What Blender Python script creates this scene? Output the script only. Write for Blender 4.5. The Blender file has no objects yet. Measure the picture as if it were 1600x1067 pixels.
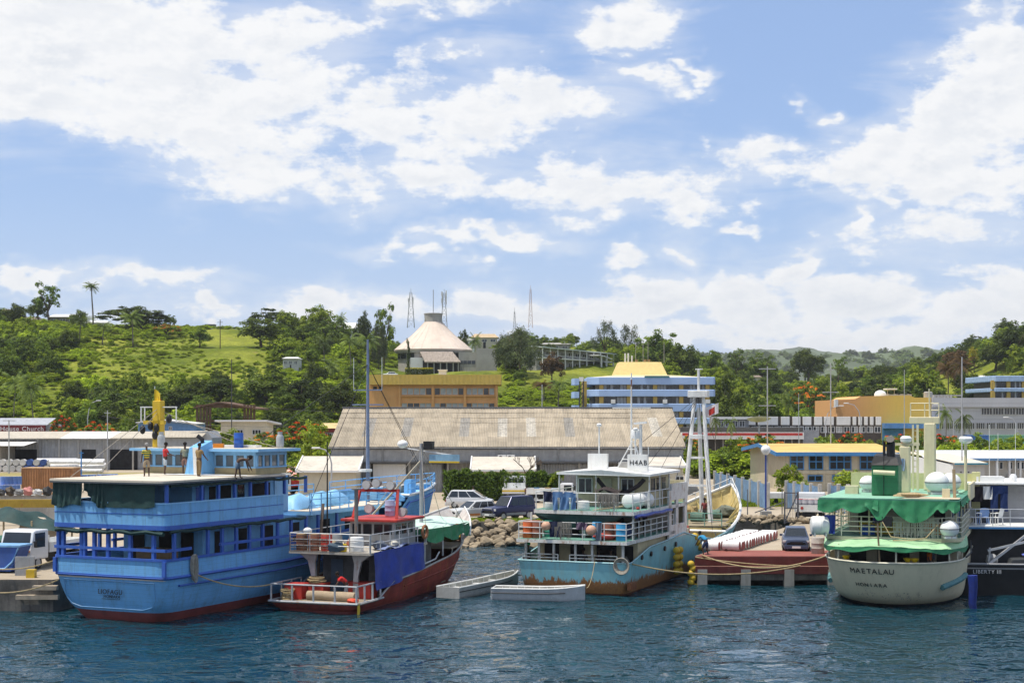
import bpy,bmesh,math,random
import numpy as np
from mathutils import Vector,Matrix,Euler
R = math.radians
SC = bpy.context.scene
COL = SC.collection
random.seed(7)
rng = np.random.default_rng(7)
# ------------------------------------------------------------------ camera
F,EYE,HZ = 2400.0,10.0,650.0          # focal length in photo pixels, eye height, horizon row
cam_d = bpy.data.cameras.new('camera');cam = bpy.data.objects.new('camera',cam_d);COL.objects.link(cam)
cam.location = (0,0,EYE);cam.rotation_euler = (R(90),0,0)
cam_d.sensor_width = 36;cam_d.lens = 36 * F / 1600;cam_d.shift_y = (HZ - 533.5) / 1600
cam_d.clip_start = 0.5;cam_d.clip_end = 30000
SC.camera = cam
# ------------------------------------------------------------------ light
SUN_DIR = Vector((-0.31,-0.09,0.94)).normalized()      # towards the sun
sun_d = bpy.data.lights.new('sun','SUN');sun_d.energy = 3.6;sun_d.angle = R(0.5);sun_d.color = (1,0.94,0.83)
sun = bpy.data.objects.new('sun',sun_d);COL.objects.link(sun)
sun.rotation_euler = SUN_DIR.to_track_quat('Z','Y').to_euler();sun.location = (0,0,200)
SC.view_settings.view_transform = 'Standard';SC.view_settings.look = 'None'
SC.view_settings.exposure = 0.42;SC.view_settings.gamma = 1
SC.render.engine = 'CYCLES'
SC.cycles.use_denoising = True
SC.cycles.max_bounces = 4;SC.cycles.transparent_max_bounces = 4;SC.cycles.diffuse_bounces = 2;SC.cycles.glossy_bounces = 3;SC.cycles.transmission_bounces = 2
SC.cycles.use_adaptive_sampling = True;SC.cycles.adaptive_threshold = .02;SC.cycles.use_light_tree = False
SC.cycles.sample_clamp_indirect = 4;SC.cycles.volume_bounces = 0;SC.cycles.caustics_reflective = False;SC.cycles.caustics_refractive = False
# ------------------------------------------------------------------ node helper
class NT:
 def __init__(s,tree):
  s.t = tree;s.n = tree.nodes;s.l = tree.links
 def node(s,typ,**kw):
  n = s.n.new(typ)
  for k,v in kw.items():
   setattr(n,k,v)
  return n
 def put(s,sock,v):
  if v is None: return
  if hasattr(v,'is_output') or isinstance(v,bpy.types.NodeSocket): s.l.new(v,sock)
  elif isinstance(v,(tuple,list,Vector)):
   v = tuple(v)
   if len(sock.default_value) == 4 and len(v) == 3: v = v + (1,)
   sock.default_value = v
  else: sock.default_value = v
 def math(s,op,a,b=None,c=None,clamp=False):
  n = s.node('ShaderNodeMath',operation=op,use_clamp=clamp)
  for i,v in enumerate((a,b,c)): s.put(n.inputs[i],v)
  return n.outputs[0]
 def vmath(s,op,a,b=None,out=0):
  n = s.node('ShaderNodeVectorMath',operation=op)
  s.put(n.inputs[0],a)
  if b is not None:
   if op == 'SCALE': s.put(n.inputs['Scale'],b)
   else: s.put(n.inputs[1],b)
  return n.outputs[out]
 def noise(s,vec,scale,detail=4,rough=.55,out='Fac',dist=0):
  n = s.node('ShaderNodeTexNoise')
  if vec is not None: s.l.new(vec,n.inputs['Vector'])
  n.inputs['Scale'].default_value = scale;n.inputs['Detail'].default_value = detail
  n.inputs['Roughness'].default_value = rough;n.inputs['Distortion'].default_value = dist
  return n.outputs[out]
 def mix(s,fac,a,b,mode='MIX'):
  n = s.node('ShaderNodeMix',data_type='RGBA',blend_type=mode)
  s.put(n.inputs[0],fac);s.put(n.inputs[6],a);s.put(n.inputs[7],b)
  return n.outputs[2]
 def rng(s,v,a,b,c=0,d=1,smooth=False):
  n = s.node('ShaderNodeMapRange',interpolation_type='SMOOTHSTEP' if smooth else 'LINEAR')
  for i,x in enumerate((v,a,b,c,d)): s.put(n.inputs[i],x)
  return n.outputs[0]
 def scale(s,vec,sc):
  n = s.node('ShaderNodeMapping');s.l.new(vec,n.inputs['Vector']);n.inputs['Scale'].default_value = sc
  return n.outputs[0]
 def bump(s,h,strength=.3,dist=.02,normal=None):
  n = s.node('ShaderNodeBump');n.inputs['Strength'].default_value = strength;n.inputs['Distance'].default_value = dist
  s.l.new(h,n.inputs['Height'])
  if normal is not None: s.l.new(normal,n.inputs['Normal'])
  return n.outputs[0]
# ------------------------------------------------------------------ world: sky and clouds, laid out by direction
def make_world():
 w = bpy.data.worlds.new('World');SC.world = w;w.use_nodes = True
 t = NT(w.node_tree);t.n.clear()
 out = t.node('ShaderNodeOutputWorld');bg = t.node('ShaderNodeBackground')
 t.l.new(bg.outputs[0],out.inputs[0])
 sky = t.node('ShaderNodeTexSky',sky_type='NISHITA',sun_disc=False)
 sky.sun_elevation = math.asin(SUN_DIR.z);sky.sun_rotation = math.atan2(SUN_DIR.x,SUN_DIR.y)
 sky.air_density = 1.0;sky.dust_density = 0.9;sky.ozone_density = 2.5;sky.altitude = 10
 d = t.node('ShaderNodeTexCoord').outputs['Generated']
 sep = t.node('ShaderNodeSeparateXYZ');t.l.new(d,sep.inputs[0])
 az = t.math('ARCTAN2',sep.outputs[0],sep.outputs[1]);el = t.math('ARCSINE',sep.outputs[2])
 cmb = t.node('ShaderNodeCombineXYZ');t.l.new(az,cmb.inputs[0]);t.l.new(el,cmb.inputs[1])
 P = cmb.outputs[0]                                          # (azimuth, elevation, 0)
 P2 = t.scale(P,(1.0,1.7,1))
 wob = t.noise(P2,11,4,.62,'Color')
 wv = t.vmath('SCALE',t.vmath('SUBTRACT',wob,(.5,.5,.5)),.085)
 Pw = t.vmath('ADD',P,wv)
 # (px, py, rx, ry, weight): clouds as seen from the wharf
 C = [(120,60,330,150,1.15),(60,150,220,75,.9),(300,150,260,95,1.1),(430,60,120,100,.8),(400,235,150,85,1.0),(460,130,120,110,.8),
   (610,165,130,70,1.0),(720,180,220,55,.7),(570,285,80,40,.65),(690,250,140,50,.85),(800,290,180,55,.95),(930,290,190,55,.75),(1085,305,45,55,.75),(850,180,150,45,.6),(640,20,130,22,.5),(720,90,90,28,.5),
   (975,30,95,60,1.0),(1000,118,95,36,1.0),(1092,88,34,13,.8),(1262,165,32,24,1.0),(1280,208,40,24,.55),
   (1540,170,170,110,1.2),(1600,80,95,80,1.1),(1420,235,170,75,1.1),(1340,275,80,60,.9),(1180,255,170,42,.62),(1530,290,150,75,.9),(1330,340,26,46,.75),(1385,330,40,30,.7),
   (1158,343,34,16,.75),(975,395,46,26,.75),(1057,398,34,40,.95),(760,482,80,52,1.2),(860,500,120,45,1.1),(1020,478,120,62,1.15),
   (1160,470,120,70,1.15),(1268,405,40,44,1.0),(1330,480,150,58,1.15),(1390,455,60,40,1.0),(1540,480,170,60,1.05),(1480,390,200,50,.5),
   (60,415,130,18,.75),(230,445,130,26,.85),(740,381,200,22,.75),(480,490,70,30,.95),(345,497,36,22,.9),
   (580,490,120,30,.6),(180,500,300,16,.4),(1250,535,480,26,.8)]
 field = None
 for (px,py,rx,ry,wt) in C:
  a = math.atan((px - 800) / F);e = math.atan((HZ - py) / math.hypot(F,px - 800))
  n = t.node('ShaderNodeVectorMath',operation='MULTIPLY_ADD');t.l.new(Pw,n.inputs[0])
  n.inputs[1].default_value = (F / rx,F / ry,0);n.inputs[2].default_value = (-a * F / rx,-e * F / ry,0)
  g = t.math('MULTIPLY_ADD',t.vmath('LENGTH',n.outputs[0],out='Value'),-wt,wt)
  field = g if field is None else t.math('SMOOTH_MAX',field,g,.25)
 # beyond the frame: the same broken cloud everywhere
 rest = t.rng(t.noise(t.scale(d,(1,1,2.2)),2.3,3,.6),.38,.66,-.5,.8)
 rad = t.vmath('LENGTH',t.vmath('MULTIPLY',t.vmath('SUBTRACT',P,(0,.12,0)),(2.4,5.0,0)),out='Value')
 outside = t.rng(rad,.8,1.5,0,1,True)
 field = t.math('ADD',t.math('MULTIPLY',field,t.math('SUBTRACT',1,outside)),t.math('MULTIPLY',rest,outside))
 n1 = t.noise(P2,21,8,.66)
 n2 = t.noise(t.vmath('ADD',P2,(-.004,.010,0)),21,5,.66)
 wisp = t.noise(t.scale(P,(9,40,1)),1.0,5,.65,dist=.6)
 dens = t.math('ADD',field,t.math('MULTIPLY',t.math('SUBTRACT',n1,.5),2.3))
 dens = t.math('ADD',dens,t.math('MULTIPLY',t.math('SUBTRACT',wisp,.5),.9))
 alpha = t.rng(dens,-.02,.52,0,1,True)
 thin = t.rng(t.math('ADD',field,t.math('MULTIPLY',t.math('SUBTRACT',wisp,.5),2.0)),-.5,.65,0,.45,True)
 alpha = t.math('MAXIMUM',alpha,thin)
 alpha = t.math('MULTIPLY',alpha,.96)
 relief = t.rng(t.math('SUBTRACT',n1,n2),-.085,.075,0,1)
 thick = t.rng(dens,.25,1.2,0,1)
 lit = t.mix(t.math('MULTIPLY',t.math('SUBTRACT',1,relief),t.math('ADD',.14,t.math('MULTIPLY',thick,.75))),(1.0,1.0,1.0),(.78,.815,.87))
 base = t.math('MULTIPLY',t.rng(el,.03,.13,1.0,.18),t.math('MULTIPLY',thick,.55))
 lit = t.mix(base,lit,(.74,.78,.84))
 skyc = t.vmath('MULTIPLY',t.vmath('SCALE',sky.outputs[0],.10),(.90,1.0,1.14))
 skyc = t.mix(.5,skyc,(.31,.45,.69))
 skyc = t.mix(t.rng(el,-.02,.17,.75,0,True),skyc,(.46,.57,.74))
 skyc = t.vmath('MULTIPLY',skyc,(1.0,.965,.985))
 final = t.mix(alpha,skyc,t.vmath('SCALE',lit,.745))
 t.l.new(final,bg.inputs[0]);bg.inputs[1].default_value = 1.0
 w.cycles.sampling_method = 'NONE'          # an even sky: found by the bounce rays
make_world()
# ------------------------------------------------------------------ materials
MATS = {}
def mat(name,col,rough=.6,metal=0,var=.18,vscale=1.5,streak=0,streak_col=(.12,.09,.06),rust=0,rust_z=None,bump=.15,bscale=18,
  emit=None,planks=None,planks_axis=2,corr=None,corr_axis=0,alpha=1,spec=.4,grime=0,world=False,objvar=0,grad=None,runs=0):
 """weathered paint: colour noise, run-down streaks, rust, and fine relief"""
 if name in MATS: return MATS[name]
 m = bpy.data.materials.new(name);m.use_nodes = True;t = NT(m.node_tree)
 b = t.n['Principled BSDF'];oc = t.node('ShaderNodeNewGeometry').outputs['Position'] if world else t.node('ShaderNodeTexCoord').outputs['Object']
 sp = t.node('ShaderNodeSeparateXYZ');t.l.new(oc,sp.inputs[0])
 c = None
 n = t.noise(oc,vscale,6,.65)
 dark = tuple(x * (1 - var * 1.3) for x in col);light = tuple(min(1,x * (1 + var)) for x in col)
 c = t.mix(t.rng(n,.3,.7),dark,light)
 if grad: c = t.mix(t.rng(sp.outputs[0],grad[0],grad[1]),c,grad[2])
 if objvar: c = t.vmath('SCALE',c,t.rng(t.node('ShaderNodeObjectInfo').outputs['Random'],0,1,1 - objvar,1 + objvar))
 h = t.noise(oc,bscale,4,.6)
 if grime:
  g = t.rng(t.noise(oc,vscale * 2.7,8,.72),.52,.72,0,grime)
  c = t.mix(g,c,tuple(x * .45 + .02 for x in col))
 if planks:
  v = t.math('FRACT',t.math('DIVIDE',sp.outputs[planks_axis],planks))
  ln = t.math('LESS_THAN',v,.09)
  c = t.mix(t.math('MULTIPLY',ln,.35),c,tuple(x * .45 for x in col))
  h = t.math('SUBTRACT',h,t.math('MULTIPLY',ln,1.5))
 if corr:
  wv = t.math('SINE',t.math('MULTIPLY',sp.outputs[corr_axis],6.2832 / corr))
  h = t.math('ADD',t.math('MULTIPLY',h,.5),t.math('MULTIPLY',wv,1.6))
 if runs:
  rn_ = t.noise(t.scale(oc,(2.6,.07,.07)),1.0,7,.7)
  c = t.mix(t.rng(rn_,.48,.72,0,runs),c,tuple(x * .34 for x in col))
 if streak:
  s = t.noise(t.scale(oc,(2.2,2.2,.18)),1.7,6,.75)
  c = t.mix(t.rng(s,.5,.75,0,streak),c,streak_col)
 if rust:
  rn = t.noise(t.scale(oc,(1.4,1.4,.5)),2.3,9,.75)
  if rust_z is not None:
   zz = t.rng(sp.outputs[2],rust_z[0],rust_z[1],.34,-.34)
   rn = t.math('ADD',rn,zz)
  rf = t.rng(rn,.55,.62,0,rust)
  rc = t.mix(t.noise(oc,9,5),(.11,.038,.012),(.46,.19,.04))
  c = t.mix(rf,c,rc)
  h = t.math('ADD',h,t.math('MULTIPLY',rf,.6))
 t.put(b.inputs['Base Color'],c)
 b.inputs['Roughness'].default_value = rough;b.inputs['Metallic'].default_value = metal
 b.inputs['Specular IOR Level'].default_value = spec
 if bump: t.l.new(t.bump(h,bump,.03),b.inputs['Normal'])
 if alpha < 1: b.inputs['Alpha'].default_value = alpha
 MATS[name] = m
 return m
def glass_mat(name,col=(.02,.025,.03),rough=.06,spec=.6):
 if name in MATS: return MATS[name]
 m = bpy.data.materials.new(name);m.use_nodes = True;t = NT(m.node_tree);b = t.n['Principled BSDF']
 oc = t.node('ShaderNodeTexCoord').outputs['Object']
 t.put(b.inputs['Base Color'],t.mix(t.noise(oc,.9,2),tuple(x * .5 for x in col),tuple(x * 1.6 for x in col)))
 b.inputs['Roughness'].default_value = rough;b.inputs['Specular IOR Level'].default_value = spec
 t.l.new(t.bump(t.noise(oc,.7,2),.03,.05),b.inputs['Normal'])
 MATS[name] = m;return m
def leaf_mat(name,dark,light,trans=.36,obj_var=.25):
 dark = tuple(x * (1.1 if dark[1] < .1 else 1.6) for x in dark);light = tuple(min(.9,x * 1.5) for x in light)
 if name in MATS: return MATS[name]
 m = bpy.data.materials.new(name);m.use_nodes = True;t = NT(m.node_tree);t.n.clear()
 out = t.node('ShaderNodeOutputMaterial')
 rpi = t.node('ShaderNodeNewGeometry').outputs['Random Per Island']
 oi = t.node('ShaderNodeObjectInfo');oc = t.node('ShaderNodeTexCoord').outputs['Object']
 cl = t.noise(oc,3.0,2,.5)
 f = t.math('ADD',t.math('MULTIPLY',rpi,.60),t.rng(cl,.38,.66,-.22,.42),clamp=True)
 c = t.mix(f,dark,light)
 k = t.rng(oi.outputs['Random'],0,1,1 - obj_var * 1.7,1 + obj_var)
 c = t.vmath('MULTIPLY',c,None) if False else t.vmath('SCALE',c,k)
 c = t.mix(t.math('MULTIPLY',t.math('FRACT',t.math('MULTIPLY',oi.outputs['Random'],7.31)),.35),c,t.vmath('MULTIPLY',c,(1.12,1.08,.62)))
 d = t.node('ShaderNodeBsdfDiffuse');t.l.new(c,d.inputs[0])
 tr = t.node('ShaderNodeBsdfTranslucent');t.l.new(t.vmath('MULTIPLY',c,(1.25,1.25,.7)),tr.inputs[0])
 gl = t.node('ShaderNodeBsdfGlossy');gl.inputs['Roughness'].default_value = .6;gl.inputs[0].default_value = (.9,.95,1,1)
 a = t.node('ShaderNodeMixShader');a.inputs[0].default_value = trans
 t.l.new(d.outputs[0],a.inputs[1]);t.l.new(tr.outputs[0],a.inputs[2])
 b2 = t.node('ShaderNodeMixShader');b2.inputs[0].default_value = .012
 t.l.new(a.outputs[0],b2.inputs[1]);t.l.new(gl.outputs[0],b2.inputs[2])
 t.l.new(b2.outputs[0],out.inputs[0])
 MATS[name] = m;return m
# ------------------------------------------------------------------ mesh building
def link_mesh(name,me,m,parent=None,smooth=False,sharp=None):
 o = bpy.data.objects.new(name,me);COL.objects.link(o)
 if m is not None: me.materials.append(m)
 if parent is not None: o.parent = parent
 if smooth:
  me.polygons.foreach_set('use_smooth',[True] * len(me.polygons))
  if sharp: me.set_sharp_from_angle(angle=R(sharp))
 return o
class MB:
 """collects simple solids that become ONE mesh"""
 def __init__(s,M=None): s.v = [];s.f = [];s.M = M
 def add(s,vs,fs):
  k = len(s.v)
  if s.M is not None: vs = [tuple(s.M @ Vector(p)) for p in vs]
  s.v += [tuple(p) for p in vs];s.f += [tuple(i + k for i in f) for f in fs];return s
 def box(s,x0,x1,y0,y1,z0,z1):
  return s.add([(x0,y0,z0),(x1,y0,z0),(x1,y1,z0),(x0,y1,z0),(x0,y0,z1),(x1,y0,z1),(x1,y1,z1),(x0,y1,z1)],
      [(0,3,2,1),(4,5,6,7),(0,1,5,4),(1,2,6,5),(2,3,7,6),(3,0,4,7)])
 def cbox(s,c,d,rot=None):
  M = Matrix.Translation(c) @ (rot.to_matrix().to_4x4() if rot else Matrix())
  x,y,z = d[0] / 2,d[1] / 2,d[2] / 2
  vs = [tuple(M @ Vector(p)) for p in [(-x,-y,-z),(x,-y,-z),(x,y,-z),(-x,y,-z),(-x,-y,z),(x,-y,z),(x,y,z),(-x,y,z)]]
  return s.add(vs,[(0,3,2,1),(4,5,6,7),(0,1,5,4),(1,2,6,5),(2,3,7,6),(3,0,4,7)])
 def bar(s,a,b,w,h=None):
  a = Vector(a);b = Vector(b);h = h or w;d = b - a
  if d.length < 1e-6: return s
  q = d.to_track_quat('Y','Z');return s.cbox((a + b) / 2,(w,d.length,h),q.to_euler())
 def tube(s,pts,r,n=6,r2=None,cap=True):
  pts = [Vector(p) for p in pts];N = len(pts);vs = [];fs = []
  for i,p in enumerate(pts):
   t = (pts[min(i + 1,N - 1)] - pts[max(i - 1,0)])
   if t.length < 1e-9: t = Vector((0,0,1))
   t.normalize();u = Vector((0,0,1)) if abs(t.z) < .9 else Vector((1,0,0))
   a = t.cross(u).normalized();b = t.cross(a)
   rr = r if r2 is None else r + (r2 - r) * i / (N - 1)
   for k in range(n):
    an = 2 * math.pi * k / n;vs.append(p + (a * math.cos(an) + b * math.sin(an)) * rr)
  for i in range(N - 1):
   for k in range(n):
    k2 = (k + 1) % n;fs.append((i * n + k,i * n + k2,(i + 1) * n + k2,(i + 1) * n + k))
  if cap: fs += [tuple(reversed(range(n))),tuple(range((N - 1) * n,N * n))]
  return s.add(vs,fs)
 def cyl(s,a,b,r,n=12,r2=None): return s.tube([a,b],r,n,r2)
 def lathe(s,prof,n=16,c=(0,0,0)):
  vs = [];fs = []
  for (r,z) in prof:
   for k in range(n):
    a = 2 * math.pi * k / n;vs.append((c[0] + r * math.cos(a),c[1] + r * math.sin(a),c[2] + z))
  for i in range(len(prof) - 1):
   for k in range(n):
    k2 = (k + 1) % n;fs.append((i * n + k,i * n + k2,(i + 1) * n + k2,(i + 1) * n + k))
  fs += [tuple(reversed(range(n))),tuple(range((len(prof) - 1) * n,len(prof) * n))]
  return s.add(vs,fs)
 def prism(s,poly,axis,a,b):
  """polygon in the plane across `axis`, extruded from a to b"""
  n = len(poly)
  def p3(p,t):
   return {'x': (t,p[0],p[1]),'y': (p[0],t,p[1]),'z': (p[0],p[1],t)}[axis]
  vs = [p3(p,a) for p in poly] + [p3(p,b) for p in poly]
  fs = [tuple(reversed(range(n))),tuple(range(n,2 * n))] + [(i,(i + 1) % n,n + (i + 1) % n,n + i) for i in range(n)]
  return s.add(vs,fs)
 def grid(s,fn,nu,nv,closed_u=False):
  vs = [fn(i / (nu - (0 if closed_u else 1)),j / (nv - 1)) for i in range(nu) for j in range(nv)]
  fs = []
  for i in range(nu if closed_u else nu - 1):
   for j in range(nv - 1):
    i2 = (i + 1) % nu;fs.append((i * nv + j,i2 * nv + j,i2 * nv + j + 1,i * nv + j + 1))
  return s.add(vs,fs)
 def sphere(s,c,r,n=10,sz=1.0):
  m = n // 2 + 1
  return s.lathe([(max(1e-3,r * math.sin(math.pi * i / m)),-r * sz * math.cos(math.pi * i / m)) for i in range(m + 1)],n,c)
 def ring(s,c,r,t,axis='y',n=14,m=6):
  cx,cy,cz = c;vs = [];fs = []
  for i in range(n):
   a = 2 * math.pi * i / n
   for k in range(m):
    b = 2 * math.pi * k / m;q = r + t * math.cos(b);h = t * math.sin(b)
    u,v = q * math.cos(a),q * math.sin(a)
    vs.append({'y': (cx + u,cy + h,cz + v),'x': (cx + h,cy + u,cz + v),'z': (cx + u,cy + v,cz + h)}[axis])
  for i in range(n):
   for k in range(m):
    fs.append((i * m + k,((i + 1) % n) * m + k,((i + 1) % n) * m + (k + 1) % m,i * m + (k + 1) % m))
  return s.add(vs,fs)
 def mesh(s,name,fix=True):
  me = bpy.data.meshes.new(name);me.from_pydata(s.v,[],s.f);me.update()
  if fix:
   bm = bmesh.new();bm.from_mesh(me);bmesh.ops.recalc_face_normals(bm,faces=bm.faces);bm.to_mesh(me);bm.free()
  return me
 def build(s,name,m,parent=None,smooth=False,sharp=40,bevel=0):
  me = s.mesh(name)
  o = link_mesh(name,me,m,parent,smooth,sharp)
  if bevel:
   md = o.modifiers.new('bevel','BEVEL');md.width = bevel;md.segments = 2;md.limit_method = 'ANGLE'
  return o
def tag(o,label,cat=None,group=None,kind=None):
 if label: o['label'] = label
 if cat: o['category'] = cat
 if group: o['group'] = group
 if kind: o['kind'] = kind
 return o
def thing(name,label,cat,loc=(0,0,0),rz=0,group=None):
 o = bpy.data.objects.new(name,None);COL.objects.link(o);o.location = loc;o.rotation_euler = (0,0,rz)
 o.empty_display_size = .3
 return tag(o,label,cat,group)
def struct(o): o['kind'] = 'structure';return o
def clone(o,parent=None,loc=None):
 c = o.copy();COL.objects.link(c);c.parent = parent
 if loc is not None: c.location = loc
 return c
def clone_tree(o,loc=None,rz=None,scale=None,label=None,group=None,parent=None,kids=None):
 c = o.copy();COL.objects.link(c);c.parent = parent
 if loc is not None: c.location = loc
 if rz is not None: c.rotation_euler = (0,0,rz)
 if scale is not None: c.scale = scale
 if label: c['label'] = label
 if group: c['group'] = group
 for ch in (KIDS.get(o.name) or [x for x in o.children]):
  clone_tree(ch,parent=c)
 return c
KIDS = {}
def W(px,py,Y): return Vector(((px - 800) / F * Y,Y,EYE - (py - HZ) / F * Y))
def X(px,Y): return (px - 800) / F * Y
def Z(py,Y): return EYE - (py - HZ) / F * Y
def gnd(px,py,z=1.6):
 Y = (EYE - z) * F / (py - HZ);return Vector((X(px,Y),Y,z))
TMP = bpy.data.scenes.new('workbench')                 # a scratch scene for turning text and skins into meshes
def baked(o):
 TMP.collection.objects.link(o);vl = TMP.view_layers[0];vl.update();dg = vl.depsgraph
 me = bpy.data.meshes.new_from_object(o.evaluated_get(dg));bpy.data.objects.remove(o);return me
def text_part(name,txt,size,m,parent,loc,rot,ext=.008,align='CENTER',sx=1):
 cu = bpy.data.curves.new(name,'FONT');cu.body = txt;cu.size = size;cu.extrude = ext;cu.align_x = align;cu.align_y = 'CENTER'
 cu.resolution_u = 3;cu.space_character = 1.1
 me = baked(bpy.data.objects.new(name,cu))
 o = link_mesh(name,me,m,parent);o.location = loc;o.rotation_euler = rot;o.scale = (sx,1,1)
 return o
def np_quads(name,V,m,per=4):
 """V: (N*4,3) corner array -> mesh of N separate quads"""
 n = len(V) // per;me = bpy.data.meshes.new(name)
 me.vertices.add(len(V));me.vertices.foreach_set('co',np.ascontiguousarray(V,dtype=np.float32).ravel())
 me.loops.add(len(V));me.loops.foreach_set('vertex_index',np.arange(len(V),dtype=np.int32))
 me.polygons.add(n);me.polygons.foreach_set('loop_start',np.arange(0,len(V),per,dtype=np.int32))
 me.update(calc_edges=True);me.validate()
 if m is not None: me.materials.append(m)
 return me
# ================================================================== terrain
_ctrl = [  # (px, Y, z)
 (-200,300,2.5),(-200,400,22),(-200,520,42),(-200,650,46),(-200,900,40),
 (0,310,3.5),(0,360,11),(0,400,20),(0,460,31),(0,520,40.5),(0,620,44),(0,900,36),
 (120,320,4),(120,400,19),(120,460,30),(120,530,41),(120,650,42),
 (210,320,4),(210,400,18.5),(210,460,29),(210,530,39.5),(210,640,40),
 (330,320,4),(330,400,18.5),(330,460,29),(330,520,37.5),(330,565,41.5),(330,700,38),
 (440,320,4),(440,400,18),(440,460,27),(440,530,38),(440,640,38),
 (540,330,5),(540,400,16),(540,450,22),(540,520,32.5),(540,620,37),
 (640,330,8),(640,400,16.5),(640,445,22.6),(640,470,23.2),(640,520,23.8),(640,600,33),(640,700,37),
 (740,330,8),(740,400,15.5),(740,445,22),(740,480,23.2),(740,520,24),(740,600,34),
 (800,320,6),(800,380,12.5),(800,430,19),(800,480,25),(800,600,34),
 (900,320,3),(900,380,11),(900,450,21),(900,510,30),(900,600,34),(900,800,38),
 (1000,330,3),(1000,430,14),(1000,520,27),(1000,640,35),
 (1120,340,3),(1120,450,10),(1120,600,19),(1120,800,28),
 (1260,360,2.5),(1260,450,8),(1260,600,16),(1260,800,22),(1260,1000,26),
 (1400,360,2.5),(1400,480,9),(1400,620,17),(1400,800,22),(1400,1000,25),
 (1540,360,4),(1540,450,15),(1540,540,28),(1540,640,38),(1540,900,42),
 (1700,340,4),(1700,430,20),(1700,520,40),(1700,640,48),(1900,500,45),(1900,340,5)]
_cp = np.array([(X(p,y) / 100,y / 100,z) for p,y,z in _ctrl])
_cp = np.vstack([_cp,[(x / 100,y / 100,1.6) for x in range(-260,300,60) for y in (240,280)]])
def _tps(r2): return .5 * r2 * np.log(r2 + 1e-9)
_n = len(_cp);_d = ((_cp[:,None,:2] - _cp[None,:,:2]) ** 2).sum(2)
_A = np.zeros((_n + 3,_n + 3));_A[:_n,:_n] = _tps(_d) + np.eye(_n) * .02
_A[:_n,_n] = 1;_A[:_n,_n + 1:] = _cp[:,:2];_A[_n:,:_n] = _A[:_n,_n:].T
_w = np.linalg.solve(_A,np.concatenate([_cp[:,2],[0,0,0]]))
def height(x,y):
 x = np.atleast_1d(np.asarray(x,float));y = np.atleast_1d(np.asarray(y,float))
 p = np.stack([x / 100,y / 100],1)
 d = ((p[:,None,:] - _cp[None,:,:2]) ** 2).sum(2)
 z = _tps(d) @ _w[:_n] + _w[_n] + p @ _w[_n + 1:]
 far = np.clip((y - 900) / 500,0,1);z = z * (1 - far) + np.where(x > 150,20,36) * far
 bump = .9 * np.sin(x * .07 + 1.3 * np.sin(y * .045)) * np.sin(y * .06 + x * .02) + .4 * np.sin(x * .21 + y * .17) * np.sin(y * .19)
 k = np.clip((y - 285) / 60,0,1);k = k * k * (3 - 2 * k)
 return 1.52 + k * np.maximum(z + bump - 1.6,.2)
def hz(x,y): return float(height(x,y)[0])
def ground_mat():
 m = bpy.data.materials.new('hillside_earth_and_grass');m.use_nodes = True;t = NT(m.node_tree);b = t.n['Principled BSDF']
 oc = t.node('ShaderNodeTexCoord').outputs['Object']
 n1 = t.noise(oc,.035,6,.6);n2 = t.noise(oc,.6,5,.7)
 c = t.mix(t.rng(n1,.38,.62),(.125,.165,.016),(.29,.31,.04))
 c = t.mix(t.rng(n2,.35,.75),t.vmath('SCALE',c,.55),t.vmath('SCALE',c,1.2))
 c = t.mix(t.rng(t.noise(oc,.06,7,.7),.64,.72),c,(.32,.24,.11))
 t.put(b.inputs['Base Color'],c);b.inputs['Roughness'].default_value = .95;b.inputs['Specular IOR Level'].default_value = .1
 t.l.new(t.bump(n2,.8,.6),b.inputs['Normal'])
 return m
def build_terrain():
 ys = np.concatenate([np.arange(281,620,6.0),np.arange(620,1500,20.0)]);nx = 170
 xs = np.linspace(-1,1,nx)
 XX = np.stack([xs * (y * .48 + 60) for y in ys]);YY = np.repeat(ys[:,None],nx,1)
 ZZ = height(XX.ravel(),YY.ravel()).reshape(XX.shape)
 V = np.stack([XX,YY,ZZ],2).reshape(-1,3)
 Fc = [(i * nx + j,i * nx + j + 1,(i + 1) * nx + j + 1,(i + 1) * nx + j) for i in range(len(ys) - 1) for j in range(nx - 1)]
 me = bpy.data.meshes.new('hillside');me.from_pydata(V.tolist(),[],Fc);me.update()
 struct(link_mesh('hillside',me,ground_mat(),smooth=True))
build_terrain()
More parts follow.
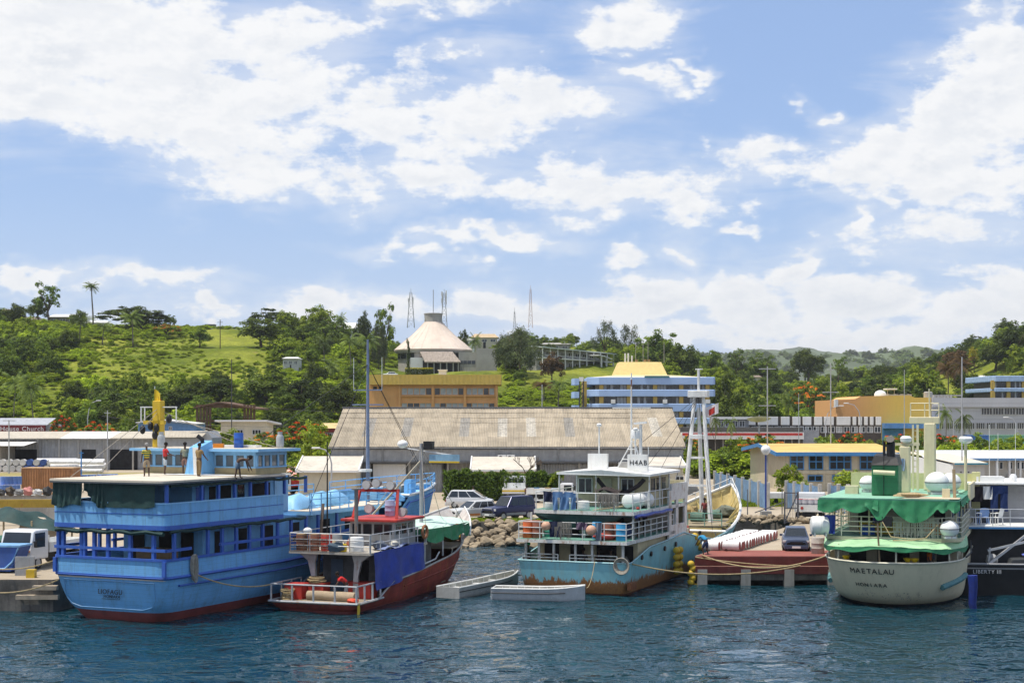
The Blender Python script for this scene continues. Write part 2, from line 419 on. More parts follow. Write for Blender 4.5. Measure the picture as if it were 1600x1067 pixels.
def build_far_hills():
 m = mat('far_hill_grass',(.095,.125,.055),.95,var=.45,vscale=.004,bump=0)
 prof = [(700,556),(830,556),(930,552),(1040,556),(1110,552),(1165,547),(1195,549),(1230,553),(1290,555),(1310,551),(1360,549),(1390,546),(1450,545),(1480,548),(1540,556),(1700,560),(2000,560)]
 px = np.array([p for p,_ in prof]);py = np.array([p for _,p in prof])
 prof2 = np.array([(700,554),(1000,554),(1150,549),(1200,545),(1260,548),(1330,551),(1420,543),(1500,549),(1700,552),(2000,556)])
 for nm,Yc,arr,dep in (('hill_range',2600,(px,py),700),('hill_range',4300,(prof2[:,0],prof2[:,1]),900)):
  N = 200;cols = np.linspace(500,1990,N);V = [];rows = [-dep,-dep * .6,-dep * .3,-dep * .1,0,dep * .3]
  for ri,off in enumerate(rows):
   for i,c in enumerate(cols):
    Y = Yc + off;top = Z(np.interp(c,arr[0],arr[1]),Yc)
    k = [0,.45,.75,.93,1,.8][ri]
    z = 2 + (top - 2) * k + (6 * math.sin(c * .05 + ri * 2) * math.sin(c * .023 + ri) + .7 * math.sin(c * .31 + ri)) * (Yc / 2600) * (1 if 0 < ri else 0)
    V.append((X(c,Y),Y,z))
  Fc = [(r * N + i,r * N + i + 1,(r + 1) * N + i + 1,(r + 1) * N + i) for r in range(len(rows) - 1) for i in range(N - 1)]
  me = bpy.data.meshes.new(nm);me.from_pydata(V,[],Fc);me.update()
  struct(link_mesh(nm,me,m,smooth=True))
build_far_hills()
# ------------------------------------------------------------------ quay land and water
HA,HB,HC,HD = R(25),R(19.6),R(22),R(19.6)         # headings of the four boats, from +Y towards +X
LAND = [(-130,79),(-23.6,79),(-9.5,109.2),(-7.5,119),(-2.5,122.3),(3,121.2),(8,123.4),(14,124.4),(20.5,124.8),(22.6,121),(11.0,92.4),
  (19.3,92.4),(29.2,120.5),(33,123),(48,121),(140,121),(160,290),(-190,290)]
def build_land():
 m = bpy.data.materials.new('dusty_concrete_yard');m.use_nodes = True;t = NT(m.node_tree);b = t.n['Principled BSDF']
 oc = t.node('ShaderNodeTexCoord').outputs['Object']
 c = t.mix(t.rng(t.noise(oc,.09,7,.65),.35,.68),(.30,.245,.18),(.48,.41,.31))
 c = t.mix(t.rng(t.noise(oc,.8,8,.75),.55,.75,0,.6),c,(.20,.165,.12))
 c = t.mix(t.rng(t.noise(oc,14,3,.6),.6,.8,0,.35),c,(.16,.13,.1))
 t.put(b.inputs['Base Color'],c);b.inputs['Roughness'].default_value = .92;b.inputs['Specular IOR Level'].default_value = .15
 t.l.new(t.bump(t.noise(oc,5,6,.7),.5,.05),b.inputs['Normal'])
 from mathutils.geometry import tessellate_polygon
 tris = tessellate_polygon([[Vector((x,y,0)) for x,y in LAND]])
 me = bpy.data.meshes.new('yard_ground');me.from_pydata([(x,y,1.6) for x,y in LAND],[],[tuple(t_) for t_ in tris]);me.update()
 struct(link_mesh('ground',me,m))
 q = MB();n = len(LAND)
 for i in range(n):
  (x0,y0),(x1,y1) = LAND[i],LAND[(i + 1) % n]
  q.add([(x0,y0,-3),(x1,y1,-3),(x1,y1,1.6),(x0,y0,1.6)],[(0,1,2,3)])
 struct(q.build('quay_wall',mat('old_quay_concrete',(.17,.155,.135),.9,var=.4,vscale=.8,streak=.7,streak_col=(.03,.028,.025),bump=.5,bscale=5)))
build_land()
def build_water():
 m = bpy.data.materials.new('harbour_water');m.use_nodes = True;t = NT(m.node_tree);b = t.n['Principled BSDF']
 oc = t.node('ShaderNodeTexCoord').outputs['Object']
 n1 = t.noise(oc,.10,3,.5)
 t.put(b.inputs['Base Color'],t.mix(n1,(.003,.026,.044),(.006,.044,.058)))
 b.inputs['Roughness'].default_value = .025;b.inputs['IOR'].default_value = 1.33;b.inputs['Specular IOR Level'].default_value = .5
 h1 = t.noise(t.scale(oc,(.85,1.0,1)),.72,2,.5,dist=.9)
 h2 = t.noise(t.scale(oc,(.8,1.0,1)),2.1,2,.5,dist=.5)
 gust = t.rng(t.noise(oc,.035,2),.35,.65,.6,1.2)
 h = t.math('ADD',t.math('MULTIPLY',h1,1.0),t.math('MULTIPLY',h2,.26))
 h = t.math('MULTIPLY',h,gust)
 t.l.new(t.bump(h,1.0,.66),b.inputs['Normal'])
 # swell: real displacement near the camera, flat further out
 xs = np.linspace(-120,120,240);ys = np.concatenate([np.linspace(20,130,240),np.linspace(131,200,12)])
 XX,YY = np.meshgrid(xs,ys)
 ZZ = .030 * np.sin(.9 * XX + 1.7 * YY + 1.2 * np.sin(.31 * XX)) + .030 * np.sin(-.7 * XX + 1.35 * YY + np.sin(.4 * YY)) + .022 * np.sin(2.3 * XX + .9 * YY)
 nx = len(xs)
 V = np.stack([XX,YY,ZZ],2).reshape(-1,3)
 Fc = [(i * nx + j,i * nx + j + 1,(i + 1) * nx + j + 1,(i + 1) * nx + j) for i in range(len(ys) - 1) for j in range(nx - 1)]
 me = bpy.data.meshes.new('water');me.from_pydata(V.tolist(),[],Fc);me.update()
 struct(link_mesh('water',me,m,smooth=True))
 q = MB();q.add([(-6000,-3000,-.35),(6000,-3000,-.35),(6000,240,-.35),(-6000,240,-.35)],[(0,1,2,3)])
 struct(q.build('sea',m))
 # low plain under the hills
 p = MB();p.add([(-6000,235,1.2),(6000,235,1.2),(6000,5250,1.2),(-6000,5250,1.2)],[(0,1,2,3)])
 struct(p.build('plain',MATS.get('far_hill_grass')))
build_water()
# ================================================================== vegetation prototypes
LM = dict(
 mango=leaf_mat('mango_leaf',(.030,.052,.008),(.150,.190,.028)),
 broad=leaf_mat('broad_leaf',(.038,.075,.010),(.185,.250,.034)),
 bright=leaf_mat('bright_leaf',(.07,.115,.010),(.32,.37,.036)),
 scrub=leaf_mat('scrub_leaf',(.10,.15,.010),(.34,.41,.032)),
 dark=leaf_mat('dark_leaf',(.022,.040,.009),(.105,.140,.026)),
 casu=leaf_mat('casuarina_needle',(.045,.062,.030),(.150,.175,.080),.2),
 palm=leaf_mat('palm_leaf',(.035,.065,.014),(.19,.235,.055),.25),
 brown=leaf_mat('rusty_leaf',(.060,.035,.016),(.17,.10,.045)),
 yellow=leaf_mat('yellow_leaf',(.16,.15,.012),(.45,.38,.02)),
 flame=leaf_mat('flame_blossom',(.45,.030,.005),(.80,.13,.012),.3,.1),
 orange=leaf_mat('orange_blossom',(.42,.10,.015),(.75,.24,.03),.3,.1),
 pink=leaf_mat('pink_blossom',(.65,.30,.36),(.85,.60,.62),.3,.1),
 hedge=leaf_mat('hedge_leaf',(.035,.075,.008),(.155,.235,.025)))
BARK = mat('tree_bark',(.115,.085,.06),.95,var=.4,vscale=3,bump=.6,bscale=14)
PBARK = mat('palm_bark',(.20,.17,.135),.95,var=.3,vscale=3,bump=.5,bscale=12)
def leaf_quads(C,N,S,asp=.55):
 n = len(C);r = rng.normal(size=(n,3));N = N / (np.linalg.norm(N,axis=1,keepdims=True) + 1e-9)
 T = np.cross(N,r);T /= np.linalg.norm(T,axis=1,keepdims=True) + 1e-9;B = np.cross(N,T)
 S = np.asarray(S).reshape(-1,1);a = T * S;b = B * S * asp
 return np.stack([C - a,C + b * .9 - a * .1,C + a,C - b * .9 - a * .1],1).reshape(-1,3)
def clumps(centers,radii,per,leaf,up=.35,flat=1.0):
 out = []
 for c,r in zip(centers,radii):
  d = rng.normal(size=(per,3));d /= np.linalg.norm(d,axis=1,keepdims=True)
  d[:,2] = np.where((d[:,2] < -.35),-d[:,2],d[:,2])
  rad = r * rng.uniform(.55,1.12,(per,1))
  p = np.asarray(c) + d * rad * np.array([1,1,flat])
  n = d + np.array([0,0,up]) + rng.normal(size=(per,3)) * .45
  out.append(leaf_quads(p,n,rng.uniform(.6,1.35,per) * leaf))
 return np.concatenate(out)
def crown_pts(n,rx,rz,cz,fill=.25,zmin=-.55):
 pts = []
 while len(pts) < n:
  d = rng.normal(size=3);d /= np.linalg.norm(d)
  if d[2] < zmin: continue
  k = rng.uniform(.62,1.0) if rng.random() > fill else rng.uniform(.15,.6)
  k *= 1 + .16 * math.sin(3 * math.atan2(d[1],d[0]) + d[2] * 4)
  pts.append((d[0] * rx * k,d[1] * rx * k,cz + d[2] * rz * k))
 return pts
def trunk_mb(h,r,limbs,seed,fork=.45,spread=.3,top=.8):
 rd = random.Random(seed);q = MB();f = h * fork
 lean = (rd.uniform(-.04,.04),rd.uniform(-.04,.04))
 q.tube([(0,0,-.03),(lean[0] * .4,lean[1] * .4,f * .5),(lean[0],lean[1],f)],r,7,r * .75)
 for i in range(limbs):
  a = 6.283 * i / limbs + rd.uniform(-.4,.4);s = spread * rd.uniform(.6,1.1);t = top * rd.uniform(.85,1.1)
  q.tube([(lean[0],lean[1],f * .92),(lean[0] + s * .45 * math.cos(a),lean[1] + s * .45 * math.sin(a),f + (t - f) * .45),(s * math.cos(a),s * math.sin(a),t)],r * .55,5,r * .15)
 return q
STORE = bpy.data.collections.new('prototypes')         # not linked to the scene
PROTO = {}
def proto_tree(kind,crown_V,m,trunk,extra=None,bark=BARK):
 cm = np_quads('crown',crown_V,m);tm = trunk.mesh('trunk');tm.materials.append(bark)
 tm.polygons.foreach_set('use_smooth',[True] * len(tm.polygons))
 PROTO[kind] = [('crown',cm),('trunk',tm)] + ([(extra[0],np_quads(extra[0],extra[1],extra[2]))] if extra else [])
# all unit size: total height 1, crown radius about .5
proto_tree('mango',clumps(crown_pts(70,.43,.44,.52),rng.uniform(.09,.16,70),62,.034),LM['mango'],trunk_mb(1,.035,5,1,.3))
proto_tree('mango2',clumps(crown_pts(64,.42,.45,.51),rng.uniform(.09,.17,64),62,.034),LM['dark'],trunk_mb(1,.035,5,2,.3))
proto_tree('broad',clumps(crown_pts(56,.43,.42,.54,.2),rng.uniform(.07,.14,56),60,.034),LM['broad'],trunk_mb(1,.03,6,3,.35))
proto_tree('broad2',clumps(crown_pts(60,.42,.44,.52,.25),rng.uniform(.07,.13,60),56,.036),LM['bright'],trunk_mb(1,.03,6,4,.33))
proto_tree('loose',clumps(crown_pts(34,.40,.42,.58,.35),rng.uniform(.05,.10,34),48,.030),LM['broad'],trunk_mb(1,.028,8,5,.35,.36,.85))
def umbrella(n,m,kind,seed,extra=None,layers=3):
 pts = [];rad = []
 for i in range(n):
  a = rng.uniform(0,6.283);q = math.sqrt(rng.uniform(0.02,1));z = .90 - .30 * q * q - rng.uniform(0,.42) * (1 - .5 * q)
  pts.append((.5 * q * math.cos(a),.5 * q * math.sin(a),z));rad.append(rng.uniform(.06,.11))
 V = clumps(pts,rad,58,.027,.7,.55)
 ex = None
 if extra:
  ep = [p for i,p in enumerate(pts) if i % 3 != 1]
  EV = clumps([(p[0],p[1],p[2] + .035) for p in ep],[.055] * len(ep),26,.026,.9,.5)
  ex = ('blossom',EV,extra)
 proto_tree(kind,V,m,trunk_mb(1,.035,8,seed,.38,.38,.78),ex)
umbrella(76,LM['dark'],'umbrella',6)
umbrella(70,LM['broad'],'flame',7,LM['flame'])
umbrella(70,LM['broad'],'flame_orange',8,LM['orange'])
umbrella(70,LM['dark'],'umbrella_brown',9)
def casuarina(kind,m,n=60,per=60,zlo=.25):
 pts = []
 for i in range(n):
  z = rng.uniform(zlo,1.0);w = .42 * (1 - abs(z - .55) / .62) ** .6 if abs(z - .55) < .6 else .05
  a = rng.uniform(0,6.283);q = w * math.sqrt(rng.uniform(.1,1));pts.append((q * math.cos(a),q * math.sin(a),z * .93))
 out = []
 for c in pts:
  p = np.asarray(c) + rng.normal(size=(per,3)) * np.array([.045,.045,.05]);d = rng.normal(size=(per,3)) * .5;d[:,2] *= .2
  V = leaf_quads(p,d,rng.uniform(.6,1.3,per) * .034,.22);out.append(V)
 proto_tree(kind,np.concatenate(out),m,trunk_mb(1,.022,9,11,.3,.32,.85))
casuarina('casuarina',LM['casu'],78,80);casuarina('sparse',LM['casu'],34,50,.4)
V = clumps([(rng.normal() * .07,rng.normal() * .07,z) for z in np.linspace(.15,.95,18)],[.12] * 18,60,.035)
proto_tree('columnar',V,LM['mango'],trunk_mb(1,.02,3,12,.3,.05,.9))
proto_tree('bush',clumps(crown_pts(40,.42,.50,.40,.2,-.6),rng.uniform(.09,.15,40),60,.036),LM['bright'],trunk_mb(.6,.015,7,13,.3,.3,.6))
proto_tree('scrub',clumps(crown_pts(44,.44,.42,.34,.2,-.5),rng.uniform(.09,.16,44),56,.042,.9),LM['scrub'],trunk_mb(.6,.015,7,13,.3,.3,.6))
proto_tree('flower_bush',clumps(crown_pts(40,.42,.50,.40,.2,-.6),rng.uniform(.09,.15,40),60,.036),LM['bright'],trunk_mb(.6,.015,7,13,.3,.3,.6),
   ('blossom',clumps(crown_pts(26,.48,.56,.42,0,-.2),[.05] * 26,10,.034),LM['pink']))
def palm(kind,nf,flen,droop,m,curve=.05,lf=.12,nl=17):
 out = []
 for i in range(nf):
  a = 2.39996 * i + rng.uniform(-.2,.2);e = rng.uniform(-.15,1.25) if droop else rng.uniform(-.5,1.3)
  L = flen * rng.uniform(.85,1.1);p = np.array([curve,0,1 - flen * .4]);d = np.array([math.cos(a) * math.cos(e),math.sin(a) * math.cos(e),math.sin(e)])
  side = np.array([-math.sin(a),math.cos(a),0]);ns = nl
  for k in range(ns):
   u = (k + 1) / ns;d = d + np.array([0,0,-.085 if droop else -.05]);d /= np.linalg.norm(d);q = p + d * L / ns
   ll = L * lf * 1.9 * math.sin(math.pi * min(1,.16 + u * .8)) ** .7
   for sg in (-1,1):
    tip = q + side * sg * ll * .8 + np.array([0,0,-ll * .5]) + d * ll * .45
    w = d * L / ns * .75
    out.append([p,p + w,tip + w * .25,tip])
   p = q
 V = np.array(out).reshape(-1,3)
 q = MB();pts = [(curve * (k / 6) ** 2,.01 * math.sin(k),(1 - flen * .4) * k / 6 - (.02 if k == 0 else 0)) for k in range(7)]
 q.tube(pts,.020,7,.012)
 proto_tree(kind,V,m,q,bark=PBARK)
palm('coconut',26,.40,True,LM['palm']);palm('coconut2',22,.52,True,LM['palm'],.09);palm('tall_palm',30,.21,True,LM['palm'],.03)
palm('royal',15,.42,True,LM['palm'],.0)
def tree(kind,px,top,Y,wpx,label,cat='tree',group=None,base=None,name=None,sink=0):
 """stands on the hillside at column px and distance Y; `top` is the row its crown reaches"""
 x = X(px,Y);g = hz(x,Y) if Y > 285 else 1.6
 h = max(2.0,Z(top,Y) - g);w = wpx / F * Y
 nm = name or {'coconut': 'coconut_palm','coconut2': 'coconut_palm','tall_palm': 'tall_palm','royal': 'palm_tree','flame': 'flame_tree','flame_orange': 'flame_tree','casuarina': 'casuarina_tree',
     'sparse': 'casuarina_tree','bush': 'shrub','flower_bush': 'flowering_shrub','columnar': 'columnar_tree','umbrella': 'rain_tree','umbrella_brown': 'rain_tree'}.get(kind,'broadleaf_tree')
 o = thing(nm,label,cat,(x,Y,g - .05),random.uniform(0,6.28),group)
 o.scale = (h,h,h) if kind in ('coconut','coconut2','tall_palm','royal') else (w,w,h)
 if kind in ('coconut','coconut2','royal','tall_palm'):
  k = {'coconut': 1.35,'coconut2': 1.0,'royal': 1.25,'tall_palm': 2.3}[kind];o.scale = (w * k,w * k,h)
 for n,me in PROTO[kind]:
  c = bpy.data.objects.new(n,me);COL.objects.link(c);c.parent = o
 return o
# ---------------------------------------------------------- scattered vegetation (stuff)
def scatter(name,kinds,pts,sc,label,cat):
 """points mesh + geometry nodes instancing of small crowns nobody could count"""
 coll = bpy.data.collections.new(name + '_kinds')
 for i,k in enumerate(kinds):
  for n,me in PROTO[k]:
   if n == 'crown':
    o = bpy.data.objects.new('%02d_%s' % (i,k),me);coll.objects.link(o)
 n = len(pts);me = bpy.data.meshes.new(name);me.vertices.add(n);me.vertices.foreach_set('co',np.asarray(pts,np.float32).ravel())
 a = me.attributes.new('sc','FLOAT_VECTOR','POINT');a.data.foreach_set('vector',np.asarray(sc,np.float32).ravel())
 rt = np.zeros((n,3));rt[:,2] = rng.uniform(0,6.28,n)
 a = me.attributes.new('rt','FLOAT_VECTOR','POINT');a.data.foreach_set('vector',rt.astype(np.float32).ravel())
 a = me.attributes.new('pk','INT','POINT');a.data.foreach_set('value',rng.integers(0,len(kinds),n).astype(np.int32))
 o = link_mesh(name,me,None)
 ng = bpy.data.node_groups.new(name,'GeometryNodeTree')
 ng.interface.new_socket('Geometry',in_out='INPUT',socket_type='NodeSocketGeometry');ng.interface.new_socket('Geometry',in_out='OUTPUT',socket_type='NodeSocketGeometry')
 N,L = ng.nodes,ng.links
 gi = N.new('NodeGroupInput');go = N.new('NodeGroupOutput');ip = N.new('GeometryNodeInstanceOnPoints');ci = N.new('GeometryNodeCollectionInfo')
 ci.inputs[0].default_value = coll;ci.inputs[1].default_value = True;ci.inputs[2].default_value = True;ip.inputs['Pick Instance'].default_value = True
 def attr(nm,tp):
  x = N.new('GeometryNodeInputNamedAttribute');x.data_type = tp;x.inputs[0].default_value = nm;return x.outputs[0]
 L.new(gi.outputs[0],ip.inputs['Points']);L.new(ci.outputs[0],ip.inputs['Instance']);L.new(attr('pk','INT'),ip.inputs['Instance Index'])
 L.new(attr('rt','FLOAT_VECTOR'),ip.inputs['Rotation']);L.new(attr('sc','FLOAT_VECTOR'),ip.inputs['Scale']);L.new(ip.outputs[0],go.inputs[0])
 md = o.modifiers.new('scatter','NODES');md.node_group = ng
 return tag(o,label,cat,kind='stuff')
def visible_pts(n,px0,px1,y0,y1,keep=None):
 u = rng.uniform(px0,px1,n);Y = np.sqrt(rng.uniform(y0 ** 2,y1 ** 2,n));x = (u - 800) / F * Y;z = height(x,Y)
 py = HZ - (z - EYE) / Y * F
 k = np.ones(n,bool) if keep is None else keep(u,py,Y)
 return np.stack([x,Y,z - .15],1)[k],u[k],py[k]
def wob(u,v,s): return np.sin(u / s + 1.7 * np.sin(v / s * 1.3)) * np.sin(v / s * 1.7 + 1.1 * np.sin(u / s * .7))
def open_slope(u,py):
 """the mown and grassy parts of the left hill and the parliament lawn"""
 a = (u > 320) & (u < 400) & (py > 515) & (py < 560)
 b = (u > 585) & (u < 790) & (py > 575) & (py < 622)
 tr = (np.abs(u - (115 - (py - 570) * .3)) < 9) & (py > 565) & (py < 600)
 tr2 = (np.abs(u - (70 + (py - 600) * .45)) < 9) & (py >= 600) & (py < 640)
 c = (u > 815) & (u < 965) & (py > 548) & (py < 602)
 return a | b | c | tr | tr2
def build_scatter():
 # low scrub over the slopes
 def keep(u,py,Y): return ~open_slope(u,py) & (rng.random(len(u)) < np.where((u > 150) & (u < 420) & (py > 532) & (py < 612),.68,.8))
 P,u,py = visible_pts(14000,-60,1000,320,600,keep)
 s = rng.uniform(1.6,4.2,len(P)) * np.where((u > 150) & (u < 420) & (py > 532) & (py < 612),.5,1.0) * (1 + .25 * wob(u,py,23))
 scatter('hillside_scrub',['scrub','bush','scrub','scrub'],P,np.stack([s,s,s * rng.uniform(.35,.65,len(P))],1),'low green scrub covering the hillside below the houses','scrub')
 # woods left, dark
 def keepw(u,py,Y):
  w = ((u < 130) & (py > 515) & (py < 600) & (wob(u,py,30) > -.2)) | ((u > 430) & (u < 620) & (py > 515) & (py < 575)) | ((py > 605) & (u < 590) & (u > 90) & (Y < 420)) | ((u > 800) & (u < 1000) & (py < 600))
  return w & ~open_slope(u,py)
 P,u,py = visible_pts(1500,-80,1020,320,600,keepw)
 P = P[rng.random(len(P)) < .5]
 s = rng.uniform(4.5,9,len(P));scatter('hillside_thicket',['mango','broad','broad2','loose','scrub'],P,np.stack([s,s,s * rng.uniform(.7,1.05,len(P))],1),'dark thicket of small trees on the lower slope','thicket')
 # the wooded valley on the right
 P,u,py = visible_pts(1900,1000,1720,345,1100,lambda u,py,Y: rng.random(len(u)) < .85)
 s = rng.uniform(5,11,len(P)) * np.where((u > 1120) & (u < 1490) & (P[:,1] > 600),.75,1);scatter('valley_wood',['broad','mango','broad2','loose','mango2','broad2','umbrella'],P,np.stack([s,s,s * rng.uniform(.55,.95,len(P))],1),'mixed green wood filling the valley behind the town','wood')
 # far ridge wood behind the crest
 P,u,py = visible_pts(420,-150,1100,590,760,lambda u,py,Y: ~((u > 290) & (u < 400)))
 s = rng.uniform(4,8,len(P));scatter('crest_wood',['broad','mango','broad2'],P,np.stack([s,s,s * rng.uniform(.6,.9,len(P))],1),'line of trees along the crest of the hill','wood')
 # tree dots on the far hills
 n = 900;c = rng.uniform(1080,1700,n);Y = rng.uniform(1700,2560,n)
 z = np.array([Z(np.interp(cc,[1080,1165,1300,1450,1700],[556,549,555,547,560]),2600) for cc in c])
 k = np.clip((Y - 1900) / 700,0,1);z = 2 + (z - 2) * np.interp(k,[0,.4,.7,.92,1],[0,.45,.75,.93,1]) - 6
 P = np.stack([(c - 800) / F * Y,Y,z],1);s = rng.uniform(10,24,n)
 scatter('far_hill_wood',['mango','broad'],P,np.stack([s,s,s * .8],1),'scattered trees on the distant hazy hills','wood')
build_scatter()
def roadside():
 P = [];S = []
 for (a,b,y0,y1,n,h0,h1) in ((60,235,250,258,60,1.5,4.5),(335,520,225,250,70,2,5.5),(430,560,172,185,26,1.2,2.6),(1072,1250,205,225,90,1.5,4.5),(1270,1620,212,232,190,2.0,5.2),(560,1000,290,318,120,2,6)):
  u = rng.uniform(a,b,n);Y = rng.uniform(y0,y1,n);h = rng.uniform(h0,h1,n);x = (u - 800) / F * Y
  P.append(np.stack([x,Y,np.where(Y > 285,height(x,Y),1.6) - .1],1));w = h * rng.uniform(.9,1.5,n);S.append(np.stack([w,w,h],1))
 scatter('roadside_shrubbery',['bush','broad','broad2','scrub','bush'],np.concatenate(P),np.concatenate(S),'leafy shrubbery along the road behind the sheds','shrubbery')
roadside()
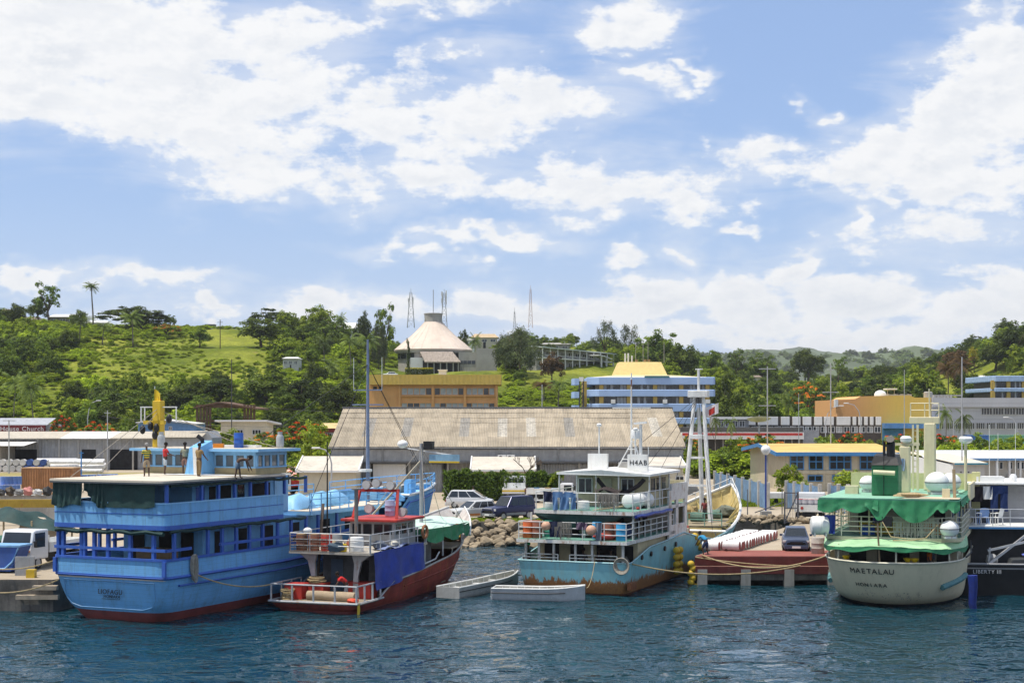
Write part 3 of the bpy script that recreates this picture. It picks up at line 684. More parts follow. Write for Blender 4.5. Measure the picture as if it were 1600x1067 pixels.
# ================================================================== named trees
T = tree
for a in [
 ('loose',76,441,530,56,'tall loose-crowned tree on the crest beside the hilltop house'),
 ('broad',60,466,534,40,'lower half-crown tree joined to the tall loose tree on the crest'),
 ('tall_palm',145,443,530,32,'lone tall palm standing clear above the crest'),
 ('umbrella',205,474,528,108,'wide dark umbrella-shaped rain tree on the hill crest'),
 ('mango2',222,482,524,60,'dark rounded tree within the wide rain tree clump'),
 ('broad',266,492,545,24,'small round tree above the red flame tree on the crest'),
 ('flame',260,505,505,48,'scarlet flame tree high on the left hillside'),
 ('broad',8,482,540,60,'leafy tree at the far left end of the crest'),
 ('royal',34,477,540,26,'slender palm left of the hilltop house'),
 ('royal',47,478,542,22,'second slender palm left of the hilltop house'),
 ('coconut',124,494,478,46,'coconut palm with arching fronds below the hilltop house'),
 ('coconut',160,505,480,40,'coconut palm between two others below the lone tall palm'),
 ('coconut',208,488,478,44,'coconut palm in front of the wide rain tree'),
 ('mango2',22,524,440,70,'big dark mango tree on the leftmost slope'),
 ('mango',62,530,436,66,'dark mango tree beside the bare path on the slope'),
 ('mango',100,515,460,50,'mid-slope mango tree above the bare path'),
 ('broad',312,513,472,42,'lone round tree beside the mown strip on the hill'),
 ('mango',408,500,478,80,'big round mango tree right of the mown strip'),
 ('umbrella',420,477,545,58,'layered spreading tree above the big round mango'),
 ('columnar',461,495,560,13,'first slim columnar tree in the row on the crest'),
 ('columnar',471,498,560,12,'second slim columnar tree in the row on the crest'),
 ('columnar',482,495,560,14,'third slim columnar tree in the row on the crest'),
 ('broad2',497,479,525,62,'tall bright green dome-crowned tree on the crest'),
 ('broad',524,495,515,62,'spreading green tree below the dome-crowned one'),
 ('mango2',450,497,530,50,'dark tree between the round mango and the crest row'),
 ('mango2',566,492,540,34,'dark round tree right of the white hilltop roof'),
 ('coconut',533,492,545,26,'small palm beside the white hilltop roof'),
 ('loose',600,474,500,46,'open airy tree left of the conical roof'),
 ('casuarina',592,506,482,34,'grey-green feathery tree beside the open airy one'),
 ('columnar',638,531,449,14,'drooping columnar tree in front of the conical building'),
 ('coconut',548,524,460,40,'coconut palm in the middle of the grove left of the conical building'),
 ('coconut',577,522,462,44,'tallest coconut palm of the grove left of the conical building'),
 ('coconut',507,528,465,36,'coconut palm at the outer end of the grove by the conical building'),
 ('coconut2',515,562,400,36,'drooping coconut palm on the slope above the dark thicket'),
 ('loose',445,535,455,44,'thin half-bare tree above the small white hut'),
 ('broad2',480,528,470,34,'bright tree behind the small white hut'),
 ('mango2',345,588,372,70,'dark rounded tree at the foot of the slope above the brown frame'),
 ('mango',415,586,366,90,'broad dark mango at the foot of the slope'),
 ('mango2',478,590,360,84,'dense dark tree behind the cream flat-roofed house'),
 ('mango',530,600,350,70,'dark tree beside the far end of the warehouse roof'),
 ('mango',285,606,360,76,'dark tree left of the brown timber frame'),
 ('broad',215,612,350,80,'green tree behind the blue-walled house'),
 ('mango2',165,606,355,76,'dark tree above the curved street lamp'),
 ('broad2',120,622,345,60,'bright tree above the scarlet roadside blossoms'),
 ('coconut2',22,585,350,52,'leftmost large coconut palm above the church sign'),
 ('coconut2',52,588,340,58,'large coconut palm above the end of the church sign'),
 ('casuarina',812,512,440,84,'big feathery casuarina on the bank right of the conical building'),
 ('casuarina',790,522,446,50,'smaller casuarina leaning beside the big one'),
 ('broad',862,552,430,46,'russet-leaved tree on the bank below the long veranda building'),
 ('coconut',850,596,385,46,'coconut palm below the russet tree'),
 ('coconut',872,592,380,44,'coconut palm nearest the outside stair of the blue office'),
 ('coconut',741,524,520,28,'palm just behind the right edge of the conical roof'),
 ('mango',722,519,540,24,'round tree behind the right slope of the conical roof'),
 ('sparse',944,500,535,52,'half-bare wispy casuarina on the ridge'),
 ('sparse',985,506,535,50,'second wispy casuarina on the ridge beside the round tree'),
 ('broad',1030,517,520,72,'big round tree rising behind the yellow-roofed office block'),
 ('mango',1066,540,500,56,'tree on the flank of the big round one behind the office block'),
 ('broad2',960,545,520,46,'bright tree under the wispy casuarinas'),
 ('mango',905,548,545,40,'dark tree at the end of the long veranda building'),
 ('broad',1112,550,560,50,'round tree over the end of the office block roof'),
 ('loose',1152,545,620,46,'tall pale loose tree on the valley skyline'),
 ('broad',1190,553,640,60,'domed tree on the valley skyline'),
 ('mango',1262,548,680,60,'dark domed tree on the valley skyline before the far hills'),
 ('loose',1310,557,700,40,'ragged tree on the valley skyline below the far grassy hill'),
 ('mango',1128,594,335,56,'dense dark tree beside the end of the blue office block'),
 ('mango',1142,620,325,62,'lower dense tree behind the three small palms'),
 ('broad',1196,611,345,66,'rounded tree behind the satellite dish'),
 ('flame_orange',1258,588,400,62,'orange flame tree standing out of the valley wood'),
 ('coconut',1234,617,350,32,'coconut palm below the orange flame tree'),
 ('broad2',1320,600,380,54,'light yellow-green tree behind the orange-walled building'),
 ('umbrella',1376,584,420,90,'broad flat-topped rain tree behind the orange-walled building'),
 ('broad2',1435,572,440,70,'bright feathery tree behind the yellow wall'),
 ('umbrella_brown',1492,538,520,48,'dark purplish rain tree on the right ridge'),
 ('loose',1522,541,525,28,'yellow-flowering tree on the right ridge'),
 ('coconut',1500,560,440,48,'coconut palm under the purplish rain tree'),
 ('coconut',1482,566,445,44,'second coconut palm under the purplish rain tree'),
 ('mango2',1588,508,500,70,'tall dark tree at the right border of the picture'),
 ('mango',1555,540,510,60,'dark tree next to the tall one at the right border'),
 # nearer
 ('flame',470,652,232,88,'orange-red flame tree beside the far end of the warehouse'),
 ('broad2',492,660,205,66,'bright green leafy tree in front of the flame tree'),
 ('broad2',512,690,188,54,'light green tree by the warehouse corner'),
 ('flame',98,642,262,46,'flame tree just right of the church sign'),
 ('flame',150,652,255,70,'low flame tree above the long metal shed'),
 ('broad',195,655,258,50,'green roadside tree behind the yellow mast'),
 ('broad2',350,672,250,76,'low green tree below the cream flat-roofed house'),
 ('flame_orange',418,668,245,60,'orange-flecked tree right of the cream house'),
 ('royal',1096,640,262,26,'first of three small palms by the red-striped building'),
 ('royal',1118,644,262,24,'second of three small palms by the red-striped building'),
 ('royal',1142,646,262,28,'third of three small palms by the red-striped building'),
 ('flame_orange',1078,672,225,46,'orange-flowered shrub tree at the warehouse gable'),
 ('flame_orange',1190,670,215,74,'orange-flecked tree under the satellite dish'),
 ('broad2',1150,684,220,52,'green shrub tree beside the yellow-roofed shed'),
 ('flame',1332,668,228,66,'red-flecked tree behind the yellow-roofed shed'),
 ('broad2',1292,680,222,60,'light green tree behind the yellow-roofed shed'),
 ('royal',1478,630,258,36,'palm before the grey office wall'),
 ('royal',1506,638,258,36,'second palm before the grey office wall'),
 ('flame',1400,672,225,64,'low red-flecked tree behind the cream masts'),
 ('flame',1474,672,225,72,'low flame tree behind the white-roofed offices'),
 ('broad',1436,676,222,60,'low green tree between two flame trees on the right'),
 ('broad',1530,678,220,70,'low green tree above the white office roof'),
 ('broad2',1584,680,220,64,'low green tree above the end of the white office roof'),
]:
 o = T(a[0],*a[1:5],a[5],'palm' if a[0] in ('coconut','coconut2','royal','tall_palm') else 'tree')
 lab = a[5]
 for ch in o.children:
  if ch.name.startswith('crown'):
   sub = LM['brown'] if ('russet' in lab or 'purplish' in lab) else LM['yellow'] if 'yellow-flowering' in lab else None
   if sub:
    ch.material_slots[0].link = 'OBJECT';ch.material_slots[0].material = sub
T('flower_bush',470,712,172,84,'wide shrub dotted with pink blossom by the street lamp','shrub')
T('bush',1231,716,160,54,'round green shrub before the yellow-roofed shed','shrub')
T('bush',1326,727,163,58,'green shrub beside the green funnel','shrub')
T('bush',1252,745,156,40,'low shrub at the foot of the blue mesh fence','shrub')
T('bush',22,722,236,20,'small bright bush before the grey drums','shrub')
# ================================================================== buildings
CONC = mat('weathered_concrete',(.36,.345,.315),.9,var=.2,vscale=.35,streak=.55,streak_col=(.12,.11,.10),bump=.3,bscale=4)
CREAMW = mat('cream_wall',(.62,.56,.42),.8,var=.10,vscale=.5,streak=.25,streak_col=(.25,.2,.14))
WHITEW = mat('white_wall',(.74,.735,.71),.7,var=.07,vscale=.4,streak=.25,streak_col=(.32,.29,.25))
DARKIN = mat('dark_interior',(.022,.022,.024),.9,var=.4)
GLASS = glass_mat('window_glass');GLASSB = glass_mat('bronze_glass',(.05,.045,.04),.12)
CURTAIN = mat('pale_curtain',(.42,.43,.42),.8,var=.2,vscale=2)
BLUEP = mat('blue_trim_paint',(.055,.22,.48),.5,var=.12)
UNIT = MB().box(0,1,0,1,0,1).mesh('unit');
def unit_part(name,m,parent,x0,x1,y0,y1,z0,z1,base='unit'):
 me = UNITS.get((base,m.name))
 if me is None:
  me = UNIT.copy();me.materials.clear();me.materials.append(m);UNITS[(base,m.name)] = me
 o = bpy.data.objects.new(name,me);COL.objects.link(o);o.parent = parent
 o.location = (x0,y0,z0);o.scale = (x1 - x0,y1 - y0,z1 - z0);return o
UNITS = {}
def window(parent,x0,x1,z0,z1,y,fm,pm,nx=2,nz=1,fw=.06,dep=.12,alt=None,prob=0):
 """a frame with bars and separate panes, in a wall facing -y at `y`"""
 q = MB();q.box(x0,x1,y - dep,y,z0,z0 + fw);q.box(x0,x1,y - dep,y,z1 - fw,z1)
 q.box(x0,x0 + fw,y - dep * .99,y,z0 + fw,z1 - fw);q.box(x1 - fw,x1,y - dep * .99,y,z0 + fw,z1 - fw)
 w = (x1 - x0) / nx;h = (z1 - z0) / nz
 for i in range(1,nx): q.box(x0 + i * w - fw / 2,x0 + i * w + fw / 2,y - dep * .9,y,z0 + fw,z1 - fw)
 for i in range(1,nz): q.box(x0 + fw,x1 - fw,y - dep * .85,y,z0 + i * h - fw / 2,z0 + i * h + fw / 2)
 o = q.build('window',fm,parent)
 for i in range(nx):
  for k in range(nz):
   m = alt if (alt and random.random() < prob) else pm
   unit_part('pane',m,o,x0 + i * w,x0 + i * w + w - .004,y - dep * .45 - .004 * ((i + k) % 2),y - dep * .3,z0 + k * h,z0 + k * h + h - .004)
 return o
def ac_unit(x,y,z,label,s=1.0):
 t = thing('air_conditioner',label,'air conditioner',(x,y,z))
 MB().box(-.45 * s,.45 * s,-.18,.18,0,.62 * s).build('casing',WHITEW,t,bevel=.02)
 MB().cyl((-.12 * s,-.19,.31 * s),(-.12 * s,-.215,.31 * s),.23 * s,14).build('fan_grille',DARKIN,t)
 return t
# ---------------------------------------------------------- warehouse
def warehouse():
 x0,x1,yf,yr,ze,zr = -20.3,19.2,170.0,184.6,6.5,10.85
 t = thing('warehouse','long warehouse with a sagging beige corrugated roof behind the car park','warehouse',(0,0,0))
 wall = mat('warehouse_wall',(.27,.265,.255),.85,var=.2,vscale=.25,streak=.6,streak_col=(.09,.085,.08),corr=.5,bump=.5,world=True)
 door = mat('grey_corrugated_door',(.30,.31,.32),.7,var=.15,streak=.4,corr=.3,bump=.6,world=True)
 q = MB();q.box(x0 + .3,x1 - .3,yf + .25,yr * 2 - yf,1.6,ze - .15)
 q.prism([(yf + .25,ze - .16),(2 * yr - yf,ze - .16),(yr,zr - .25)],'x',x0 + .3,x1 - .3);q.build('wall',wall,t)
 MB().box(x0 + .25,x1 - .25,yf - .05,yf + .3,5.0,ze - .2).build('upper_band',mat('band_concrete',(.40,.385,.36),.9,var=.15,streak=.5,streak_col=(.15,.14,.13),world=True),t)
 MB().box(x0 + .2,x1 - .2,yf - 1.0,yf + .25,4.82,4.95).build('awning',mat('awning_dark',(.10,.10,.10),.8),t)
 MB().box(x0,x1,yf - .35,yf - .1,ze - .1,ze + .12).build('gutter',mat('gutter_grey',(.34,.33,.31),.7,streak=.5),t)
 MB().tube([(x0 - .1,yr,zr + .05),(x1 + .1,yr,zr + .05)],.2,8).build('ridge_cap',mat('ridge_tar',(.055,.055,.058),.8),t,True)
 # sheets, row over row
 ncol,nrow = 36,8;L = math.hypot(yr - yf + .4,zr - ze);ang = math.atan2(zr - ze,yr - yf + .4)
 w = (x1 - x0) / ncol;l = L / nrow
 beige = mat('beige_asbestos_sheet',(.40,.34,.255),.9,var=.16,vscale=.35,grime=.55,bump=.2,world=True,objvar=.10,runs=.5)
 old = mat('grey_skylight_sheet',(.315,.29,.25),.6,var=.25,vscale=1.5,grime=.6,world=True,runs=.6)
 pale = mat('patched_pale_sheet',(.50,.46,.39),.7,var=.35,vscale=2.5,grime=.9,world=True,runs=.6)
 vs = [];fs = [];nw = 12
 for i in range(nw + 1):
  zz = .035 * (1 if i % 2 else -1);u = i / nw * (w * 1.03)
  vs += [(u,0,zz),(u,l * 1.06,zz)]
 for i in range(nw): fs.append((2 * i,2 * i + 2,2 * i + 3,2 * i + 1))
 me = bpy.data.meshes.new('roof_sheet');me.from_pydata(vs,[],fs);me.update()
 def mk(m):
  k = me.copy();k.materials.append(m);return k
 M = {'b': mk(beige),'o': mk(old),'p': mk(pale)}
 sky = {3: 'o',7: 'o',13: 'o',17: 'p',20: 'p',24: 'o',33: 'p'}
 slope = bpy.data.objects.new('roof',None);COL.objects.link(slope);slope.parent = t
 for r in range(nrow):
  for c in range(ncol):
   k = sky.get(c,'b') if 2 <= r <= 5 else 'b'
   o = bpy.data.objects.new('roof_sheet',M[k]);COL.objects.link(o);o.parent = slope
   d = r * l;sag = -.10 * math.sin(math.pi * r / nrow) * (1 + .5 * math.sin(c * .5))
   o.location = (x0 + c * w,yf - .4 + d * math.cos(ang),ze + .12 + d * math.sin(ang) + .012 * (c % 2) + sag + random.uniform(-.006,.006))
   o.rotation_euler = (ang - .006,0,random.uniform(-.004,.004))
 MB().add([(x0,yr,zr - .02),(x1,yr,zr - .02),(x1,2 * yr - yf,ze),(x0,2 * yr - yf,ze)],[(0,1,2,3)]).build('rear_slope',beige,t)
 # doors and bays along the front
 for (a,b,m) in ((583,634,WHITEW),(545,580,door),(640,690,door),(845,880,door),(880,938,door)):
  MB().box(X(a,yf),X(b,yf),yf - .06,yf + .24,1.6,4.7).build('sliding_door',m,t)
 for (a,b) in ((576,582),(693,700),(938,952),(985,992)):
  MB().box(X(a,yf),X(b,yf),yf - .02,yf + .245,1.6,4.75).build('doorway',DARKIN,t)
 for px in (520,575,640,700,845,905,960,1010): MB().box(X(px,yf) - .12,X(px,yf) + .12,yf - .3,yf - .06,1.6,4.8).build('pillar',CONC,t)
 # downpipes
 for px in (598,690,780,872,940): MB().tube([(X(px,yf),yf - .2,ze),(X(px,yf),yf - .2,5.0)],.07,6).build('downpipe',CONC,t)
warehouse()
def lean_to(px0,px1,label,wm,zt,ze,y0=170 - .4,dep=6.2,wins=()):
 x0,x1 = X(px0,y0 - dep),X(px1,y0 - dep)
 t = thing('lean_to_office',label,'shed',((x0 + x1) / 2,y0,1.6));w = (x1 - x0) / 2;zt -= 1.6;ze -= 1.6
 MB().add([(-w + .3,-dep + .5,0),(w - .3,-dep + .5,0),(w - .3,-.6,0),(-w + .3,-.6,0),(-w + .3,-dep + .5,ze - .1),(w - .3,-dep + .5,ze - .1),(w - .3,-.6,zt - .25),(-w + .3,-.6,zt - .25)],
    [(0,3,2,1),(4,5,6,7),(0,1,5,4),(1,2,6,5),(2,3,7,6),(3,0,4,7)]).build('wall',wm,t)
 q = MB();q.add([(-w,-dep,ze),(w,-dep,ze),(w,-.5,zt),(-w,-.5,zt),(-w,-dep,ze - .12),(w,-dep,ze - .12),(w,-.5,zt - .12),(-w,-.5,zt - .12)],[(0,1,2,3),(7,6,5,4),(0,4,5,1),(1,5,6,2),(2,6,7,3),(3,7,4,0)])
 q.build('roof',mat('lean_to_roof',(.55,.50,.42),.85,var=.15,vscale=.6,grime=.5,world=True),t)
 for s in (-1,1):
  MB().bar((s * w,-dep - .03,ze - .05),(s * w,-.5,zt - .05),.14,.3).build('barge_board',WHITEW,t)
 MB().box(-w + .08,w - .08,-dep - .08,-dep - .01,ze - .2,ze + .02).build('fascia',WHITEW,t)
 for (a,b) in wins:
  window(t,a,b,.9,2.0,-dep + .5,WHITEW,GLASS,2,1)
 return t
lean_to(735,837,'small office with a pale sloping roof against the warehouse front',CREAMW,5.55,4.3,wins=((-1.2,.2),(1.0,2.4)))
lean_to(462,560,'sloping-roofed outbuilding at the warehouse corner beside the pink shrub',CREAMW,5.6,4.2)
lean_to(1002,1072,'cream annex at the warehouse gable behind the tripod mast',CREAMW,5.5,4.7,wins=((-.6,.6),(1.3,2.2)))
ac_unit(X(784,169.2),169.2,5.1,'first of two air conditioners on the warehouse wall');ac_unit(X(798,169.2),169.2,5.1,'second air conditioner on the warehouse wall, nearer the bare tree')
def bare_tree():
 t = thing('bare_tree','leafless small tree in front of the office on the warehouse','tree',(X(823,161),161,1.6))
 rd = random.Random(4);q = MB()
 q.tube([(0,0,0),(.05,0,1.2),(-.05,0,2.4)],.13,6,.09)
 def br(p,d,L,r,n):
  e = p + d * L;q.tube([p,p + d * L * .5 + Vector((rd.uniform(-.05,.05),0,.03)),e],r,5,r * .55)
  if n:
   for k in range(3): br(e,(d + Vector((rd.uniform(-.8,.8),rd.uniform(-.8,.8),rd.uniform(-.1,.6)))).normalized(),L * .72,r * .55,n - 1)
 for k in range(4): br(Vector((-.05,0,2.3)),Vector((rd.uniform(-.8,.8),rd.uniform(-.5,.5),.8)).normalized(),.9,.07,3)
 q.build('branches',BARK,t)
bare_tree()
def hedge():
 t = thing('hedge','clipped bright green hedge along the car park','hedge',(X(783,153),153,1.6))
 x = X(872,153) - X(783,153);n = 15000
 p = rng.uniform(-1,1,(n,3));f = rng.integers(0,4,n);p[:,2] = (p[:,2] + 1) / 2
 p[:,2] = np.where(f == 0,1,p[:,2]);p[:,1] = np.where(f == 1,-1,np.where(f == 2,1,p[:,1]));
 s = np.array([x,.8,2.9]);nrm = np.zeros((n,3));nrm[:,2] = .5 + (f == 0);nrm[:,1] = np.where(f == 1,-1,np.where(f == 2,1,0))
 P = p * s;P[:,2] *= (1 - .08 * np.abs(np.sin(P[:,0] * .9)) - .06 * np.sin(P[:,0] * .35 + 1)) * np.where(P[:,0] > x * .78,.93,1);P += rng.normal(size=(n,3)) * .11 + .10 * np.sin(P[:,:1] * 5) * (nrm)
 link_mesh('foliage',np_quads('foliage',leaf_quads(P,nrm + rng.normal(size=(n,3)) * .5,rng.uniform(.08,.19,n)),LM['hedge']),None,t)
 MB().box(-x + .15,x - .15,-.6,.6,0,2.55).build('stem_mass',mat('hedge_inner_twigs',(.03,.05,.012),.95,var=.4,vscale=6),t)
 nb = 9
 vine = thing('climbing_vine','pale green creeper arching off the right end of the hedge','vine',(X(868,152),152,1.6))
 k = rng.uniform(0,1,500);Q = np.stack([k * 1.6 - .8,rng.normal(size=500) * .1,1.5 + 1.1 * np.sin(k * 2.2) + rng.normal(size=500) * .15],1)
 link_mesh('foliage',np_quads('foliage',leaf_quads(Q,rng.normal(size=(500,3)),rng.uniform(.08,.16,500)),LM['bright']),None,vine)
 MB().tube([(-.8,0,0),(-.8,0,1.5),(-.3,0,2.3),(.3,0,2.6),(.8,0,2.3)],.03,5).build('stem',BARK,vine)
hedge()
# ---------------------------------------------------------- orange block below the parliament
def orange_block():
 Y = 330;f = lambda p: X(p,Y);z = lambda p: Z(p,Y)
 t = thing('orange_office_block','orange office block with a mustard parapet behind the warehouse roof','building',(0,0,0))
 om = mat('orange_render',(.74,.38,.14),.85,var=.1,vscale=.25,streak=.3,streak_col=(.28,.15,.07),world=True)
 MB().box(f(572),f(777),Y,Y + 16,1.6,z(601)).build('wall',om,t)
 MB().box(f(578),f(783),Y - 1.2,Y + 17,z(601),z(585.5)).build('parapet',mat('mustard_cladding',(.60,.41,.09),.7,var=.08,streak=.25,corr=.9,bump=.25,world=True),t)
 for p in (624.5,676.5,726.5,775.5): MB().box(f(p) - .25,f(p) + .25,Y - .45,Y - .003,1.6,z(601.5)).build('pilaster',om,t)
 for r in ((605.5,617.5),(629,641)):
  for a,b in ((627,675),(678.5,725),(728.5,773)):
   window(t,f(a),f(b),z(r[1]),z(r[0]),Y - .02,om,CURTAIN,5,1,.12,.25,GLASSB,.3)
   MB().box(f(a),f(b),Y - .5,Y - .01,z(r[1]) - .25,z(r[1]) - .05).build('sill',om,t)
 for a in (583,592): MB().box(f(a),f(a + 6),Y - .05,Y - .002,z(608),z(604)).build('vent',DARKIN,t)
 MB().box(f(684),f(696),Y + 4,Y + 6,z(585),z(578)).build('roof_vent',WHITEW,t)
 MB().box(f(682.5),f(697.5),Y + 3.8,Y + 6.2,z(578),z(576.5)).build('vent_cap',WHITEW,t)
orange_block()
# ---------------------------------------------------------- conical building on the knoll
def parliament():
 Y = 492;s = Y / F;cx = X(677,Y);g = 22.2
 t = thing('conical_hall','conical white-roofed assembly hall with a concrete lantern on the knoll','building',(cx,Y,0))
 rf = mat('stained_white_roof',(.66,.55,.46),.85,var=.12,vscale=.16,streak=0,grime=.25,bump=.2)
 t2 = NT(rf.node_tree)
 R0,ze,zt,rt = 61 * s,Z(546,Y - 10),Z(504,Y),14.2 * s
 prof = [(R0,ze - .25),(R0 + .1,ze + .2),(R0 * .80,ze + (zt - ze) * .27),(R0 * .55,ze + (zt - ze) * .55),(R0 * .38,ze + (zt - ze) * .78),(rt - .2,zt + .3)]
 MB().lathe(prof,48).build('cone_roof',rf,t,True)
 q = MB()
 for k in range(24):
  a = 6.2832 * k / 24;c,sn = math.cos(a),math.sin(a)
  for (r0,z0),(r1,z1) in zip(prof[1:],prof[2:]): q.bar((c * r0,sn * r0,z0 + .03),(c * r1,sn * r1,z1 + .03),.12,.08)
 q.build('roof_ribs',rf,t)
 MB().lathe([(rt,zt - .2),(rt * .96,zt + 1.2),(rt,zt + 2.6),(rt + .12,zt + 2.65),(rt + .1,zt + 2.9),(rt - .3,zt + 2.9)],28).build('lantern',CONC,t,True)
 MB().lathe([(R0 - .35,ze - .9),(R0 - .1,ze - .1)],48).build('eave_ring',CONC,t,True)
 MB().lathe([(R0 - 1.3,g - 1),(R0 - 1.3,ze - .3)],48).build('wall',mat('board_marked_concrete',(.40,.375,.34),.9,var=.15,streak=.35,streak_col=(.2,.18,.16)),t,True)
 for a0 in range(-70,75,17):
  a = R(-90 + a0);rr = R0 - 1.22
  o = bpy.data.objects.new('window',None);COL.objects.link(o);o.parent = t;o.location = (rr * math.cos(a),rr * math.sin(a),0);o.rotation_euler = (0,0,a + R(90))
  if abs(a0 + 15) < 14: continue
  for k in range(3): unit_part('pane',GLASS,o,-1.5 + k * 1.0,-.55 + k * 1.0,-.12,.05,ze - 2.8,ze - 1.1)
  unit_part('frame',CONC,o,-1.65,1.6,-.05,.04,ze - 3.0,ze - .95)
 MB().tube([(0,0,zt + 2.9),(0,0,zt + 10.5)],.12,5).build('flagpole',mat('pole_grey',(.35,.35,.36),.5),t)
 # porch with a shaggy roof
 th = mat('thatch_grey',(.33,.275,.23),.95,var=.35,vscale=2.0,bump=.8,bscale=6)
 y0 = -R0 - 4.5;px = lambda p: X(p,Y + y0) - cx
 zr,zl = Z(549,Y + y0 + 3),Z(565,Y + y0)
 q = MB();q.add([(px(655),y0 + 4.2,zr),(px(706),y0 + 4.2,zr),(px(720),y0,zl),(px(664),y0,zl),(px(655),y0 + 4.2,zr - .35),(px(706),y0 + 4.2,zr - .35),(px(720),y0,zl - .35),(px(664),y0,zl - .35),(px(653),y0 + 7,zl + .5),(px(706),y0 + 7,zl + .5)],
     [(0,1,2,3),(7,6,5,4),(3,2,6,7),(0,3,7,4),(1,5,6,2),(0,8,9,1)])
 q.build('porch_roof',th,t)
 q = MB();q.box(px(660),px(718),y0 + 1.5,y0 + 6,g - .5,zl + .3);q.build('porch_wall',DARKIN,t)
 for p in (668,678,688,698,708,716): MB().box(px(p) - .18,px(p) + .18,y0 + .5,y0 + .9,g - .3,zl - .1).build('porch_post',CONC,t)
 MB().box(px(664),px(720),y0 + .3,y0 + 1.4,g - .3,g + .7).build('porch_parapet',CONC,t)
 # service wing and stair block
 MB().box(px(716),px(745),y0 + 3,y0 + 9,g - 1,Z(553,Y)).build('wing',CONC,t)
 for k in range(4): unit_part('pane',GLASS,t,px(717 + 6.5 * k),px(722.5 + 6.5 * k),y0 + 2.9,y0 + 3.05,Z(571,Y),Z(566,Y))
 MB().box(px(744),px(776),y0 + 1,y0 + 10,g - 6,Z(547.5,Y)).build('stair_block',mat('stair_concrete',(.335,.32,.30),.9,var=.15,vscale=.3,streak=.4,streak_col=(.16,.15,.14)),t)
 MB().box(px(640),px(662),y0 + 4,y0 + 7,g - .5,Z(561,Y)).build('entrance_sign_wall',WHITEW,t)
 hx,hy = X(655,462),462;hg = hz(hx,hy)
 h = thing('flower_hedge','low hedge topped with yellow flowers before the conical hall','hedge',(hx,hy,hg))
 n = 2500;P = rng.uniform(-1,1,(n,3)) * np.array([4.2,.7,.95]) + np.array([0,0,.9])
 link_mesh('foliage',np_quads('foliage',leaf_quads(P,rng.normal(size=(n,3)) + [0,-.4,.8],rng.uniform(.12,.25,n)),LM['mango']),None,h)
 n = 900;P = rng.uniform(-1,1,(n,3)) * np.array([4.2,.8,.2]) + np.array([0,0,2.0])
 link_mesh('blossom',np_quads('blossom',leaf_quads(P,rng.normal(size=(n,3)) + [0,-.4,1],rng.uniform(.10,.2,n)),LM['yellow']),None,h)
parliament()
# ---------------------------------------------------------- long veranda building on the bank
def veranda_building():
 xa,ya = X(838,470),470;xb,yb = X(950,512),512;L = math.hypot(xb - xa,yb - ya);a = math.atan2(yb - ya,xb - xa)
 g = 24.8
 t = thing('veranda_building','long two-storey grey building with white verandas on the bank','building',(xa,ya,g),a)
 MB().box(0,L,0,9,-4,6.2).build('wall',mat('grey_green_wall',(.34,.33,.31),.9,var=.3,vscale=.3),t)
 MB().add([(-1,-2.6,6.4),(L + 1,-2.6,6.0),(L + 1,10,7.2),(-1,10,7.6),(-1,-2.6,6.05),(L + 1,-2.6,5.7),(L + 1,10,6.9),(-1,10,7.2)],[(0,1,2,3),(7,6,5,4),(0,4,5,1),(1,5,6,2),(2,6,7,3),(3,7,4,0)]).build('roof',mat('pale_green_roof',(.55,.60,.54),.7),t)
 MB().box(0,L,-2.2,-.003,2.9,3.25).build('balcony',WHITEW,t)
 MB().box(0,L,-2.2,-2.1,3.9,4.0).build('balcony_rail',WHITEW,t)
 n = 10
 for i in range(n + 1): MB().box(L * i / n - .14,L * i / n + .14,-2.3,-2.02,-3,5.95).build('post',WHITEW,t)
 for i in range(n):
  for zz in (.6,3.9): window(t,L * (i + .2) / n,L * (i + .8) / n,zz,zz + 1.4,-.02,WHITEW,GLASSB,2,1,.1)
 q = MB();N = 9;pr = [(L * .62 + 11 * k / N,3.6 + 1.3 * math.cos(k / N * 1.6)) for k in range(N + 1)]
 q.prism(pr + [(x,z - .3) for x,z in reversed(pr)],'y',-6,-2.4);q.build('porch_canopy',WHITEW,t)
 for k in (2,5,9): MB().box(pr[k][0] - .2,pr[k][0] + .2,-5.9,-5.5,-3,pr[k][1] - .3).build('porch_pillar',WHITEW,t)
veranda_building()
# ---------------------------------------------------------- blue banded office block
def banded_block(name,label,Y,x0,x1,dep,bands,wins,bandm,colm,wallm,cols,ztop,chamf=0,roof=None,npane=7):
 t = thing(name,label,'building',(0,0,0));f = lambda p: X(p,Y);z = lambda p: Z(p,Y)
 MB().box(f(x0) + 1.6,f(x1) - .9,Y + 1.1,Y + dep - 1.1,1.2,z(ztop + 2)).build('wall',wallm,t)
 for (a,b) in bands:
  poly = [(f(x0),Y + 2.2),(f(x0) + chamf,Y),(f(x1) - .3,Y),(f(x1),Y + .4),(f(x1),Y + dep),(f(x0),Y + dep)]
  MB().prism(poly,'z',z(b),z(a)).build('balcony_band',bandm,t,bevel=.12)
 for (a,b) in wins:
  for i in range(len(cols) - 1):
   window(t,f(cols[i]) + .42,f(cols[i + 1]) - .42,z(b),z(a),Y + 1.05,mat('dark_window_frame',(.06,.05,.045),.6),GLASSB,npane,1,.07,.16,CURTAIN,.33)
  for c in cols: MB().box(f(c) - .4,f(c) + .4,Y + .45,Y + 1.12,z(b + 1),z(a - 1)).build('column',colm,t)
 return t
LBLUE = mat('pale_blue_paint',(.36,.50,.76),.7,var=.06,vscale=.3,streak=.2,streak_col=(.2,.25,.36),world=True)
OCHRE = mat('ochre_paint',(.50,.34,.08),.75,var=.1,world=True)
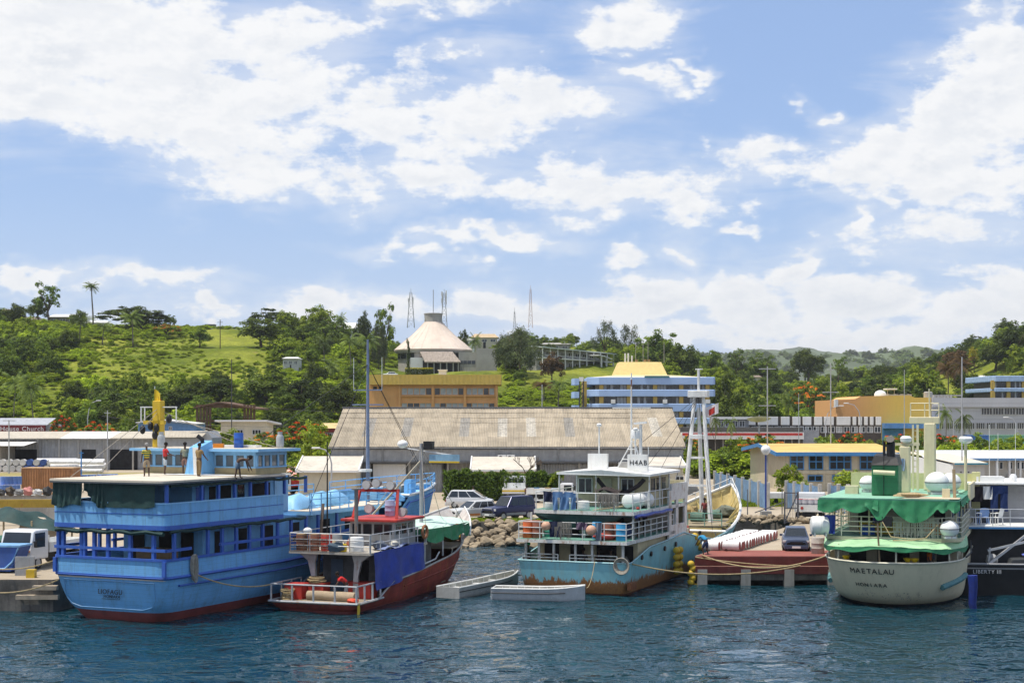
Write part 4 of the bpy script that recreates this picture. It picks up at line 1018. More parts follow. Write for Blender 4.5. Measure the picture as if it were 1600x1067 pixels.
def blue_block():
 Y = 300;f = lambda p: X(p,Y);z = lambda p: Z(p,Y)
 bands = [(589,601),(608.5,619.5),(630.5,643),(652.5,662.5),(673,683)]
 wins = [(600,609),(619.5,631),(642,653.5),(662,673.5)]
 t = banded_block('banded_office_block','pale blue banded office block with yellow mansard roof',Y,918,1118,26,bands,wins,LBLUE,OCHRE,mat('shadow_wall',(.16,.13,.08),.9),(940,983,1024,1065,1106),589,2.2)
 cr = mat('cream_roof_sheet',(.66,.56,.34),.75,var=.07,world=True,corr=.8,bump=.15)
 MB().add([(f(919),Y + 2,z(589.4)),(f(1117),Y + .6,z(589.4)),(f(1117),Y + 25.5,z(589.4)),(f(919),Y + 25.5,z(589.4)),(f(966),Y + 7,z(584.5)),(f(1050),Y + 7,z(584.5)),(f(1050),Y + 18,z(584.5)),(f(966),Y + 18,z(584.5))],
    [(0,1,5,4),(1,2,6,5),(2,3,7,6),(3,0,4,7),(4,5,6,7)]).build('roof',cr,t)
 MB().add([(f(964.5),Y + 7,z(584.6)),(f(1048.5),Y + 7,z(584.6)),(f(1048.5),Y + 18,z(584.6)),(f(964.5),Y + 18,z(584.6)),(f(973),Y + 9,z(563)),(f(1040),Y + 9,z(563)),(f(1040),Y + 16,z(563)),(f(973),Y + 16,z(563))],
    [(0,1,5,4),(1,2,6,5),(2,3,7,6),(3,0,4,7),(4,5,6,7)]).build('mansard',mat('yellow_mansard',(.66,.50,.20),.75,var=.08,world=True),t)
 for p in (984,989,995): MB().tube([(f(p),Y + 12,z(563)),(f(p),Y + 12,z(548 if p < 990 else 552))],.18,6).build('roof_pipe',WHITEW,t)
 for p in (1001,1021,1013,1047): MB().tube([(f(p),Y + 12,z(563)),(f(p),Y + 12,z(530))],.05,4).build('aerial',CONC,t)
 for p in (1000,1014,1020): MB().box(f(p),f(p + 4),Y + 11,Y + 12.2,z(563),z(558.5)).build('roof_unit',mat('rust_unit',(.3,.2,.1),.8),t)
 MB().box(f(1007),f(1046),Y - .12,Y - .01,z(590),z(587)).build('sign_board',mat('teal_sign',(.05,.18,.22),.5),t)
 for p,r in ((958,627),(1039,627),(1106,627)):
  MB().box(f(p) - .42,f(p) + .42,Y - .35,Y + .2,z(r + 3),z(r - 3)).build('air_conditioner',WHITEW,t)
 # stair tower to the left
 q = thing('stair_tower','narrow blue and yellow stair tower beside the banded office block','building',(0,0,0))
 MB().box(f(912),f(918.2),Y + 3,Y + 9,1.4,z(595)).build('wall',OCHRE,q)
 for a,b in ((591,601),(612,621.5),(633,643)): MB().prism([(f(895),Y + 2),(f(898),Y + .6),(f(905),Y + .6),(f(905),Y + 8),(f(895),Y + 8)],'z',z(b),z(a)).build('balcony_band',LBLUE,q)
 for p in (905.5,912): MB().box(f(p) - .12,f(p) + .12,Y + 1,Y + 1.25,1.4,z(592)).build('steel_post',mat('dark_steel',(.06,.06,.06),.6),q)
 for k in range(7): MB().bar((f(905.5),Y + 1.6,z(640 - k * 7)),(f(912),Y + 1.6,z(633 - k * 7)),.12).build('stair_flight',MATS['dark_steel'],q)
 MB().box(f(905),f(912),Y + .7,Y + .95,z(595.5),z(589)).build('sign',WHITEW,q)
blue_block()
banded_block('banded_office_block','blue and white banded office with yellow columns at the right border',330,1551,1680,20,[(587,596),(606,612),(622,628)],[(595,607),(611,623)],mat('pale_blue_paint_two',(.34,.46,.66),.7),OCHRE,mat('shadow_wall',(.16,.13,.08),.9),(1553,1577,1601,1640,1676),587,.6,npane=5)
# ---------------------------------------------------------- shops behind
def shops():
 Y = 268;f = lambda p: X(p,Y);z = lambda p: Z(p,Y)
 t = thing('red_striped_shop','long low shop with a white and red fascia behind the lawn','building',(0,0,0))
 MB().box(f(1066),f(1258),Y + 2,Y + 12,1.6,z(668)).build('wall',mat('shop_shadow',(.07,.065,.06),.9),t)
 MB().box(f(1066),f(1256),Y,Y + 2.1,z(686),z(675.5)).build('fascia',WHITEW,t)
 MB().box(f(1066),f(1254),Y - .05,Y - .003,z(680.2),z(676.3)).build('red_stripe',mat('red_paint',(.45,.035,.03),.6),t)
 for i in range(16): MB().box(f(1070 + i * 12),f(1071.2 + i * 12),Y + .6,Y + .9,1.6,z(686)).build('post',CONC,t)
 u = thing('upper_shop_row','upper floor row of dark shop windows above the red-striped fascia','building',(0,0,0))
 Y2 = 276;f2 = lambda p: X(p,Y2);z2 = lambda p: Z(p,Y2)
 MB().box(f2(1120),f2(1170),Y2,Y2 + 10,1.6,z2(651)).build('wall',mat('grey_shopfront',(.30,.30,.30),.8,var=.3,vscale=.4,world=True),u)
 for i in range(4): window(u,f2(1122 + i * 11),f2(1131 + i * 11),z2(667),z2(657),Y2 - .01,WHITEW,GLASS,2,1,.1)
 MB().box(f2(1120),f2(1170),Y2 - .6,Y2 - .003,z2(655),z2(651)).build('fascia',WHITEW,u)
 w = thing('white_panel_store','two-storey store fronted by white panels with dark gaps','building',(0,0,0))
 Y3 = 282;f3 = lambda p: X(p,Y3);z3 = lambda p: Z(p,Y3)
 MB().box(f3(1160),f3(1377),Y3,Y3 + 14,1.6,z3(651)).build('wall',mat('dark_brown_wall',(.085,.07,.06),.9,var=.3),w)
 for a,b in ((1158,1163),(1166,1180),(1184,1215),(1220,1233),(1238,1250),(1254,1267),(1272,1284),(1287,1302),(1307,1328),(1332,1337),(1341,1346),(1350,1355),(1359,1364),(1368,1376)):
  MB().box(f3(a),f3(b),Y3 - .5,Y3 - .003,z3(664),z3(651)).build('panel',WHITEW,w,bevel=.04)
 for i in range(18): window(w,f3(1162 + i * 12),f3(1172 + i * 12),z3(676),z3(666),Y3 - .01,WHITEW,GLASS,2,1,.1,.12,CURTAIN,.3)
 MB().box(f3(1234),f3(1275),Y3 - 3,Y3 - .5,1.6,z3(672)).build('grey_hoarding',mat('grey_sheet',(.30,.31,.33),.8,corr=.5),w)
 # orange and yellow block
 Y4 = 300;f4 = lambda p: X(p,Y4);z4 = lambda p: Z(p,Y4)
 o = thing('orange_yellow_store','windowless store painted orange fading to yellow with a stepped parapet','building',(0,0,0))
 gm = mat('orange_to_yellow_paint',(.70,.36,.14),.85,var=.06,vscale=.15,streak=.15,world=True,grad=(f4(1335),f4(1400),(.74,.49,.10)))
 MB().prism([(f4(1308),1.4),(f4(1308),z4(624.5)),(f4(1336),z4(623.5)),(f4(1345),z4(619)),(f4(1420),z4(617.5)),(f4(1430),z4(621)),(f4(1455),z4(621)),(f4(1455),1.4)],'y',Y4,Y4 + 22).build('wall',gm,o)
 MB().box(f4(1304.5),f4(1309),Y4 - .4,Y4 + 1,z4(635.5),z4(624)).build('sign_box',WHITEW,o)
 MB().box(f4(1378),f4(1462),Y4 - 2.4,Y4 - .003,z4(669),z4(661)).build('canopy',mat('canopy_blue',(.10,.25,.52),.6),o)
 MB().box(f4(1378),f4(1410),Y4 - .8,Y4 - .01,1.6,z4(669)).build('shopfront',mat('shopfront_blue',(.06,.22,.42),.6),o)
 for k in range(11):
  MB().box(f4(1403 + k * 3.6),f4(1405.4 + k * 3.6),Y4 + 8,Y4 + 9,z4(619),z4(614.5 + (k % 3) * .4)).build('roof_unit',CONC,o)
 MB().lathe([(1.25,0),(1.2,.5),(.9,.95),(.3,1.2)],14,(f4(1387),Y4 + 6,z4(618.5))).build('dome_vent',WHITEW,o,True)
 MB().box(f4(1409),f4(1426),Y4 + 12,Y4 + 15,z4(607),z4(605)).build('tank_stand_roof',WHITEW,o)
 for p in (1412,1423): MB().box(f4(p),f4(p + .9),Y4 + 13,Y4 + 13.2,z4(618),z4(607)).build('tank_stand_post',CONC,o)
 g = thing('grey_office_block','two-storey grey panelled office with strip windows on the right','building',(0,0,0))
 gp = mat('grey_cladding',(.46,.465,.50),.7,var=.08,vscale=.2,planks=1.55,bump=.15,world=True,streak=.15)
 MB().box(f4(1455.5),f4(1680),Y4 - .3,Y4 + 20,1.4,z4(622)).build('wall',gp,g)
 MB().box(f4(1455.5),f4(1680),Y4 - .8,Y4 - .302,z4(636),z4(621.5)).build('parapet',gp,g)
 for r in ((637,648),(660,670.5)):
  for i in range(11 if r[0] > 650 else 6):
   a = 1548 - (11 if r[0] > 650 else 1) * 8 + i * 16 if r[0] > 650 else 1532 + i * 18
   window(g,f4(a),f4(a + (14 if r[0] > 650 else 17.4)),z4(r[1]),z4(r[0]),Y4 - .31,mat('pale_frame',(.5,.5,.5),.6),GLASSB,4,1,.09,.14)
 for k in range(6): MB().box(f4(1473 + k * 5),f4(1476.5 + k * 5),Y4 + 6,Y4 + 7.2,z4(621),z4(616)).build('roof_unit',CONC,g)
 for k,(p0,p1) in enumerate(((1458,1466),)): MB().lathe([(.9,0),(.9,1.1),(.6,1.3)],12,(f4(1461),Y4 + 5,z4(621.5))).build('water_tank',CONC,g)
 MB().bar((f4(1490),Y4 + 8,z4(617)),(f4(1520),Y4 + 8,z4(617)),.25).build('roof_pipe',CONC,g)
 for nm,a,b,m,lb in (('shipping_container',1512,1545,mat('container_blue',(.05,.16,.45),.6,corr=.28,bump=.8),'blue shipping container in front of the grey office'),('shipping_container',1545.6,1605,mat('container_green',(.16,.38,.24),.6,corr=.28,bump=.8),'pale green shipping container beside the blue one')):
  c = thing(nm,lb,'container',(X((a + b) / 2,250),250,4.4));w2 = (X(b,250) - X(a,250)) / 2
  MB().box(-w2,w2,0,2.4,0,2.5).build('body',m,c)
  MB().box(-w2,w2,-.03,2.43,2.38,2.52).build('top_rail',m,c);MB().box(-w2,w2,-.03,2.43,-.02,.12).build('bottom_rail',m,c)
  for s in (-1,1): MB().box(s * w2 - .08,s * w2 + .08,-.035,.12,0,2.53).build('corner_post',m,c)
  p = thing('container_plinth','concrete plinth under the ' + lb.split(' in front')[0].split(' beside')[0],'plinth',(X((a + b) / 2,250),250,1.6));MB().box(-w2 * .98,w2 * .98,.1,2.3,0,2.78).build('block',CONC,p)
shops()
# ---------------------------------------------------------- yellow-roofed shed
def yellow_shed():
 x0,x1,yf,yr = 30.4,43.0,172,184;ze,zr = Z(705,yf),Z(694,yr)
 t = thing('yellow_roofed_shed','cream two-storey shed with yellow roof and blue-framed windows','building',(0,0,0))
 cw = mat('cream_board_wall',(.56,.50,.37),.8,var=.08,planks=.9,planks_axis=0,bump=.3,world=True,streak=.2)
 MB().prism([(yf,1.6),(2 * yr - yf,1.6),(2 * yr - yf,ze - .05),(yr,zr - .2),(yf,ze - .05)],'x',x0,x1).build('wall',cw,t)
 ym = mat('yellow_roof_sheet',(.62,.42,.13),.75,var=.12,vscale=.4,corr=.25,bump=.3,world=True,grime=.3)
 for sg in (1,-1):
  ya = yf - .9 if sg > 0 else 2 * yr - yf + .9
  MB().add([(x0 - .9,ya,ze - .12),(x1 + .6,ya,ze - .12),(x1 + .6,yr,zr + .1),(x0 - .9,yr,zr + .1),(x0 - .9,ya,ze - .24),(x1 + .6,ya,ze - .24),(x1 + .6,yr,zr - .05),(x0 - .9,yr,zr - .05)],
     [(0,1,2,3),(7,6,5,4),(0,4,5,1),(1,5,6,2),(3,7,4,0)]).build('roof',ym,t)
 MB().box(x0 - .95,x1 + .65,yf - 1.0,yf - .91,ze - .5,ze - .08).build('fascia',BLUEP,t)
 MB().bar((x0 - .96,yf - .95,ze - .3),(x0 - .96,yr,zr - .08),.1,.42).build('barge_board',BLUEP,t)
 MB().bar((x0 - .96,2 * yr - yf + .9,ze - .3),(x0 - .96,yr,zr - .08),.1,.42).build('barge_board',BLUEP,t)
 f = lambda p: X(p,yf);z = lambda p: Z(p,yf)
 for a,b,n in ((1234,1256,2),(1263.5,1286,2),(1295.5,1330,3),(1343,1366,2)):
  window(t,f(a),f(b),z(733.5),z(708.5),yf - .01,BLUEP,GLASS,n,2,.11,.14)
 for a,b in ((1262,1285),(1300,1325)): window(t,f(a),f(b),z(752),z(742),yf - .01,BLUEP,GLASS,2,1,.1,.14)
 MB().box(x0 - .05,x1 + .05,yf - .12,yf - .003,z(740),z(735)).build('string_course',cw,t)
yellow_shed()
# ---------------------------------------------------------- white offices on the right
def white_offices():
 t = thing('white_office','long white-roofed office with blue fascia behind the cream ship','building',(0,0,0))
 Y = 150;f = lambda p: X(p,Y);z = lambda p: Z(p,Y)
 MB().box(f(1462),f(1720),Y,Y + 9,1.6,z(717)).build('wall',mat('pale_cream_wall',(.62,.58,.50),.8,var=.08,world=True,streak=.2),t)
 wr = mat('white_roof_sheet',(.80,.80,.79),.6,var=.05,world=True)
 MB().add([(f(1440),Y - 1,z(715)),(f(1725),Y - 1,z(715)),(f(1725),Y + 5,z(705)),(f(1450),Y + 5,z(705)),(f(1725),Y + 11,z(714)),(f(1450),Y + 11,z(714))],[(0,1,2,3),(3,2,4,5)]).build('roof',wr,t)
 MB().box(f(1440),f(1725),Y - 1.08,Y - 1.0,z(719),z(715)).build('fascia',mat('fascia_blue',(.16,.30,.50),.6),t)
 for p in (1553,1573,1590,1607): MB().box(f(p) - .09,f(p) + .09,Y - .9,Y - .7,1.6,z(718)).build('post',WHITEW,t)
 for a,b in ((1556,1567),(1574,1582),(1588,1600),(1606,1618)): window(t,f(a),f(b),z(733),z(721),Y - .01,WHITEW,GLASS,2,1,.07,.12,CURTAIN,.4)
 MB().box(f(1540),f(1720),Y - .6,Y - .003,z(756),z(754)).build('ledge',CONC,t)
 for k in range(12): MB().box(f(1541 + k * 5),f(1542 + k * 5),Y - 1.6,Y - 1.5,z(766),z(756)).build('blue_paling',BLUEP,t)
 ac = ac_unit(f(1579.5),Y - .3,z(751.5),'white air conditioner on the white office wall')
 u = thing('white_annex','pale grey gabled annex in front of the white office','building',(0,0,0))
 Y2 = 138;f2 = lambda p: X(p,Y2);z2 = lambda p: Z(p,Y2)
 gw = mat('pale_grey_wall',(.56,.545,.52),.8,var=.05,world=True,streak=.15)
 MB().box(f2(1489.5),f2(1538),Y2,Y2 + 11,1.6,z2(724)).build('wall',gw,u)
 MB().add([(f2(1488),Y2 - .5,z2(723)),(f2(1541),Y2 - .5,z2(723)),(f2(1541),Y2 + 11,z2(713)),(f2(1462),Y2 + 11,z2(710))],[(0,1,2,3)]).build('roof',mat('cream_flat_roof',(.66,.58,.45),.8,var=.08,world=True),u)
 MB().box(f2(1489),f2(1541),Y2 - .58,Y2 - .5,z2(725.5),z2(722.8)).build('fascia',mat('fascia_teal',(.05,.25,.36),.6),u)
 MB().add([(f2(1489),Y2 - .02,1.6),(f2(1489),Y2 - .02,z2(726)),(f2(1440),Y2 + 14,z2(709)),(f2(1440),Y2 + 14,1.6),(f2(1489) + .3,Y2 + .3,1.6),(f2(1489) + .3,Y2 + .3,z2(726)),(f2(1440),Y2 + 14.4,z2(709)),(f2(1440),Y2 + 14.4,1.6)],
    [(0,1,2,3),(7,6,5,4),(1,5,6,2),(0,4,5,1)]).build('side_wall',WHITEW,u)
 for (p,r) in ((1501.5,737.5),(1513.5,737.5),(1526,737.5),(1526,746.5),(1526,755.5),(1526,764.5)):
  MB().cyl((f2(p),Y2 - .02,z2(r)),(f2(p),Y2 + .02,z2(r)),.07,8).build('vent_hole',DARKIN,u)
white_offices()
# ---------------------------------------------------------- sheds and houses on the left
def left_sheds():
 Y = 240;f = lambda p: X(p,Y);z = lambda p: Z(p,Y)
 t = thing('metal_shed','long low metal shed with a pale roof behind the drum yard','shed',(0,0,0))
 cm = mat('galvanised_wall',(.40,.405,.41),.7,var=.15,corr=.5,bump=.5,streak=.4,world=True)
 MB().box(f(-60),f(330),Y,Y + 12,1.6,z(684)).build('wall',cm,t)
 rm = mat('tan_shed_roof',(.47,.42,.34),.8,var=.12,corr=.5,bump=.3,world=True,grime=.3)
 xs = [-62,5,60,97,175,335];mm = [rm,rm,rm,mat('new_white_roof',(.70,.69,.66),.6),rm]
 for i in range(5):
  MB().add([(f(xs[i]),Y - 1.2,z(684.3)),(f(xs[i + 1]),Y - 1.2,z(684.3)),(f(xs[i + 1]),Y + 6,z(674.5)),(f(xs[i]),Y + 6,z(674.5)),(f(xs[i]),Y - 1.2,z(685.5)),(f(xs[i + 1]),Y - 1.2,z(685.5))],[(0,1,2,3),(4,5,1,0)]).build('roof',mm[i],t)
 for i,p in enumerate((62,95,125,165,168,210,260)): MB().box(f(p) - .12,f(p) + .12,Y - 1.0,Y - .7,1.6,z(686)).build('post',CONC,t)
 for a,b in ((24,60),(128,150),(172,215)): MB().box(f(a),f(b),Y - .06,Y - .003,1.6,z(702)).build('open_bay',DARKIN,t)
 MB().box(f(-40),f(24),Y - 7,Y - .07,1.6,z(694)).build('lean_to',mat('tan_corrugated',(.36,.32,.26),.8,corr=.5,world=True),t)
 MB().add([(f(-40),Y - 7.5,z(695)),(f(61),Y - 7.5,z(695)),(f(61),Y - .1,z(689)),(f(-40),Y - .1,z(689))],[(0,1,2,3)]).build('lean_to_roof',mm[3],t)
 h = thing('grey_gable_shed','small grey shed with tan roof at the end of the metal shed','shed',(0,0,0))
 Y2 = 232;f2 = lambda p: X(p,Y2);z2 = lambda p: Z(p,Y2)
 MB().prism([(f2(240),1.6),(f2(331),1.6),(f2(331),z2(684)),(f2(324),z2(673.5)),(f2(240),z2(682))],'y',Y2,Y2 + 8).build('wall',mat('grey_shed_wall',(.36,.37,.39),.8,var=.1,streak=.2),h)
 MB().add([(f2(238),Y2 - .6,z2(683)),(f2(316),Y2 - .6,z2(683)),(f2(325),Y2 + .3,z2(673)),(f2(240),Y2 + .5,z2(673))],[(0,1,2,3)]).build('roof',rm,h)
 # church sign building
 c = thing('church_hall','low hall with a dark red sign board lettered in white','building',(0,0,0))
 Y3 = 262;f3 = lambda p: X(p,Y3);z3 = lambda p: Z(p,Y3)
 MB().box(f3(-80),f3(72),Y3,Y3 + 10,1.4,z3(663)).build('wall',cm,c)
 MB().add([(f3(-80),Y3 - .3,z3(664)),(f3(74),Y3 - .3,z3(664)),(f3(66),Y3 + 8,z3(653)),(f3(-80),Y3 + 8,z3(653))],[(0,1,2,3)]).build('roof',mat('grey_church_roof',(.36,.37,.40),.7,corr=.6,world=True),c)
 sg = MB().box(f3(-80),f3(72.5),Y3 - .7,Y3 - .35,z3(676),z3(664)).build('sign_board',mat('maroon_sign',(.16,.018,.022),.6),c)
 text_part('lettering','ers House Church',1.08,mat('sign_white',(.75,.75,.73),.6),c,(f3(70.5),Y3 - .72,z3(670)),(R(90),0,0),align='RIGHT',sx=1.06)
 # houses under the slope
 b = thing('blue_house','blue-walled house with a low white roof under the left slope','house',(0,0,0));Y4 = 290;f4 = lambda p: X(p,Y4);z4 = lambda p: Z(p,Y4)
 MB().prism([(f4(216),1.4),(f4(306),1.4),(f4(306),z4(662)),(f4(256),z4(656.5)),(f4(216),z4(660))],'y',Y4,Y4 + 9).build('wall',mat('house_blue',(.12,.26,.50),.75),b)
 MB().bar((f4(214),Y4 + 3,z4(660)),(f4(256),Y4 + 3,z4(656)),8,.2).build('roof',WHITEW,b);MB().bar((f4(256.3),Y4 + 3,z4(656)),(f4(309),Y4 + 3,z4(662)),8.02,.2).build('roof',WHITEW,b)
 for p in (250,264): window(b,f4(p),f4(p + 5),z4(672),z4(666),Y4 - .01,WHITEW,GLASS,2,1,.08)
 k = thing('cream_house','cream flat-roofed house below the dark thicket','house',(0,0,0));Y5 = 272;f5 = lambda p: X(p,Y5);z5 = lambda p: Z(p,Y5)
 MB().box(f5(345),f5(416),Y5,Y5 + 8,1.4,z5(658)).build('wall',CREAMW,k)
 MB().add([(f5(337),Y5 - 1,z5(656)),(f5(419),Y5 - 1,z5(656)),(f5(428),Y5 + 9,z5(661)),(f5(345),Y5 + 9,z5(661)),(f5(337),Y5 - 1,z5(658.5)),(f5(419),Y5 - 1,z5(658.5)),(f5(428),Y5 + 9,z5(664)),(f5(345),Y5 + 9,z5(664))],[(0,1,2,3),(0,4,5,1),(1,5,6,2),(7,6,5,4)]).build('roof',WHITEW,k)
 for p in (366,394): window(k,f5(p),f5(p + 14),z5(679),z5(671),Y5 - .01,WHITEW,GLASS,3,1,.08)
 fr = thing('timber_frame_building','brown open timber frame of a gabled building against the trees','building',(0,0,0));Y6 = 303;f6 = lambda p: X(p,Y6);z6 = lambda p: Z(p,Y6)
 bm = mat('brown_timber',(.14,.075,.042),.85,var=.25,world=True)
 for p in (308,313,318,323,328,382,387,392,397):
  MB().box(f6(p) - .22,f6(p) + .22,Y6,Y6 + .4,1.4,z6(632)).build('post',bm,fr)
 MB().box(f6(306),f6(400),Y6 + .02,Y6 + .35,z6(659),z6(656)).build('floor_beam',bm,fr)
 for s0,s1,r0,r1 in ((303.5,343,635.5,627.5),(343.2,403,627.5,638)):
  MB().add([(f6(s0),Y6 - .8,z6(r0)),(f6(s1),Y6 - .8,z6(r1)),(f6(s1),Y6 + 14,z6(r1)),(f6(s0),Y6 + 14,z6(r0)),(f6(s0),Y6 - .8,z6(r0 + 2.2)),(f6(s1),Y6 - .8,z6(r1 + 2.2)),(f6(s1),Y6 + 14,z6(r1 + 2.2)),(f6(s0),Y6 + 14,z6(r0 + 2.2))],
     [(0,1,2,3),(7,6,5,4),(0,4,5,1),(1,5,6,2),(2,6,7,3),(3,7,4,0)]).build('roof',bm,fr)
 MB().prism([(f6(306),z6(636)),(f6(399),z6(638.5)),(f6(343),z6(629))],'y',Y6 + .05,Y6 + .3).build('gable',bm,fr)
 s = thing('red_gold_shop','small shop with a yellow roof and red fascia past the warehouse end','building',(0,0,0));Y7 = 250;f7 = lambda p: X(p,Y7);z7 = lambda p: Z(p,Y7)
 MB().box(f7(500),f7(540),Y7,Y7 + 8,1.6,z7(668)).build('wall',WHITEW,s);MB().box(f7(498),f7(541),Y7 - .5,Y7 - .003,z7(675),z7(668.5)).build('fascia',mat('maroon_fascia',(.28,.03,.03),.6),s)
 MB().add([(f7(497),Y7 - 1,z7(669)),(f7(542),Y7 - 1,z7(669)),(f7(542),Y7 + 5,z7(661)),(f7(497),Y7 + 5,z7(661))],[(0,1,2,3)]).build('roof',mat('tan_yellow_roof',(.60,.44,.20),.8),s)
 for p in (512,520): window(s,f7(p),f7(p + 6),z7(682),z7(676.5),Y7 - .01,WHITEW,GLASS,2,1,.08)
left_sheds()
# ---------------------------------------------------------- hilltop houses
def hill_house(px,py,Y,w,h,roofh,label,wallm,roofm,posts=0,dep=7,name='hill_house'):
 x = X(px,Y);g = hz(x,Y);zt = Z(py,Y);wx = w / F * Y / 2;zr = zt;ze = zr - roofh
 t = thing(name,label,'house',(x,Y,0))
 MB().box(-wx,wx,0,dep,g - 1.5,ze + .05).build('wall',wallm,t)
 MB().add([(-wx * 1.12,-.8,ze),(wx * 1.12,-.8,ze),(wx * 1.12,dep + .8,ze),(-wx * 1.12,dep + .8,ze),(-wx * .8,dep * .5,zr),(wx * .8,dep * .5,zr)],[(0,1,5,4),(1,2,5),(2,3,4,5),(3,0,4),(3,2,1,0)]).build('roof',roofm,t)
 for k in range(3):
  c = -wx + (k + .5) * wx * 2 / 3;window(t,c - wx * .2,c + wx * .2,ze - 1.7,ze - .6,-.01,WHITEW,GLASS,2,1,.1)
 MB().box(-wx * .1,wx * .1,-.05,-.003,g - .5,ze - .7).build('door',DARKIN,t)
RB = mat('brown_roof',(.22,.17,.13),.8);RW = mat('pale_tin_roof',(.66,.65,.63),.6)
hill_house(46,494,545,26,3.2,1.3,'small grey gabled house at the left end of the crest',mat('blue_grey_wall',(.35,.37,.40),.8),RB)
hill_house(98,490,540,44,3.5,1.2,'wide house with a white tin roof under the tall loose tree',mat('brown_wall',(.22,.19,.15),.8),RW)
hill_house(150,500,550,34,3,1.0,'low white-roofed house right of the lone palm',WHITEW,RW)
hill_house(545,503,555,26,4,2.6,'white house with a pitched white roof between the crest trees',WHITEW,RW)
hill_house(454,557,440,24,2.6,.6,'small white hut on the mid slope below the half-bare tree',mat('hut_grey',(.5,.5,.48),.8),RW)
hill_house(757,521,600,40,4,1.6,'tan-roofed house behind the conical hall',CREAMW,mat('tan_tile',(.48,.36,.22),.8))
hill_house(730,527,590,22,3,1.0,'small pale-roofed house at the edge of the conical roof',WHITEW,RW)
hill_house(356,513,585,16,3,.8,'small white house at the top of the mown strip',WHITEW,RW)
hill_house(300,511,590,40,2.6,.7,'low grey-roofed house on the skyline left of the mown strip',WHITEW,RB)
hill_house(5,482,560,18,4,1.0,'brown-roofed house cut by the left border',mat('brown_wall',(.22,.19,.15),.8),RB)
hill_house(868,535,620,44,3,.8,'flat pale building on the ridge behind the long veranda building',CONC,CONC)
hill_house(1258,573,720,24,3,.8,'white-roofed house in the valley wood',WHITEW,RW)
hill_house(1180,586,600,20,3,.8,'small tan-roofed house deep in the valley wood',CREAMW,RB)
hill_house(1540,586,480,12,3,.8,'tiny white house among the right-hand trees',WHITEW,RW)
def water_tank(px,py,Y):
 x = X(px,Y);g = hz(x,Y);t = thing('tank_tower','dark square water tank on the skyline at the mown strip','water tank',(x,Y,g))
 MB().box(-1.8,1.8,-1.8,1.8,1.2,Z(py,Y) - g).build('tank',mat('dark_tank',(.10,.11,.13),.8),t)
 for a in (-1.5,1.5):
  for b in (-1.5,1.5): MB().box(a - .15,a + .15,b - .15,b + .15,-.5,1.2).build('leg',CONC,t)
water_tank(329,507,565)
# ---------------------------------------------------------- masts, poles, lamps, wires
STEEL = mat('grey_steel',(.33,.34,.35),.5,.3,var=.15);GALV = mat('galvanised_pole',(.42,.43,.44),.5,.2)
def lattice(px,top,base,Y,w,label,m=STEEL,spikes=0):
 x = X(px,Y);zb = Z(base,Y);zt = Z(top,Y);H_ = zt - zb;t = thing('lattice_mast',label,'antenna mast',(x,Y,zb));q = MB();n = max(5,int(H_ / 2.2))
 g = lambda u: w * (1 - .72 * u) / 2
 cs = [(1,1),(1,-1),(-1,-1),(-1,1)]
 for (a,b) in cs: q.bar((a * g(0),b * g(0),0),(a * g(1),b * g(1),H_),.12)
 for i in range(n):
  u0,u1 = i / n,(i + 1) / n
  for k in range(4):
   a,b = cs[k];c,d = cs[(k + 1) % 4]
   q.bar((a * g(u0),b * g(u0),H_ * u0),(c * g(u1),d * g(u1),H_ * u1),.07);q.bar((a * g(u1),b * g(u1),H_ * u1),(c * g(u1),d * g(u1),H_ * u1),.06)
 q.build('lattice',m,t)
 q = MB();q.tube([(0,0,H_),(0,0,H_ + 1.5)],.06,5)
 q.build('lightning_rod',m,t)
 for k in range(spikes):
  z0 = H_ * (.62 + .1 * k);MB().box(-.9 - .2 * (k % 2),-.5,-.15,.15,z0,z0 + 1.5).build('panel_antenna',WHITEW,t);MB().box(.5,.95,-.15,.15,z0 + .6,z0 + 1.9).build('panel_antenna',WHITEW,t)
lattice(642,457,512,560,2.6,'broad blue-grey lattice mast left of the lantern',STEEL,2)
lattice(694,458,512,560,2.2,'lattice mast hung with panel antennas right of the lantern',STEEL,4)
lattice(829,452,512,600,1.6,'red and white lattice mast above the casuarina',mat('mast_pink',(.50,.34,.31),.6),0)
lattice(804,487,515,600,1.0,'short dark lattice mast left of the red and white one',STEEL,0)
def pole(px,top,base,Y,r,label,arms=(),m=None,name='utility_pole',z0=None,cat='pole'):
 x = X(px,Y);zb = z0 if z0 is not None else (hz(x,Y) if Y > 285 else 1.6);h = Z(top,Y) - zb
 t = thing(name,label,cat,(x,Y,zb - .1));MB().tube([(0,0,0),(0,0,h)],r,7,r * .7).build('shaft',m or GALV,t,True)
 for (dz,w) in arms: MB().bar((-w,0,h - dz),(w,0,h - dz),.1).build('cross_arm',m or GALV,t)
 return t
pole(344,499,0,470,.16,'utility pole beside the lone round tree',((.8,.9),),BARK)
pole(1199,571,0,180,.09,'tall thin aerial pole with two cross arms behind the tripod mast',((.3,1.0),(4.6,1.0)))
pole(1298,566,0,190,.09,'tall thin aerial pole with two cross arms above the yellow roof',((.8,.4),(3.6,1.0)))
pole(1503,556,0,140,.08,'tallest bare aerial pole rising before the grey office')
pole(1413,577,0,270,.08,'aerial pole behind the yellow wall',())
pole(847,600,0,300,.12,'pole at the corner of the outside stair tower',())
pole(362,560,0,260,.10,'thin dark aerial pole in front of the cream flat-roofed house',(),mat('dark_steel',(.06,.06,.06),.6))
pole(1248,614,0,230,.07,'short thin pole between the two tall aerial poles',())
pole(168,640,0,236,.11,'floodlight pole by the metal shed',((.4,.5),))
pole(14,655,0,225,.12,'pole with two loudspeakers at the left border',((.1,.9),))
pole(127,704,0,200,.12,'blue floodlight post at the end of the drum yard',((.2,.3),),BLUEP)
